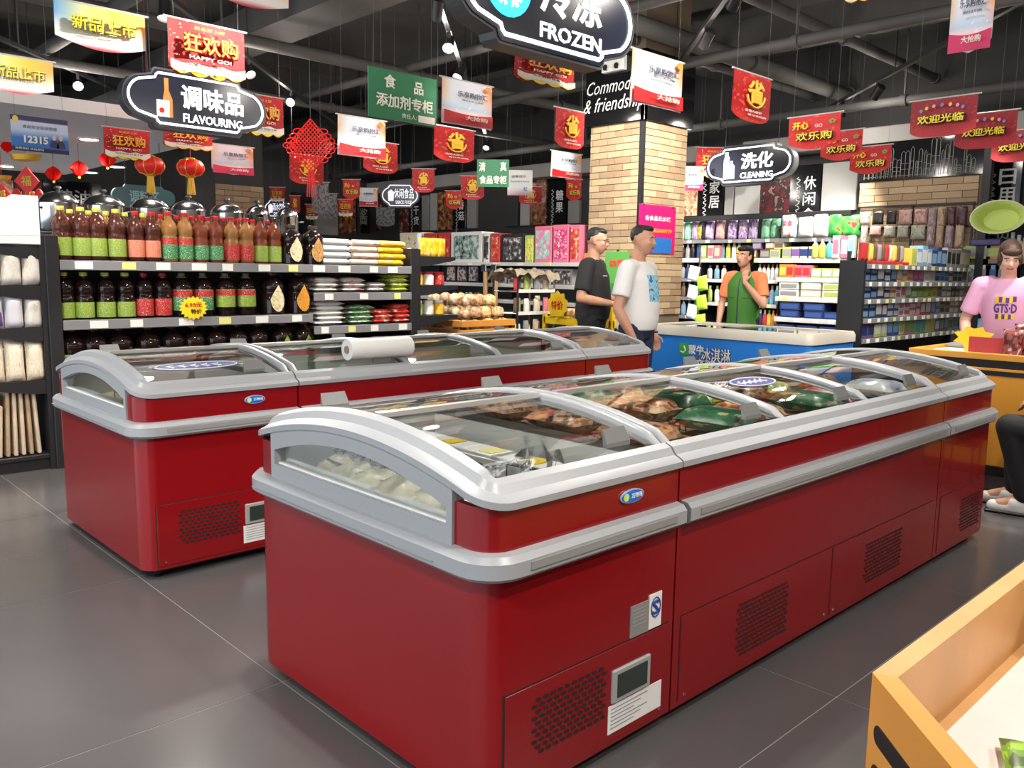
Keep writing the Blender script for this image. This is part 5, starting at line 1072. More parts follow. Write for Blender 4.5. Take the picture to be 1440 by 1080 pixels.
def place(u1, v1, u2, v2, z, ori):
    """flags hang from wires at height z; gives the top-left corner, the heading and the width"""
    while True:
        p = on_z(u1, v1, z)
        if (p.x < 10.1 and p.y < 14.7) or z < 1.9: break
        z -= .05
    if ori == 'x': return p, 0, on_y(u2, v2, p.y).x-p.x
    if ori == 'y': return p, R(-90), p.y-on_x(u2, v2, p.x).y
    return p, YAW-R(90), (p-CAMP).dot(FW)*(u2-u1)/F
def hgt(p, rz, u, v):
    d = ray(u, v)
    if abs(rz) < .01: t = p.y/d.y
    elif abs(rz+R(90)) < .01: t = p.x/d.x
    else: t = (p-CAMP).dot(FW)
    return p.z-(CAMP+d*t).z
def flag(u1, v1, u2, v2, vb, kind, ori, label, z=2.6, strings=True):
    p, rz, W = place(u1, v1, u2, v2, z if z > 1 else 2.6, ori); H = max(.1, hgt(p, rz, u1, vb))
    ev = {'new': 1, 'pol': 0, 'wnt': 0}
    t = thing('notice_board' if kind in ('pol', 'wnt', 'green1', 'green2') else 'hanging_flag', label, 'sign' if kind in ('pol', 'wnt', 'green1', 'green2') else 'flag', p, rz)
    mt, shp = {'new': (mNEW, 'arc'), 'car': (mCAR, 'scallop'), 'sav': (mSAV, 'round'), 'sky': (mSKY, 'flat'), 'skyp': (mSKY, 'point'), 'joy': (mJOY, 'arc'), 'wel': (mWEL, 'round'), 'gry': (mGRY, 'round'), 'pol': (mPOL, 'flat'), 'wnt': (mWNT, 'flat'), 'green1': (C('board_green', 25, 120, 75), 'flat'), 'green2': (C('board_green', 25, 120, 75), 'flat')}[kind]
    if kind in ('pol', 'wnt', 'green1', 'green2'): c = ob('board', cached('board', lambda: MB().box(0, 1, 0, .01, -1, 0).mesh('board')), mt, t, scale=(W, 1, H))
    else:
        c = ob('cloth', clothm(shp), mt, t, scale=(W, W*.6, H)); ob('rod', MB().cyl((-.02, .004, 0), (W+.02, .004, 0), .006, 6), ROD, t)
    y = -.024*W-.014 if kind not in ('pol', 'wnt', 'green1', 'green2') else -.003
    def tx_(s, cx, cz, w, h, m, dy=0, **k): put_text(s, w*W, h*H, m, t, (cx*W, y-dy, -cz*H), **k)
    if kind == 'new': tx_('新品上市', .52, .46, .72, .34, INKO, bold=.02); tx_('新品上市', .51, .45, .71, .33, INKY, .004, bold=.008); tx_('限时抢购', .5, .66, .4, .05, INKO, .003)
    elif kind == 'car':
        ob('print_band', lowband(.72), INKW, t, scale=(W, W*.9, H)); ob('print_band', lowband(.88), INKY, t, scale=(W, W*.95, H))
        tx_('狂欢购', .52, .42, .74, .36, INKR, .008, bold=.03); tx_('狂欢购', .51, .41, .72, .34, GOLD, .013, bold=.012); tx_('HAPPY GO!', .5, .66, .55, .07, INKW, .014, bold=.01); tx_('新品折上折', .5, .14, .4, .06, GOLD, .01); tx_('欢乐购物 惊喜不断', .5, .82, .6, .05, INKD, .02)
    elif kind == 'sav':
        tx_('省', .5, .40, .46, .5, GOLD, .004, bold=.02); ob('print_arc', MB().tube([(W*(.5+.24*_c(R(a))), y-.003, -H*(.44-.27*_s(R(a)))) for a in range(190, 356, 15)], .008*W/.5, 5), GOLD, t); tx_('省钱大放价', .45, .80, .45, .05, INKW, .003); tx_('等你来抢购', .55, .88, .5, .04, INKW, .003)
    elif kind in ('sky', 'skyp'):
        ob('print_band', lowband(.70, 16, 1, 'flat'), INKR if kind == 'sky' else C('print_magenta', 205, 45, 95), t, scale=(W, W*.9, H)); tx_('乐享购物汇', .55, .32, .6, .13, INKB, .003, bold=.006); tx_('精彩生活 乐享购', .55, .45, .42, .04, INKB, .003); tx_('大抢购', .6, .84, .45, .1, INKW, .02, bold=.01)
        ob('print_sun', MB().prism([(W*(.86+.06*_c(i*.6)), -H*(.12-.06*_s(i*.6))) for i in range(10)], y-.004, y, 'y'), C('print_orange', 240, 150, 50), t)
    elif kind == 'joy': tx_('开心', .27, .30, .32, .24, INKY, .004, bold=.02); tx_('GO', .62, .34, .14, .1, INKW, .004); tx_('欢乐购', .55, .64, .72, .27, INKD, .004, bold=.03); tx_('欢乐购', .54, .63, .70, .25, INKY, .008, bold=.012); tx_('✿', .88, .25, .14, .14, C('print_leaf', 110, 150, 50), .004)
    elif kind == 'wel':
        tx_('欢迎光临', .5, .56, .72, .25, INKD, .004, bold=.035); tx_('欢迎光临', .49, .55, .70, .23, INKY, .009, bold=.02)
        for i in range(7): a = R(150-20*i); ob('print_dot', MB().prism([(W*(.5+.36*_c(a))+.028*W*_c(k), -H*(.42-.22*_s(a))+.05*H*_s(k)) for k in range(6)], y-.005, y, 'y'), (C('print_blue', 110, 130, 190), GOLD, C('print_pink', 220, 150, 170))[i % 3], t)
    elif kind == 'pol':
        tx_('食品安全投诉举报', .5, .30, .6, .1, INKB, .001); tx_('12315', .42, .66, .42, .22, INKW, .001, bold=.02); tx_('消费维权 热线电话', .3, .93, .5, .06, INKW, .001)
        for s in (.74, .86): ob('print_figure', MB().prism([(W*(s+.08*_c(R(a))), -H*(.84-.24*max(0, _s(R(a))))) for a in range(0, 181, 20)], y-.002, y, 'y'), C('print_navy', 45, 45, 75), t); ob('print_face', MB().prism([(W*(s+.035*_c(R(a))), -H*(.55-.08*_s(R(a)))) for a in range(0, 360, 30)], y-.003, y, 'y'), C('print_skin', 215, 190, 180), t)
        ob('print_emblem', MB().prism([(W*(.08+.05*_c(R(a))), -H*(.11-.09*_s(R(a)))) for a in range(0, 360, 30)], y-.003, y, 'y'), GOLD, t)
    elif kind == 'wnt': tx_('温馨提示', .45, .25, .6, .1, INKB, .001); tx_('食品经营许可公示', .5, .45, .75, .07, INKB, .001); tx_('松', .72, .75, .16, .18, C('print_blue2', 80, 90, 160), .001)
    elif kind == 'green1':
        tx_('食', .30, .23, .17, .28, INKW, bold=.012); tx_('品', .72, .27, .14, .26, INKW, bold=.012); tx_('添加剂专柜', .52, .62, .84, .28, INKW, bold=.012); tx_('责任人:', .58, .88, .22, .10, INKW); ob('name_strip', MB().box(W*.72, W*.97, -.003, 0, -H*.96, -H*.82), INKW, t)
    elif kind == 'green2': tx_('清', .16, .27, .2, .34, INKW, bold=.012); tx_('真', .82, .25, .2, .34, INKW, bold=.012); tx_('食品专柜', .5, .74, .86, .32, INKW, bold=.02)
    if strings:
        for s in (.08, .92): ob('string', MB().cyl((W*s, .004, 0), (W*s, .004, ZC-p.z), .0012, 4, caps=False), STR, t)
    return t
flag(75, -4, 203, 13, 60, 'new', 'x', 'pastel new-product flag with arched bottom at the upper left', .62)
flag(-32, 70, 74, 87, 124, 'new', 'x', 'pastel new-product flag cut by the left edge', .62)
flag(283, -72, 405, -55, -6, 'new', 'x', 'pale flag whose arched bottom edge hangs in at the top', .62)
flag(235, 22, 343, 49, 103, 'car', 'x', 'red carnival flag directly above the seasoning sign', .62)
flag(145, 177, 210, 185, 222, 'car', 'x', 'red carnival flag left of the two red lanterns', .62)
flag(229, 172, 298, 181, 207, 'car', 'x', 'red carnival flag half hidden below the seasoning sign', 2.62)
flag(333, 128, 398, 138, 188, 'car', 'x', 'red carnival flag sticking out right of the seasoning sign', 2.9)
flag(14, 160, 95, 175, 210, 'pol', 'x', 'blue consumer hotline board with two uniformed figures', .8)
flag(297, 201, 356, 211, 243, 'skyp', 'x', 'pale flag with pink lower edge under the seasoning sign', .6)
flag(475, 160, 542, 171, 217, 'sky', 'x', 'pale blue flag with red lower band left of the green board', .6)
flag(511, 196, 559, 204, 241, 'sav', 'x', 'dark red saving flag behind the pale flag left of the green board', .55)
flag(611, 175, 667, 180, 224, 'sav', 'x', 'dark red saving flag right below the green board', .55)
flag(622, 107, 692, 125, 172, 'sky', 'x', 'pale blue flag with red lower band right of the green board', .6)
flag(518, 92, 614, 107, 163, 'green1', 'x', 'green food-additive counter board with white lettering', .8)
flag(407, 215, 455, 222, 257, 'sav', 'x', 'red saving flag behind the red knot ornament', .55)
flag(580, 237, 611, 235, 270, 'sav', 'd', 'red saving flag right of the snack sign', .5)
flag(648, 247, 681, 245, 280, 'sav', 'd', 'red saving flag left of the green halal board', .5)
flag(671, 224, 716, 222, 262, 'green2', 'd', 'small green halal food counter board', .62)
flag(714, 239, 749, 235, 274, 'wnt', 'd', 'white notice board next to the green halal board', .5)
flag(725, 60, 808, 80, 112, 'car', 'x', 'red carnival flag below the frozen-food sign', .62)
flag(782, 150, 822, 160, 206, 'sav', 'x', 'red saving flag left of the brick pillar top', .5)
flag(776, 211, 818, 214, 248, 'sky', 'x', 'pale flag with red band left of the brick pillar', .5)
flag(890, 67, 961, 78, 143, 'sky', 'x', 'brightly lit pale flag in front of the brick pillar top', .62)
flag(1033, 95, 1085, 108, 166, 'sav', 'x', 'red saving flag hanging alone right of the brick pillar', .5)
flag(1110, 166, 1183, 157, 213, 'joy', 'y', 'red joyful-shopping flag, front one of three', .62)
flag(1155, 187, 1214, 178, 228, 'joy', 'y', 'red joyful-shopping flag, middle one of three', .62)
flag(1196, 208, 1254, 201, 247, 'joy', 'y', 'red joyful-shopping flag, rear one of three', .62)
flag(1282, 143, 1376, 133, 196, 'wel', 'y', 'dark red welcome flag, front one of three', .7)
flag(1345, 163, 1432, 153, 212, 'wel', 'y', 'dark red welcome flag, middle one of three', .7)
flag(1396, 186, 1480, 176, 230, 'wel', 'y', 'dark red welcome flag cut by the right edge', .7)
flag(1340, -22, 1402, -34, 78, 'skyp', 'y', 'pale flag with pink pointed bottom at the upper right', .5)
flag(1192, -48, 1272, -58, 8, 'car', 'y', 'flag with yellow scalloped bottom at the top edge right of the centre', .62)
flag(980, 207, 1030, 205, 250, 'car', 'd', 'red carnival flag partly behind the cleaning sign', 2.95)
flag(954, 234, 990, 236, 268, 'skyp', 'd', 'pink and pale flag between the brick pillar and the cleaning sign', .5)
flag(482, 252, 506, 249, 280, 'joy', 'd', 'small far red flag left of the snack sign', .5)
flag(505, 264, 531, 262, 290, 'sky', 'd', 'small far pale flag beside the snack sign', .5)
flag(627, 268, 650, 264, 294, 'joy', 'd', 'small far red flag under the dark red saving flags', .5)
flag(797, 252, 818, 254, 282, 'joy', 'd', 'small far red flag beside the brick pillar', .5)
flag(730, 262, 762, 260, 287, 'sav', 'd', 'far red flag below the white notice board', .55)
flag(438, 256, 462, 255, 300, 'gry', 'd', 'grey flag seen from behind below the red knot', .5)
flag(452, 272, 474, 270, 308, 'gry', 'd', 'second grey flag seen from behind below the red knot', .5)
flag(430, 287, 447, 285, 309, 'car', 'd', 'tiny far red flag left of the grey flags', .5)
flag(476, 280, 496, 278, 305, 'car', 'd', 'tiny far red flag right of the grey flags', .5)
flag(408, 275, 422, 274, 300, 'sav', 'd', 'tiny far red flag right of the drinks sign', .5)
flag(380, 263, 400, 262, 284, 'car', 'd', 'tiny far red flag above the drinks sign', .5)
flag(529, 292, 555, 290, 318, 'gry', 'd', 'small grey flag below the snack sign', .5)
# ================================================================ illuminated signs
NEON = mat('neon_white', (1, 1, 1), .4, emit=(.93, .95, 1), es=1.6); SFACE = mat('sign_face', (.012, .014, .03), .22); SSIDE = mat('sign_side', (.05, .05, .055), .4)
def plaque(a, b):
    r = .74*b; m = a*.60; cx = a-r; P = []
    half = [(0, b), (m*.5, b), (m-.06*b, b), (m+.02*b, .92*b), (m+.06*b, .80*b)]
    th0 = 62
    arc = [(cx+r*_c(R(t)), r*_s(R(t))) for t in range(th0, -th0-1, -8)]
    right = half+arc+[(x, -z) for x, z in half[::-1]]
    left = [(-x, z) for x, z in right[::-1]]
    return right+left[1:-1]
def inset(P, k, a, b): return [(x*(1-k/a), z*(1-k/b)) for x, z in P]
def lightbox(u1, v1, u2, v2, vc, ori, W, H, label, zh, en, icon):
    c = on_z((u1+u2)/2, vc, W)
    if ori == 'x': rz = 0; W = on_y(u2, v2, c.y).x-on_y(u1, v1, c.y).x
    elif ori == 'y': rz = R(-90); W = on_x(u1, v1, c.x).y-on_x(u2, v2, c.x).y
    else: rz = YAW-R(90); W = (c-CAMP).dot(FW)*(u2-u1)/F
    H *= W
    t = thing('light_box_sign', label, 'sign', c, rz); a, b = W/2, H/2; P = plaque(a, b)
    P = P[::-1]  # counter-clockwise seen from the front
    ob('case', MB().prism(P, 0, .11, 'y'), SSIDE, t); ob('face', MB().prism(inset(P, .03*H, a, b), -.006, .0, 'y'), SFACE, t)
    NE = NEON if len(zh) < 4 else mat('neon_soft', (.8, .85, .9), .4, emit=(.75, .85, 1), es=.7)
    ob('neon_tube', MB().tube([(x, -.012, z) for x, z in inset(P, .09*H, a, b)], .0085*H/.42, 6, True), NE, t)
    put_text(zh, W*(.44 if len(zh) == 3 else .36 if len(zh) == 2 else .5), H*.40, NE, t, (W*.10, -.008, H*.08), bold=.012 if len(zh) < 4 else 0, depth=.003); put_text(en, W*(.42 if len(zh) != 2 else .36), H*.145, NE, t, (W*.10, -.008, -H*.27), bold=.006 if len(zh) < 4 else 0, depth=.003)
    ic = W*-.23
    if icon == 'bottle':
        ob('icon_bottle', MB().prism([(ic+x*H, z*H) for x, z in ((-.0, -.30), (.13, -.30), (.13, .0), (.07, .14), (.07, .34), (.0, .34), (0, .14), (-.03, 0))], -.010, -.004, 'y'), mat('icon_brown', srgb(165, 110, 55), .5, emit=srgb(165, 110, 55), es=.8), t); ob('icon_box', MB().box(ic-.14*H, ic+.07*H, -.014, -.008, -.30*H, -.03*H), mat('icon_white', (.8, .8, .78), .5, emit=(1, .95, .9), es=.9), t); ob('icon_dot', MB().prism([(ic-.06*H+.05*H*_c(i), -.2*H+.05*H*_s(i)) for i in range(6)], -.017, -.012, 'y'), INKR, t)
    elif icon == 'snow':
        ob('icon_disc', MB().prism([(ic-.02*W+.30*H*_c(R(i)), .05*H+.30*H*_s(R(i))) for i in range(0, 360, 15)], -.010, -.004, 'y'), mat('icon_cyan', srgb(40, 190, 230), .5, emit=srgb(40, 190, 235), es=1.4), t)
        mb = MB()
        for k in range(6):
            a_ = R(60*k); o_ = Vector((ic-.02*W, -.014, .05*H)); e = o_+Vector((_c(a_), 0, _s(a_)))*.22*H; mb.tube([o_, e], .016*H, 5)
            for s in (-1, 1): q = o_+Vector((_c(a_), 0, _s(a_)))*.13*H; mb.tube([q, q+Vector((_c(a_+s*.8), 0, _s(a_+s*.8)))*.09*H], .014*H, 5)
        ob('icon_snowflake', mb, NEON, t)
    elif icon == 'wash':
        mw = mat('icon_mint', srgb(190, 235, 220), .5, emit=srgb(190, 235, 220), es=1.2); ob('icon_bottle', MB().prism([(ic+x*H, z*H) for x, z in ((-.12, -.33), (.04, -.33), (.04, .22), (.0, .24), (.0, .34), (-.09, .34), (-.09, .24), (-.12, .15))], -.010, -.004, 'y'), mw, t); ob('icon_bottle', MB().prism([(ic+x*H, z*H) for x, z in ((.05, -.33), (.20, -.33), (.20, -.02), (.14, .05), (.14, .12), (.07, .12), (.07, .05), (.05, .0))], -.010, -.004, 'y'), mat('icon_sky', srgb(170, 200, 240), .5, emit=srgb(170, 200, 240), es=1.2), t)
    else: ob('icon_pack', MB().prism([(ic+x*H, z*H) for x, z in ((-.1, -.22), (.1, -.22), (.12, .14), (0, .24), (-.12, .14))], -.010, -.004, 'y'), mat('icon_pink', srgb(235, 190, 215), .5, emit=srgb(235, 190, 215), es=1.1), t)
    for s in (-.3, .3): ob('suspension_cable', MB().cyl((W*s, .05, b*.9), (W*s, .05, ZC-c.z), .004, 5), SPOTM, t)
lightbox(178, 122, 380, 158, 146, 'x', 2.6, .39, 'glowing seasoning sign with bottle icon at the upper left', '调味品', 'FLAVOURING', 'bottle')
lightbox(656, -45, 902, 35, 6, 'x', 2.6, .40, 'large glowing frozen-food sign with blue snowflake at the top edge', '冷冻', 'FROZEN', 'snow')
lightbox(990, 238, 1114, 222, 231, 'y', 2.6, .40, 'glowing cleaning sign with bottle icon right of the brick pillar', '洗化', 'CLEANING', 'wash')
lightbox(535, 275, 590, 275, 275, 'd', 2.55, .62, 'small far glowing snack-food sign', '休闲食品', 'SNACK FOOD', 'pack')
lightbox(371, 294, 407, 292, 293, 'd', 2.38, .72, 'small far glowing drinks sign', '酒水饮料', 'DRINKS', 'pack')
# ================================================================ lanterns, knot, other festive hangings
LRED = mat('lantern_red', srgb(205, 30, 25), .45, emit=srgb(220, 40, 25), es=.1); LGOLD = mat('lantern_gold', srgb(230, 175, 50), .35, .4)  # faint glow put into the red, also on the unlit knot and ornaments
def lantern(u, v, w_px, depth, label, tassel=True):
    d = ray(u, v); c = CAMP+d*depth; r = w_px/2/F*depth
    t = thing('red_lantern', label, 'lantern', c)
    mb = MB(); n = 24; prof = [(.35, -.62), (.75, -.5), (.97, -.2), (1, 0), (.97, .2), (.75, .5), (.35, .62)]
    vs = []
    for q, z in prof: vs += [(r*q*(1+.03*(k % 2))*_c(2*math.pi*k/n), r*q*(1+.03*(k % 2))*_s(2*math.pi*k/n), r*z) for k in range(n)]
    mb.add(vs, [(i*n+k, i*n+(k+1) % n, (i+1)*n+(k+1) % n, (i+1)*n+k) for i in range(6) for k in range(n)]); ob('shade', mb, LRED, t, smooth='all')
    for s in (-1, 1): ob('gold_cap', MB().lathe([(r*.38, s*r*.60), (r*.40, s*r*.66), (r*.3, s*r*.74)], 14), LGOLD, t)
    for k in range(8): a = 2*math.pi*k/8; ob('rib', MB().tube([(r*q*1.03*_c(a), r*q*1.03*_s(a), r*z) for q, z in prof], .004*r/.1, 4), LGOLD, t)
    if tassel:
        mb = MB(); 
        for k in range(12): a = 2*math.pi*k/12; mb.cyl((r*.16*_c(a), r*.16*_s(a), -r*.7), (r*.27*_c(a), r*.27*_s(a), -r*2.0), r*.06, 5)
        ob('tassel', mb, C('tassel_yellow', 235, 190, 50), t)
    zt = 2.75 if (c.y > 8.8 and c.x < 4.3) else ZC
    ob('cord', MB().cyl((0, 0, r*.7), (0, 0, zt-c.z), .004, 5), C('cord_red', 150, 30, 30), t)
lantern(211, 233, 39, 8.2, 'red lantern with yellow tassel, left of two above the bottles'); lantern(268, 236, 37, 8.2, 'red lantern with yellow tassel, right of two above the bottles')
def paperball(u, v, w_px, depth, label):
    d = ray(u, v); c = CAMP+d*depth; r = w_px/2/F*depth; t = thing('paper_ornament', label, 'ornament', c); mb = MB()
    for k in range(10):
        a = math.pi*k/10; ca, sa = _c(a), _s(a); P = [(0, r*.95), (r*.6, r*.6), (r, 0), (r*.6, -r*.6), (0, -r*.95), (-r*.6, -r*.6), (-r, 0), (-r*.6, r*.6)]
        vs = [(x*ca, x*sa, z) for x, z in P]; mb.add(vs, [tuple(range(8))])
    ob('fan', mb, LRED, t); ob('bead', MB().ball((0, 0, -r*1.05), r*.16), LGOLD, t); ob('cord', MB().cyl((0, 0, r*.9), (0, 0, 2.75-c.z if c.y > 8.8 else ZC-c.z), .003, 4), C('cord_red', 150, 30, 30), t)
paperball(75, 244, 22, 10.0, 'red paper ornament below the hotline board, left of three'); paperball(111, 237, 24, 10.0, 'red paper ornament below the hotline board, middle of three'); paperball(151, 224, 24, 10.0, 'red paper ornament partly behind the carnival flag'); paperball(10, 206, 18, 10.0, 'red paper ornament at the left edge beside the hotline board')
def fu(u, v, depth, label, s=1.0):
    c = CAMP+ray(u, v)*depth; t = thing('festive_hanging', label, 'ornament', c, YAW-R(90)); r = .13*s
    ob('ingot', MB().lathe([(.02*s, -.02), (r, 0), (r*1.2, .05*s), (r*.6, .04*s)], 14, sy=.5), LGOLD, t, smooth=True); ob('plaque', MB().prism([(0, -.33*s), (.12*s, -.2*s), (0, -.06*s), (-.12*s, -.2*s)], -.01, .01, 'y'), LRED, t); put_text('福', .1*s, .1*s, GOLD, t, (0, -.013, -.2*s), bold=.01)
    for k in range(7): ob('tassel_strand', MB().cyl(((k-3)*.02*s, 0, -.3*s), ((k-3)*.032*s, 0, -.58*s), .006, 5), LRED if k % 2 else LGOLD, t)
    for k in (-1, 1): ob('fish', MB().ball((k*.11*s, 0, -.36*s), (.05*s, .02*s, .09*s), 10, 6), LRED, t)
    ob('cord', MB().cyl((0, 0, .04), (0, 0, max(.1, 2.75-c.z)), .004, 5), LRED, t)
fu(36, 225, 9.4, 'red and gold festive hanging below the hotline board', 1.15); fu(2, 252, 9.6, 'red and gold festive hanging at the left edge', .8)
kc = CAMP+ray(437, 205)*8.3; kn = thing('chinese_knot', 'large red Chinese knot hanging in front of the saving flag', 'ornament', kc, YAW-R(90)); S = .235; mb = MB(); n = 13
for i in range(n):
    s = -1+2*i/(n-1); 
    for dy, fl_ in ((0, 1), (-.012, -1)):
        mb.tube([((s+1)/2*S*fl_-S*fl_*.5+(-S*.5*fl_ if 0 else 0)+(-.5*S*fl_)*0+(S*.5*fl_*t_), dy, (S*.55*t_*1.0-(s)*S*.55)*1.0) for t_ in (-1, 0, 1)], .006, 5)
ob('lattice', mb, LRED, kn)
for i in range(10):
    s = (i+.5)/10
    for ex, ez, nx, nz in ((S-S*s, -S*1.1*0+S*1.1*s, 1, 1), (-S+S*s, S*1.1*s, -1, 1), (S-S*s, -S*1.1*s, 1, -1), (-S+S*s, -S*1.1*s, -1, -1)): pass
for sx in (-1, 1):
    for i in range(7):
        z = (i-3)*.045; x = sx*(S*.95-abs(z)*.75); ob('loop', MB().tube([(x+sx*.05*_s(a), -.006, z+.028*_c(a)) for a in [k*.7 for k in range(9)]], .0055, 5, True), LRED, kn)
ob('top_cord', MB().cyl((0, 0, S), (0, 0, ZC-kc.z), .002, 5), STR, kn)
for k in range(5): ob('tassel_strand', MB().cyl(((k-2)*.012, 0, -S), ((k-2)*.022, 0, -S-.26), .007, 5), LRED, kn)
# ================================================================ far left: ceiling downlights, wall boards, back pillar
DL = mat('downlight_glow', (1, 1, 1), .4, emit=(1, .97, .92), es=12)
for i, (u, v) in enumerate(((125, 195), (8, 233), (165, 234), (127, 242), (92, 249))):
    p = on_z(u, v, 2.748); t = thing('ceiling_downlight', ('round downlight in the white ceiling right of the hotline board', 'round downlight at the left edge of the white ceiling', 'round downlight between the red ornament and the lantern', 'round downlight far back beside the red ornament', 'round downlight furthest back in the white ceiling')[i], 'downlight', p)
    ob('ring', MB().lathe([(.12, 0), (.12, -.012), (.10, -.014), (.10, 0)], 20, caps=False), WHITE, t); ob('diffuser', MB().lathe([(.001, -.008), (.1, -.008)], 20, caps=False), DL, t)
    l = bpy.data.lights.new('downlight', 'SPOT'); l.energy = 330; l.spot_size = R(130); l.shadow_soft_size = .1; lo = bpy.data.objects.new('downlight_lamp', l); COL.objects.link(lo); lo.parent = t; lo.location = (0, 0, -.02)
def bpanel(u0, u1, v0, v1, m, name, txt=None):
    y = YB-.03; a, b = on_y(u0, v0, y), on_y(u1, v0, y); z1, z0 = a.z, on_y((u0+u1)/2, v1, y).z
    o = ob(name, MB().box(a.x, b.x, y, YB, z0, z1), m, wb)
    if txt: put_text(txt, (b.x-a.x)*.6, (z1-z0)*.5, CHALK, o, ((a.x+b.x)/2, y-.004, (z0+z1)/2), bold=.006)
bpanel(60, 142, 252, 300, GLOSSK, 'chalk_panel', '粮油'); bpanel(20, 58, 250, 300, PH['d'], 'photo_panel'); bpanel(-40, 18, 250, 300, PH['c'], 'photo_panel')
bpanel(410, 440, 270, 330, GLOSSK, 'chalk_panel'); bpanel(442, 475, 285, 330, WG, 'light_panel'); bpanel(478, 500, 280, 328, PH['a'], 'photo_panel'); bpanel(502, 520, 280, 328, GLOSSK, 'chalk_panel', '酱'); bpanel(530, 560, 275, 326, PH['b'], 'photo_panel')
ts = thing('hanging_sign', 'teal hanging sign with rounded ends above the steel pots', 'sign', on_y(203, 277, 10.2)); ob('board', MB().prism([(x, z) for x, z in plaque(.36, .13)[::-1]], 0, .04, 'y'), C('sign_teal', 60, 110, 115), ts); put_text('调料区', .34, .14, C('sign_pale', 150, 200, 200), ts, (0, -.004, 0), bold=.01)
for s in (-.2, .2): ob('cable', MB().cyl((s, .02, .1), (s, .02, 2.75-ts.location.z), .004, 5), SPOTM, ts)
a = on_y(301, 300, 11.0); b = on_y(352, 300, 11.0)
bpil = struct('wall_rear_pillar', MB().box(a.x, b.x+.2, 11.0, 11.9, 0, ZC), WD); bricks(bpil, 'y', 10.996, a.x+.02, b.x+.2, 1.6, 2.42, .25, .075, 9, [2, 0]); ob('corner_strip', MB().box(a.x-.02, a.x+.02, 10.98, 11.02, 0, ZC), BLACK, bpil)
# ================================================================ people
def blob(parts, voxel, smooth=4):
    """one continuous surface from tapered limbs: parts are ('c', p0, p1, r0, r1[, squash vec]) or ('e', centre, (rx, ry, rz)[, rot])"""
    mb = MB()
    for q in parts:
        if q[0] == 'f':   # flat-ended sleeve or trouser leg
            mb.cyl(q[1], q[2], q[3], 16, q[4]); mb.ball(Vector(q[1]), q[3], 12, 8)
        elif q[0] == 'l':   # loft of elliptic rings: (centre, rx, ry)
            n = 24; vs = []
            for c_, rx, ry in q[1]: vs += [(c_[0]+rx*_c(2*math.pi*i/n), c_[1]+ry*_s(2*math.pi*i/n), c_[2]) for i in range(n)]
            m = len(q[1]); mb.add(vs, [(j*n+i, j*n+(i+1) % n, (j+1)*n+(i+1) % n, (j+1)*n+i) for j in range(m-1) for i in range(n)]+[tuple(range(n))[::-1], tuple(range((m-1)*n, m*n))])
        elif q[0] == 'c':
            p0, p1, r0, r1 = Vector(q[1]), Vector(q[2]), q[3], q[4]
            n = max(1, int((p1-p0).length/(.6*min(r0, r1)))); n = min(n, 10)
            mb.cyl(p0, p1, r0, 12, r1); mb.ball(p0, r0, 12, 8); mb.ball(p1, r1, 12, 8)
        else:
            m2 = MB().ball((0, 0, 0), q[2], 16, 12); rot = q[3] if len(q) > 3 else None; c = Vector(q[1])
            vs = [(rot @ Vector(v) if rot else Vector(v))+c for v in m2.v]; mb.add(vs, m2.f)
    me = mb.mesh('tmp'); o = bpy.data.objects.new('tmp', me); COL.objects.link(o)
    md = o.modifiers.new('r', 'REMESH'); md.mode = 'VOXEL'; md.voxel_size = voxel
    if smooth: ms_ = o.modifiers.new('s', 'SMOOTH'); ms_.iterations = smooth; ms_.factor = .5
    dg = bpy.context.evaluated_depsgraph_get(); r = bpy.data.meshes.new_from_object(o.evaluated_get(dg)); bpy.data.objects.remove(o)
    r.materials.clear(); r.polygons.foreach_set('use_smooth', [True]*len(r.polygons)); return r
def L3(a, b, t): return Vector(a)*(1-t)+Vector(b)*t
def hand(parts, wrist, d, up, s=1.0, curl=.5):
    """palm plus five separate fingers; d = pointing direction, up = back of the hand, thumb on the side"""
    w, d, up = Vector(wrist), Vector(d).normalized(), Vector(up); up = (up-d*up.dot(d)).normalized(); sd = d.cross(up)
    pal = w+d*.05*s
    parts.append(('c', w, pal, .024*s, .026*s)); 
    for k in (-1, 0, 1): parts.append(('c', w+d*.02*s+sd*k*.012*s, w+d*.085*s+sd*k*.024*s, .016*s, .0125*s))
    for k, ln in ((-1.5, .062), (-.5, .074), (.5, .080), (1.5, .070)):
        a = w+d*.085*s+sd*k*.0195*s; d2 = (d*_c(curl)-up*_s(curl)); b = a+d2*ln*.55*s; d3 = d*_c(curl*2.2)-up*_s(curl*2.2); c = b+d3*ln*.5*s
        parts.append(('c', a, b, .0085*s, .008*s)); parts.append(('c', b, c, .008*s, .0068*s))
    a = w+d*.03*s+sd*.026*s; b = a+(d*.7+sd*.75-up*.2).normalized()*.042*s; c = b+(d*.95+sd*.15-up*.3).normalized()*.032*s
    parts.append(('c', a, b, .0115*s, .010*s)); parts.append(('c', b, c, .010*s, .008*s))
SKIN = mat('skin_warm', srgb(202, 150, 122), .5, noise=.05, nscale=12); SKIN2 = mat('skin_fair', srgb(220, 172, 150), .5, noise=.05, nscale=12)
HAIR = mat('hair_black', (.012, .011, .010), .5, bump=.4, nscale=90); HAIRB = mat('hair_brown', srgb(62, 40, 30), .5, bump=.4, nscale=90)
LIPS = mat('lips', srgb(160, 85, 78), .45); EYEW = mat('eye_white', (.7, .68, .66), .25); EYED = mat('eye_dark', (.015, .012, .01), .15); BROW = mat('brow', (.02, .017, .015), .7)
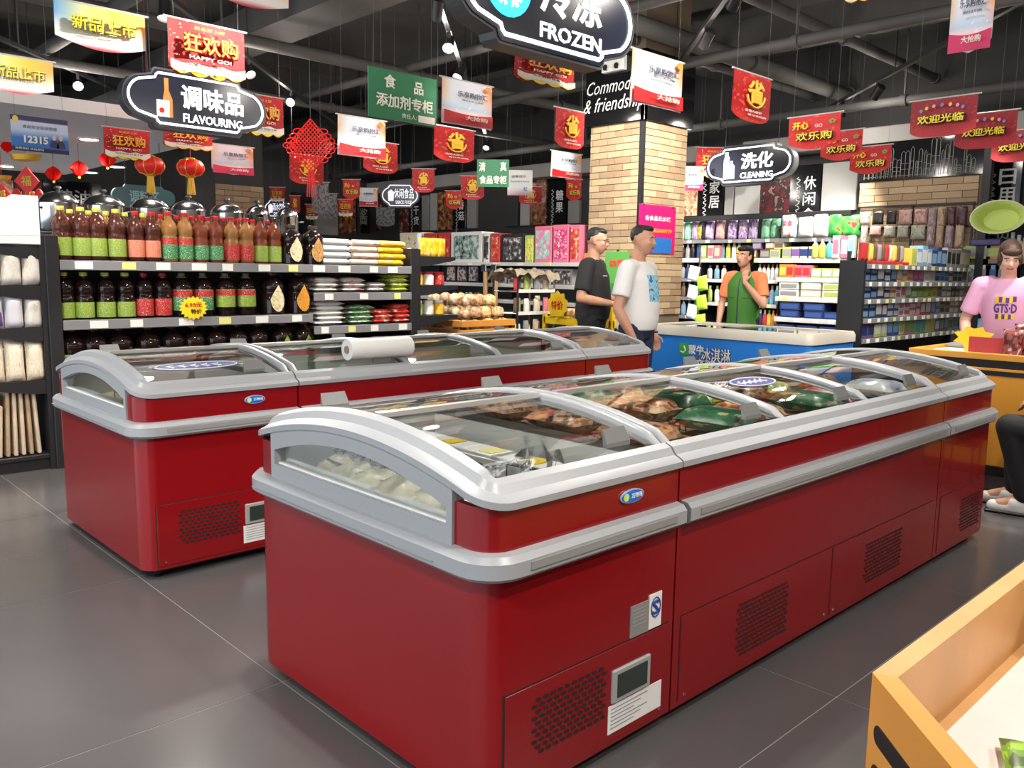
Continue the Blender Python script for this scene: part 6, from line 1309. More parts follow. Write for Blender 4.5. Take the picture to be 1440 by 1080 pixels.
def head_parts(c, yaw, pitch, s=1.0, fat=1.0):
    """c = centre of the skull; face looks along local -Y rotated by yaw (about Z) and pitch"""
    Rm = Matrix.Rotation(yaw, 3, 'Z') @ Matrix.Rotation(pitch, 3, 'X'); T = lambda x, y, z: Vector(c)+Rm @ (Vector((x, y, z))*s)
    P = [('e', T(0, .012, .028), (.076*s, .094*s, .088*s), Rm), ('e', T(0, -.022, -.035), (.066*s*fat, .074*s, .078*s), Rm), ('e', T(0, -.045, -.088), (.036*s*fat, .034*s, .028*s), Rm), ('e', T(0, -.075, .022), (.052*s, .02*s, .012*s), Rm),
         ('c', T(0, -.088, .012), T(0, -.106, -.026), .008*s, .0125*s), ('e', T(.012, -.094, -.030), (.008*s, .009*s, .007*s), Rm), ('e', T(-.012, -.094, -.030), (.008*s, .009*s, .007*s), Rm),
         ('e', T(.040, -.066, -.022), (.022*s, .022*s, .02*s), Rm), ('e', T(-.040, -.066, -.022), (.022*s, .022*s, .02*s), Rm), ('e', T(0, -.082, -.056), (.024*s, .014*s, .013*s), Rm)]
    for k in (-1, 1): P += [('e', T(k*.076, .010, -.004), (.009*s, .019*s, .032*s), Rm @ Matrix.Rotation(k*.35, 3, 'Z')), ('e', T(k*.078, .002, -.030), (.007*s, .010*s, .011*s), Rm)]
    return P, T, Rm
def face(t, T, Rm, s=1.0):
    e = Rm.to_euler()
    for k in (-1, 1):
        b = ob('eye', cached('eyeball', lambda: MB().ball((0, 0, 0), 1, 12, 8).mesh('eye', None, 'all')), EYEW, t, loc=T(k*.031, -.0785, .004), rot=e, scale=(.0135*s, .010*s, .0075*s)); ob('iris', MC["eyeball"], EYED, b, loc=(0, -.45, 0), scale=(.48, .62, .85))
        ob('eyebrow', MB().tube([(-.021*s, .002*s, -.002*s), (-.005*s, -.004*s, .004*s), (.02*s, .004*s, 0)], .0035*s, 5), BROW, t, loc=T(k*.031, -.0895, .026), rot=e)
    ob('mouth', MB().tube([(-.023*s, .006*s, .001), (-.008*s, -.002*s, .002*s), (.008*s, -.002*s, .002*s), (.023*s, .006*s, .001)], .0052*s, 6), LIPS, t, loc=T(0, -.0945, -.060), rot=e)
from mathutils.bvhtree import BVHTree
def drape(o, target, gap=.003):
    """press a printed piece (local -Y front) onto the cloth below it"""
    bv = BVHTree.FromPolygons([v.co for v in target.data.vertices], [p.vertices for p in target.data.polygons]); me = o.data.copy(); o.data = me; mw = o.matrix_basis; inv = mw.inverted()
    for v in me.vertices:
        p = mw @ v.co; h = bv.ray_cast(Vector((p.x, -2, p.z)), Vector((0, 1, 0)))[0]
        if h: v.co = inv @ Vector((p.x, h.y-gap-max(0, -v.co.y)*.3, p.z))
    return o
def person(label, loc, rz): return thing('person', label, 'person', loc, rz)
def skin_ob(t, parts, m, vox=.0085): return ob('body', blob(parts, vox, 3), m, t)
def cloth_ob(name, t, parts, m, vox=.011, sm=5): return ob(name, blob(parts, vox, sm), m, t)
# common skeleton builder, local frame: person faces -Y, x to the person's left
def build(label, loc, rz, h, skin, hair, pose):
    t = person(label, loc, rz); k = h/1.72; V = lambda x, y, z: Vector((x*k, y*k, z*k)); fat = pose.get('fat', 1.0)
    lean = pose.get('lean', 0.0); lw = pose.get('legs', ((.10, .0, 0), (-.10, .03, 0)))
    def TL(x, y, z):  # torso leaning forward about the hips
        dz = z-.92; return V(x, y-dz*_s(lean), .92+dz*_c(lean))
    B = []
    hips = [V(s*.09, 0, .90) for s in (1, -1)]
    kn = pose.get('knees') or [V(lw[i][0]*1.0, lw[i][1]-.02, .49) for i in (0, 1)]; an = pose.get('ankles') or [V(lw[i][0]*1.05, lw[i][1]+.03, .09) for i in (0, 1)]
    for i in (0, 1):
        B += [('c', hips[i], kn[i], .082*k*fat, .056*k), ('c', kn[i], L3(kn[i], an[i], .35)+V(0, .012, 0), .056*k, .058*k), ('c', L3(kn[i], an[i], .35)+V(0, .012, 0), an[i], .058*k, .038*k), ('c', an[i], an[i]+V(0, -.13, -.045), .036*k, .034*k)]
    RG = ((.83, .0, .13, .10, 0), (.90, .0, .158, .118, .6), (.98, -.006, .152, .118, 1), (1.08, -.012, .148, .116, 1), (1.20, -.006, .160, .114, .8), (1.30, 0, .172, .112, .6), (1.37, .004, .168, .092, .2), (1.415, .006, .125, .075, 0), (1.445, .008, .07, .062, 0))
    def loft(pad, z0=0, z1=9, fk=1.0): return ('l', [(TL(0, y, z), (rx*(1+(fat-1)*w*fk)+pad)*k, (ry*(1+(fat-1)*w*1.6*fk)+pad)*k) for z, y, rx, ry, w in RG if z0 <= z <= z1])
    tor = [loft(0)]
    B += tor; B += [('c', TL(0, .01, 1.42), TL(0, -.005, 1.52), .056*k*fat**.5, .052*k*fat**.5)]
    sh = [TL(s*.185*fat**.5, .005, 1.385) for s in (1, -1)]
    el, wr_ = pose['elbows'], pose['wrists']; el = [V(*e) for e in el]; wr_ = [V(*e) for e in wr_]
    for i in (0, 1):
        B += [('c', TL((.12, -.12)[i], .005, 1.40), sh[i], .06*k, .058*k), ('c', sh[i], el[i], .054*k*fat**.6, .040*k*fat**.4), ('c', el[i], L3(el[i], wr_[i], .3), .040*k*fat**.4, .042*k*fat**.4), ('c', L3(el[i], wr_[i], .3), wr_[i], .042*k*fat**.4, .026*k)]
        d, up, cu = pose['hands'][i]; hand(B, wr_[i], d, up, k*1.02, cu)
    hc = TL(0, -.03, 1.615) if 'head' not in pose else V(*pose['head'])
    HP, T, Rm = head_parts(hc, pose.get('hyaw', 0), pose.get('hpitch', 0), k*1.0, pose.get('hfat', 1.0)); B += HP; B += [('c', TL(0, .0, 1.50), T(0, .02, -.05), .05*k, .05*k)]
    skin_ob(t, B, skin); face(t, T, Rm, k)
    # trousers
    Pn = [('c', hips[i]+V(0, 0, .03), kn[i], .098*k*fat, .07*k) for i in (0, 1)]+[('c', kn[i], an[i]+V(0, 0, .0), .07*k, .058*k) for i in (0, 1)]+[loft(.008, 0, .99)]
    cloth_ob('trousers', t, Pn, pose['trousers'])
    for i in (0, 1):
        s = cloth_ob('shoe', t, [('c', an[i]+V(0, .03, -.055), an[i]+V(0, -.15, -.058), .040*k, .036*k), ('c', an[i]+V(0, .02, -.02), an[i]+V(0, -.05, -.03), .044*k, .044*k)], pose.get('shoes', BLACK), .008, 3)
        ob('sole', MB().box(-.042*k, .042*k, -.185*k, .075*k, 0, .022*k, .01), PAPER, t, loc=(an[i].x, an[i].y, max(0, an[i].z-.09*k)))
    # shirt with short sleeves
    f2 = pose.get('loose', 1.0)
    S = [loft(.017*f2, .88, 9)]
    sl = pose.get('sleeve', .72)
    if not pose.get('nosleeve'):
        for i in (0, 1): S += [('c', TL((.12, -.12)[i], .005, 1.395), sh[i], .072*k, .072*k), ('f', sh[i], L3(sh[i], el[i], sl), .068*k*fat**.5, .070*k*fat**.5)]
    shirt = cloth_ob('shirt', t, S, pose['shirt'])
    return t, T, Rm, TL, V, k, sh, el, shirt
def crop_hair(t, T, Rm, k, m, extra=(), top=.0, vox=.006, back=-.02):
    P = [('e', T(0, .026, .046+top), (.079*k, .090*k, .082*k), Rm), ('e', T(0, .050, .012+back), (.074*k, .062*k, .07*k), Rm), ('e', T(0, -.010, .075+top), (.070*k, .078*k, .046*k), Rm)]
    for s in (-1, 1): P += [('e', T(s*.060, .020, .022), (.021*k, .050*k, .045*k), Rm)]
    P += [('e', T(*e[0]), tuple(q*k for q in e[1]), Rm) for e in extra]
    return ob('hair', blob(P, vox, 2), m, t)
def short_hair(t, T, Rm, k, m):
    P = [('e', T(0, .022, .044), (.0755*k, .0885*k, .078*k), Rm), ('e', T(0, .048, .022), (.069*k, .058*k, .055*k), Rm), ('e', T(0, -.020, .088), (.058*k, .062*k, .030*k), Rm)]
    return ob('hair', blob(P, .006, 2), m, t)
WTEE = mat('tee_white', (.86, .85, .84), .8, bump=.15, nscale=14); BTEE = mat('tee_black', (.014, .014, .016), .8, bump=.15, nscale=14); JEANS = mat('jeans', srgb(38, 48, 72), .8, noise=.25, nscale=25); BPANT = mat('pants_black', (.01, .01, .012), .8)
# facing: image right is roughly world (+x, -y)
def rzdir(dx, dy): return math.atan2(dy, dx)+math.pi/2
# man in white
r1 = rzdir(.22, -.97)
t, T, Rm, TL, V, k, sh, el, shirt = build('stout man in white T-shirt and jeans looking right beside the freezers', (5.30, 4.14, 0), r1, 1.68, SKIN, HAIR, dict(fat=1.16, hfat=1.12, elbows=((.27, .06, 1.08), (-.29, .03, 1.07)), wrists=((.22, -.06, .86), (-.245, -.10, .83)), hands=(((-.1, -.3, -1), (1, 0, 0), .4), ((.1, -.4, -1), (-1, 0, 0), .4)), hyaw=R(4), hpitch=R(3), trousers=JEANS, shirt=WTEE, loose=1.04, shoes=WHITE, sleeve=.70))
short_hair(t, T, Rm, k, HAIR)
drape(ob('shirt_print', MB().grid(lambda u, v: (-.01+.17*(u-.5)*k, 0, (1.13+.21*v)*k), 12, 12), printed('tee_print_blue', srgb(120, 195, 225), srgb(160, 215, 235), srgb(60, 120, 170), 110, .8), t), shirt)
wt = ob('wrist_watch', MB().tube([(.028*_c(a)*1.0, .028*_s(a), 0) for a in [i*.524 for i in range(12)]], .006, 5, True), BLACK, t, loc=V(.222, -.055, .872))
# man in black
r2 = rzdir(.42, -.90)
t, T, Rm, TL, V, k, sh, el, shirt = build('man in black T-shirt and glasses with hands folded, by the brick pillar', (5.84, 5.08, 0), r2, 1.71, SKIN, HAIR, dict(fat=1.14, elbows=((.30, .0, 1.10), (-.31, .02, 1.10)), wrists=((.10, -.24, 1.06), (-.10, -.235, 1.05)), hands=(((-.9, -.25, 0), (0, -.6, .8), .5), ((.9, -.25, .0), (0, -.6, .8), .5)), hyaw=R(4), hpitch=R(8), trousers=BPANT, shirt=BTEE, loose=1.04, sleeve=.8))
short_hair(t, T, Rm, k, HAIR)
e = Rm.to_euler()
for s in (-1, 1): ob('glasses_frame', MB().tube([(.020*_c(a)*k, 0, .015*_s(a)*k) for a in [i*.524 for i in range(12)]], .0018, 5, True), BLACK, t, loc=T(s*.031, -.099, .004), rot=e); ob('glasses_temple', MB().tube([T(s*.052, -.095, .008), T(s*.080, -.03, .008), T(s*.082, .015, .0)], .0018, 5), BLACK, t)
ob('glasses_bridge', MB().tube([T(-.011, -.1, .006), T(0, -.103, .009), T(.011, -.1, .006)], .0018, 5), BLACK, t)
drape(put_text('——', .075, .006, PAPER, t, V(-.07, -.150, 1.30), bold=.01), shirt)
# clerk in green vest
GV = mat('vest_green', srgb(62, 120, 42), .7, bump=.15, nscale=14); OT = mat('polo_orange', srgb(235, 130, 85), .8)
r3 = rzdir(-.97, -.1)
t, T, Rm, TL, V, k, sh, el, shirt = build('clerk in green vest and orange sleeves raising a hand to the chin', (7.66, 4.62, 0), r3, 1.60, SKIN, HAIR, dict(fat=1.0, elbows=((.27, -.10, 1.10), (-.27, .02, 1.10)), wrists=((.10, -.21, 1.34), (-.24, -.10, .88)), hands=(((-.05, .05, 1), (0, -1, .1), .6), ((.1, -.3, -1), (-1, 0, 0), .4)), hyaw=R(-14), hpitch=R(-3), trousers=BPANT, shirt=OT, sleeve=.72))
crop_hair(t, T, Rm, k, HAIR, (((0, .075, .01), (.05, .05, .06)), ((0, .105, -.03), (.032, .034, .07)), ((0, -.055, .082), (.060, .030, .026))), 0)
ob('hair_tie', MB().tube([T(.03*_c(a), .1+.006, .02+.03*_s(a)) for a in [i*.524 for i in range(12)]], .008, 5, True), CL['red'], t)
Vs = [('l', [(TL(0, y, z), rx*k, ry*k) for z, y, rx, ry in ((.84, 0, .186, .148), (.98, -.006, .178, .146), (1.1, -.01, .178, .146), (1.22, -.006, .186, .144), (1.31, 0, .19, .14), (1.38, .004, .175, .112), (1.425, .006, .135, .094), (1.455, .008, .085, .08))])]
cloth_ob('vest', t, Vs, GV)
ob('zip', MB().tube([V(0, -.150, .86), V(0, -.158, 1.1), V(0, -.152, 1.25), V(0, -.118, 1.38)], .007, 5), mat('zip_navy', (.01, .015, .05), .5), t); ob('collar', MB().tube([V(.055*_s(a)*1.15, -.062*_c(a)-.0, 1.425) for a in [-2.2+i*.4 for i in range(12)]], .014, 6), GV, t)
for s in (-1, 1): ob('pocket_line', MB().tube([V(s*.05, -.152, 1.17), V(s*.12, -.118, 1.17)], .004, 5), mat('vest_seam', srgb(45, 90, 32), .8), t)
# woman in pink behind the stall
PT = mat('tee_pink', srgb(228, 170, 205), .8, bump=.15, nscale=14)
r4 = rzdir(-.97, -.20)
t, T, Rm, TL, V, k, sh, el, shirt = build('woman in pink T-shirt bending over the goods on the orange stall', (7.08, 2.03, 0), r4, 1.60, SKIN2, HAIRB, dict(fat=1.06, lean=R(17), elbows=((.28, -.22, 1.04), (-.29, -.08, 1.08)), wrists=((.18, -.42, .95), (-.25, -.24, .90)), hands=(((-.2, -.8, -.4), (0, -.4, 1), .5), ((.0, -.7, -.6), (-.4, -.4, 1), .5)), hyaw=R(14), hpitch=R(22), trousers=BPANT, shirt=PT, sleeve=.78))
crop_hair(t, T, Rm, k, HAIRB, (((0, -.066, .070), (.072, .032, .034)), ((.066, -.01, -.01), (.022, .05, .055)), ((-.066, -.01, -.01), (.022, .05, .055)), ((0, .05, -.03), (.072, .06, .06))), .008)
drape(put_text('GTS·D', .15, .07, C('ink_purple', 85, 60, 120), t, TL(0, -.155, 1.20)*1, bold=.02), shirt)
for i in range(6): o = ob('shirt_print', MB().box(-.012, .012, -.002, .002, -.02, .02), C('ink_purple', 85, 60, 120) if i % 2 else YEL, t, loc=TL(-.06+.024*i, -.157, 1.265+.006*(i % 3))); drape(o, shirt, .002); o = ob('shirt_print', MB().box(-.01, .01, -.002, .002, -.018, .018), C('ink_purple', 85, 60, 120) if i % 2 == 0 else YEL, t, loc=TL(-.055+.022*i, -.156, 1.13)); drape(o, shirt, .002)
# seated person in black at the right edge, mostly outside the picture
stl = thing('folding_stool', 'low black stool under the seated person at the right edge', 'stool', (5.42, 1.04, 0)); ob('seat', MB().box(-.15, .15, -.15, .15, .34, .37, .01), BLACK, stl)
for a in (-.12, .12):
    for b in (-.12, .12): ob('leg', MB().cyl((a, b, 0), (a, b, .345), .012, 8), BLACK, stl)
t = thing('person', 'person in black trousers and white shoes crouching at the right edge', 'person', (5.42, 1.06, 0), rzdir(-.2, 1.0)); V = lambda x, y, z: Vector((x, y, z)); B = []
hp = [V(.09, .02, .47), V(-.09, .02, .47)]; kn = [V(.13, -.40, .50), V(-.12, -.38, .44)]; an = [V(.10, -.30, .09), V(-.10, -.36, .09)]
for i in (0, 1): B += [('c', hp[i], kn[i], .085, .058), ('c', kn[i], an[i], .056, .04), ('c', an[i], an[i]+V(0, -.12, -.045), .036, .034)]
B += [('e', V(0, .03, .52), (.16, .13, .13)), ('e', V(0, .0, .72), (.15, .12, .18)), ('e', V(0, -.05, .92), (.18, .12, .16)), ('c', V(0, -.07, 1.02), V(0, -.10, 1.14), .055, .052)]
elb = [V(.25, -.08, .74), V(-.25, -.08, .74)]; wri = [V(.12, -.24, .66), V(-.12, -.24, .66)]
for i in (0, 1): B += [('c', V((.12, -.12)[i], -.05, 1.0), V((.2, -.2)[i], -.06, .99), .06, .056), ('c', V((.2, -.2)[i], -.06, .99), elb[i], .052, .04), ('c', elb[i], wri[i], .04, .026)]; hand(B, wri[i], (-.3 if i == 0 else .3, -1, -.2), (0, 0, 1), 1.0, .4)
HP, T, Rm = head_parts((0, -.13, 1.235), 0, R(10)); B += HP; skin_ob(t, B, SKIN); face(t, T, Rm); crop_hair(t, T, Rm, 1.0, HAIR)
cloth_ob('trousers', t, [('c', hp[i], kn[i], .10, .075) for i in (0, 1)]+[('c', kn[i], an[i]+V(0, 0, .03), .074, .06) for i in (0, 1)]+[('e', V(0, .03, .52), (.175, .145, .13))], BPANT)
cloth_ob('jacket', t, [('e', V(0, .02, .62), (.165, .14, .13)), ('e', V(0, .0, .74), (.165, .135, .18)), ('e', V(0, -.05, .92), (.195, .135, .16))]+[('c', V((.12, -.12)[i], -.05, 1.0), V((.2, -.2)[i], -.06, .99), .07, .068) for i in (0, 1)]+[('c', V((.2, -.2)[i], -.06, .99), elb[i], .066, .056) for i in (0, 1)]+[('c', elb[i], L3(elb[i], wri[i], .9), .056, .045) for i in (0, 1)], BTEE)
for i in (0, 1): cloth_ob('shoe', t, [('c', an[i]+V(0, .03, -.05), an[i]+V(0, -.15, -.056), .042, .036), ('c', an[i]+V(0, .02, -.02), an[i]+V(0, -.05, -.03), .044, .044)], WHITE, .008, 3); ob('sole', MB().box(-.043, .043, -.19, .075, 0, .02, .008), BLACK, t, loc=(an[i].x, an[i].y, 0))
# ================================================================ frozen goods, baskets and loose things on the freezers
FZ = {k: printed('frozen_'+k, *v, 24, thr=(.46, .6)) for k, v in dict(brown=(srgb(150, 105, 75), srgb(190, 150, 115), srgb(100, 65, 45)), orange=(srgb(195, 110, 60), srgb(225, 190, 150), srgb(150, 70, 40)), pale=(srgb(232, 222, 190), srgb(215, 200, 160), srgb(240, 236, 220)), green=(srgb(35, 95, 60), srgb(55, 120, 80), srgb(200, 190, 150)), red=(srgb(190, 60, 50), srgb(225, 190, 180), srgb(150, 40, 40)), yellow=(srgb(225, 205, 70), srgb(160, 190, 60), srgb(235, 230, 200)), white=(srgb(225, 228, 230), srgb(205, 212, 218), srgb(120, 150, 200))).items()}
FILM = glass('clear_film', (.93, .94, .94), 1.0, .3)
def basket(x, y, z, w, d, h, label, rz=0):
    t = thing('wire_basket', label, 'basket', (x, y, z), rz)
    ob('rim', MB().tube([(-w/2, -d/2, h), (w/2, -d/2, h), (w/2, d/2, h), (-w/2, d/2, h)], .005, 5, True), WIRE, t)
    mb = MB(); n = 7; m = 5
    for i in range(n+1): x_ = -w/2+w*i/n; mb.tube([(x_, -d/2, h), (x_, -d/2, 0), (x_, d/2, 0), (x_, d/2, h)], .0026, 4)
    for i in range(m+1): y_ = -d/2+d*i/m; mb.tube([(-w/2, y_, h), (-w/2, y_, 0), (w/2, y_, 0), (w/2, y_, h)], .0026, 4)
    for q in (.33, .66): mb.tube([(-w/2, -d/2, h*q), (w/2, -d/2, h*q), (w/2, d/2, h*q), (-w/2, d/2, h*q)], .0026, 4, True)
    ob('wires', mb, WIRE, t)
rf = random.Random(12)
def pile(x0, x1, y0, y1, z, n, kinds, where, size=.2):
    nx = max(2, int((x1-x0)/.215)); k = 0
    while k < n:
        for i in range(nx):
            if k >= n: break
            kd = kinds[k % len(kinds)]; lvl = k//(nx*3)
            x = x0+.1+(x1-x0-.2)*i/max(1, nx-1); y = y0+.14+(y1-y0-.28)*(((k//nx) % 3)/2)
            pouch((x, y-.1, z+.085*lvl), R(rf.uniform(-7, 7)), min(size, (x1-x0-.2)/max(1, nx-1))*rf.uniform(.86, .95), .08, size*1.15, FZ[kd], '%s frozen food bag inside %s' % (kd, where), '%s bags inside %s' % (kd, where), 'frozen_bag', lay=True)
            k += 1
YA, YB_ = Y1_+.10, Y1_+FWD-.10
# near row
pile(X0+.12, X1-.08, YA, YB_, .345, 9, ('pale', 'white'), 'the near end freezer', .2)
basket(1.56, 1.66, .50, .34, .30, .24, 'black wire basket at the front of the near end freezer', R(4)); basket(1.54, 2.10, .50, .36, .34, .22, 'black wire basket at the back of the near end freezer', R(-5))
for i, (x, y, s) in enumerate(((1.40, 1.62, .13), (1.36, 1.86, .14), (1.38, 2.12, .13), (1.42, 2.28, .12), (1.36, 1.74, .12), (1.37, 2.0, .13))):
    breadbag((x, y, .60), i*1.1, s*1.5, FZ['pale'], ('pale dumpling bag behind the arched window, '+('first', 'third', 'fifth', 'sixth', 'second', 'fourth')[i]+' from the front'), None)
for i, (x, y, h) in enumerate(((1.70, 1.66, .34), (1.60, 1.95, .26), (1.74, 1.52, .24))):
    t = thing('clear_bag', ('tall crumpled clear plastic bag standing in the near end freezer', 'crumpled clear plastic bag lying deeper in the near end freezer', 'small clear plastic bag at the front of the near end freezer')[i], 'plastic bag', (x, y, .46))
    mb = MB(); n = 12; prof = [(.09, 0), (.10, .3*h), (.05, .55*h), (.035, .7*h), (.07, .9*h), (.05, h)]; vs = []
    for q, zz in prof: vs += [(q*(1+.3*rf.uniform(-1, 1))*_c(2*math.pi*k/n), q*(1+.3*rf.uniform(-1, 1))*_s(2*math.pi*k/n), zz*(1+.08*rf.uniform(-1, 1))) for k in range(n)]
    mb.add(vs, [(a*n+k, a*n+(k+1) % n, (a+1)*n+(k+1) % n, (a+1)*n+k) for a in range(5) for k in range(n)]); ob('film', mb, FILM, t); ob('knot', MB().ball((0, 0, .63*h), .025, 8, 6), FILM, t)
def price_rail(x, y0, y1, z, label):
    t = thing('price_rail', label, 'price rail', (x, y0, z)); ob('rail', MB().box(-.05, .05, 0, y1-y0, -.005, .012, .003), WHITE, t); ob('lip', MB().box(-.055, -.045, 0, y1-y0, -.06, .0, .002), WHITE, t)
    for i in range(4): ob('price_tag', MB().box(-.035, .035, .12+.2*i, .18+.2*i, .012, .015), (TAGY, YEL)[i % 2], t)
price_rail(1.80, YA-.03, YB_+.03, .73, 'white price rail with yellow tags across the near end freezer')
# middle unit of the near row
b0 = X1+.05; bw_ = (X2-X1-.1)/3
pile(b0, b0+bw_, YA, YB_, .525, 24, ('brown', 'orange', 'brown', 'green'), 'the first bay of the near middle freezer', .21)
basket(b0+.36, 1.92, .64, .38, .38, .15, 'black wire basket of meat in the first bay of the near middle freezer', R(12))
pile(b0+bw_, b0+2*bw_, YA, YB_, .525, 24, ('green', 'brown', 'orange', 'green'), 'the second bay of the near middle freezer', .21)
pile(b0+2*bw_, b0+3*bw_, YA, YB_, .525, 22, ('yellow', 'brown', 'red', 'white'), 'the third bay of the near middle freezer', .2)
pile(X2+.06, X3-.12, YA, YB_, .525, 9, ('brown', 'orange', 'white'), 'the far end freezer of the near row', .2)
for i, (x, y) in enumerate(((4.16, 1.62), (4.40, 1.70))):
    t = thing('food_tray', ('left', 'right')[i]+' brown food tray inside the far end freezer of the near row', 'tray', (x, y, .62)); ob('tray', MB().lathe([(.07, 0), (.12, .05), (.125, .05), (.118, .045), (.065, .004)], 18), C('tray_brown', 120, 80, 50), t, smooth=True); ob('food', MB().ball((0, 0, .03), (.10, .10, .035), 14, 8), FZ['orange'], t)
# far row
YC, YD = Y2_+.10, Y2_+FWD-.10
pile(X0+.12, X1-.08, YC, YD, .525, 12, ('red', 'pale', 'brown'), 'the near end freezer of the rear row', .2)
pile(b0, b0+bw_, YC, YD, .525, 14, ('brown', 'white', 'green'), 'the first bay of the rear middle freezer', .21); pile(b0+bw_, b0+2*bw_, YC, YD, .525, 14, ('green', 'brown'), 'the second bay of the rear middle freezer', .21)
pile(b0+2*bw_, b0+3*bw_, YC, YD, .525, 14, ('white', 'brown', 'yellow'), 'the third bay of the rear middle freezer', .21); pile(X2+.06, X3-.12, YC, YD, .525, 10, ('red', 'orange', 'brown'), 'the far end freezer of the rear row', .2)
basket(1.55, 3.95, .56, .36, .5, .16, 'black wire basket behind the arched window of the rear row')
# oval stickers on lids
def oval(x, y, yrow, label, w=.15, d=.06):
    z = .822+lift(y-yrow)+.002; sl = math.atan((lift(y-yrow+.02)-lift(y-yrow-.02))/.04)
    t = thing('oval_sticker', label, 'sticker', (x, y, z)); t.rotation_euler = (sl, 0, 0)
    P = [(w*_c(R(a)), d*_s(R(a))) for a in range(0, 360, 15)]
    ob('sheet', MB().prism(P, .001, .002, 'z'), mat('sticker_blue', srgb(50, 60, 130), .4), t); ob('outline', MB().tube([(x_*.93, y_*.93, .003) for x_, y_ in P], .0025, 4, True), WHITE, t)
    for i in range(5): ob('script_mark', MB().tube([(-w*.6+w*.26*i+.02*_s(k*1.7), -.02+.008*k, .003) for k in range(6)], .003, 4), WHITE, t)
oval(b0+bw_*1.5-.02, Y1_+.36, Y1_, 'blue oval sticker on the middle lid of the near freezer row'); oval(1.56, Y2_+.20, Y2_, 'blue oval sticker on the first lid of the rear freezer row', .2, .05)
# white paper roll lying on the rear row
yr = Y2_+.10; zr = .834+lift(.10)+.056
pr = thing('paper_roll', 'white roll of plastic bags lying on the rear freezer lid', 'roll', (2.47, yr, zr)); ob('roll', MB().cyl((-.19, 0, 0), (.19, 0, 0), .052, 20), WWHITE, pr, smooth=True); ob('core', MB().cyl((-.195, 0, 0), (.195, 0, 0), .02, 12), C('core_brown', 160, 130, 100), pr)
# ================================================================ near produce bin at the lower right
bz = .70; bn = thing('produce_bin', 'wooden display bin with dark slots at the lower right corner', 'display bin', (0, 0, 0)); BWD = mat('bin_wood', srgb(196, 150, 96), .45, noise=.14, nscale=4); BWD2 = mat('bin_orange', srgb(214, 146, 66), .4, noise=.08, nscale=4)
A_ = Vector((1.285, .512, 0)); Bq = Vector((3.1, .512, 0)); Cq = Vector((.985, .215, 0)); Dq = Vector((.985, -.25, 0)); Eq = Vector((3.1, -.25, 0))
def wallboard(p, q, z0, z1, th, m, name='side_board', par=None):
    d = (q-p).normalized(); nrm = Vector((-d.y, d.x, 0)); vs = []   # thickness towards the inside (right of p->q)
    for e in (p, q): vs += [e+Vector((0, 0, z0)), e-nrm*th+Vector((0, 0, z0)), e-nrm*th+Vector((0, 0, z1)), e+Vector((0, 0, z1))]
    return ob(name, MB().add(vs, [(0, 3, 2, 1), (4, 5, 6, 7), (0, 1, 5, 4), (1, 2, 6, 5), (2, 3, 7, 6), (3, 0, 4, 7)]), m, par or bn)
ring = [Dq, Cq, A_, Bq, Eq]
def inner(i, th=.034):
    p, q, r_2 = ring[i-1], ring[i], ring[(i+1) % 5]; d1, d2 = (q-p).normalized(), (r_2-q).normalized(); n1, n2 = Vector((d1.y, -d1.x, 0)), Vector((d2.y, -d2.x, 0))
    b_ = (n1+n2).normalized(); return q+b_*(th/b_.dot(n1))
for i in range(5):
    p, q, pi2, qi2 = ring[i], ring[(i+1) % 5], inner(i), inner((i+1) % 5); vs = [v+Vector((0, 0, z)) for z in (.34, bz) for v in (p, q, qi2, pi2)]
    ob('side_board', MB().add(vs, [(0, 3, 2, 1)[::-1], (4, 5, 6, 7)[::-1], (0, 1, 5, 4)[::-1], (1, 2, 6, 5)[::-1], (2, 3, 7, 6)[::-1], (3, 0, 4, 7)[::-1]]), BWD if i == 2 else BWD2, bn)
def slot(p, q, a, b, z, hh=.016):
    d = (q-p); L_ = d.length; d = d.normalized(); nrm = Vector((-d.y, d.x, 0)); c0, c1 = p+d*a, p+d*b
    o = wallboard(c0+nrm*.0015, c1+nrm*.0015, z-hh, z+hh, .004, BLACK, 'slot')
    for c in (c0, c1): ob('slot_end', MB().cyl(c+nrm*.0016+Vector((0, 0, z)), c-nrm*.002+Vector((0, 0, z)), hh, 14), BLACK, bn)
dl = (A_-Cq).length; slot(Cq, A_, .05, dl-.04, bz-.085); slot(Cq, A_, .05, dl-.04, bz-.15); slot(Dq, Cq, .05, .41, bz-.085)
ob('floor_board', MB().prism([(A_.x, A_.y-.03), (Cq.x+.03, Cq.y), (Dq.x+.03, Dq.y+.03), (Eq.x-.03, Eq.y+.03), (Bq.x-.03, Bq.y-.03)], .52, .545, 'z'), BWD, bn)
for x in (2.02,): ob('partition', MB().box(x, x+.03, -.216, .478, .545, bz+.0, .002), BWD, bn); ob('partition_cap', MB().box(x-.01, x+.04, -.21, .47, bz-.02, bz+.012, .002), BWD, bn)
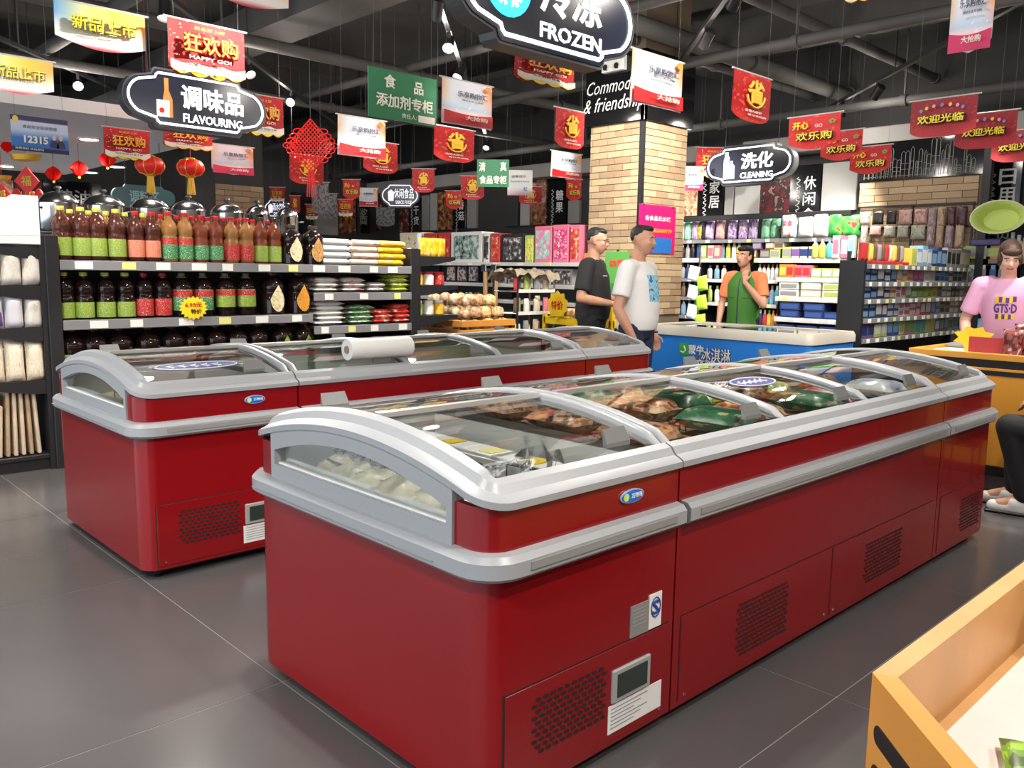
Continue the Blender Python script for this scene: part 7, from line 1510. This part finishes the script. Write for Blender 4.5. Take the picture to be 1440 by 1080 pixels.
for p in ((1.30, .40), (2.95, .40), (1.05, -.15), (2.95, -.15)): ob('leg', MB().box(p[0]-.03, p[0]+.03, p[1]-.03, p[1]+.03, 0, .36, .003), BLACK, bn)
ob('apron', MB().box(1.15, 3.0, -.15, .40, .10, .34), BLACK, bn)
shp = [(1.31, .455), (1.06, .205), (1.06, -.18), (1.99, -.18), (1.99, .455)]
tag(ob('paper_liner', MB().prism(shp, .546, .552, 'z'), mat('liner_paper', srgb(226, 212, 208), .8, noise=.04, nscale=6)), 'pale paper sheet lining the wooden bin', 'paper')
gp_ = on_z(1412, 1066, .575); gk = pouch((gp_.x, gp_.y, .553), R(-158), .15, .035, .12, printed('seed_green', srgb(150, 190, 60), srgb(110, 150, 50), srgb(70, 90, 50), 18), 'green packet with printed number lying on the pale paper', None, 'seed_packet', 'packet', lay=True, txt=('18835', C('ink_red3', 190, 60, 80), .72, .6))
# ================================================================ labels: give look-alikes in a row their place
from collections import defaultdict
ORD = ['first', 'second', 'third', 'fourth', 'fifth', 'sixth', 'seventh', 'eighth', 'ninth', 'tenth', 'eleventh', 'twelfth', 'thirteenth', 'fourteenth', 'fifteenth', 'sixteenth', 'seventeenth', 'eighteenth', 'nineteenth', 'twentieth', 'twenty-first', 'twenty-second', 'twenty-third', 'twenty-fourth']
def pix(o):
    q = o.location-CAMP; z = max(.01, q.dot(FW)); return (720+F*q.dot(RT)/z, 540+F*q.dot(DN)/z)
sets = defaultdict(list)
for o in list(COL.objects):
    if o.parent is None and 'label' in o: sets[o['label']].append(o)
for lb, os_ in sets.items():
    n = len(os_)
    if n < 2 or n > 24 or 'viewer' in lb: continue
    px = [pix(o) for o in os_]; sx = max(p[0] for p in px)-min(p[0] for p in px); sy = max(p[1] for p in px)-min(p[1] for p in px)
    if sx >= sy: order = sorted(range(n), key=lambda i: px[i][0]); suf = 'from left'
    else: order = sorted(range(n), key=lambda i: -px[i][1]); suf = 'from bottom'
    for r, i in enumerate(order):
        new = '%s, %s %s' % (lb, ORD[r], suf)
        if len(new.split()) <= 16: os_[i]['label'] = new
        if 'group' not in os_[i]: os_[i]['group'] = lb
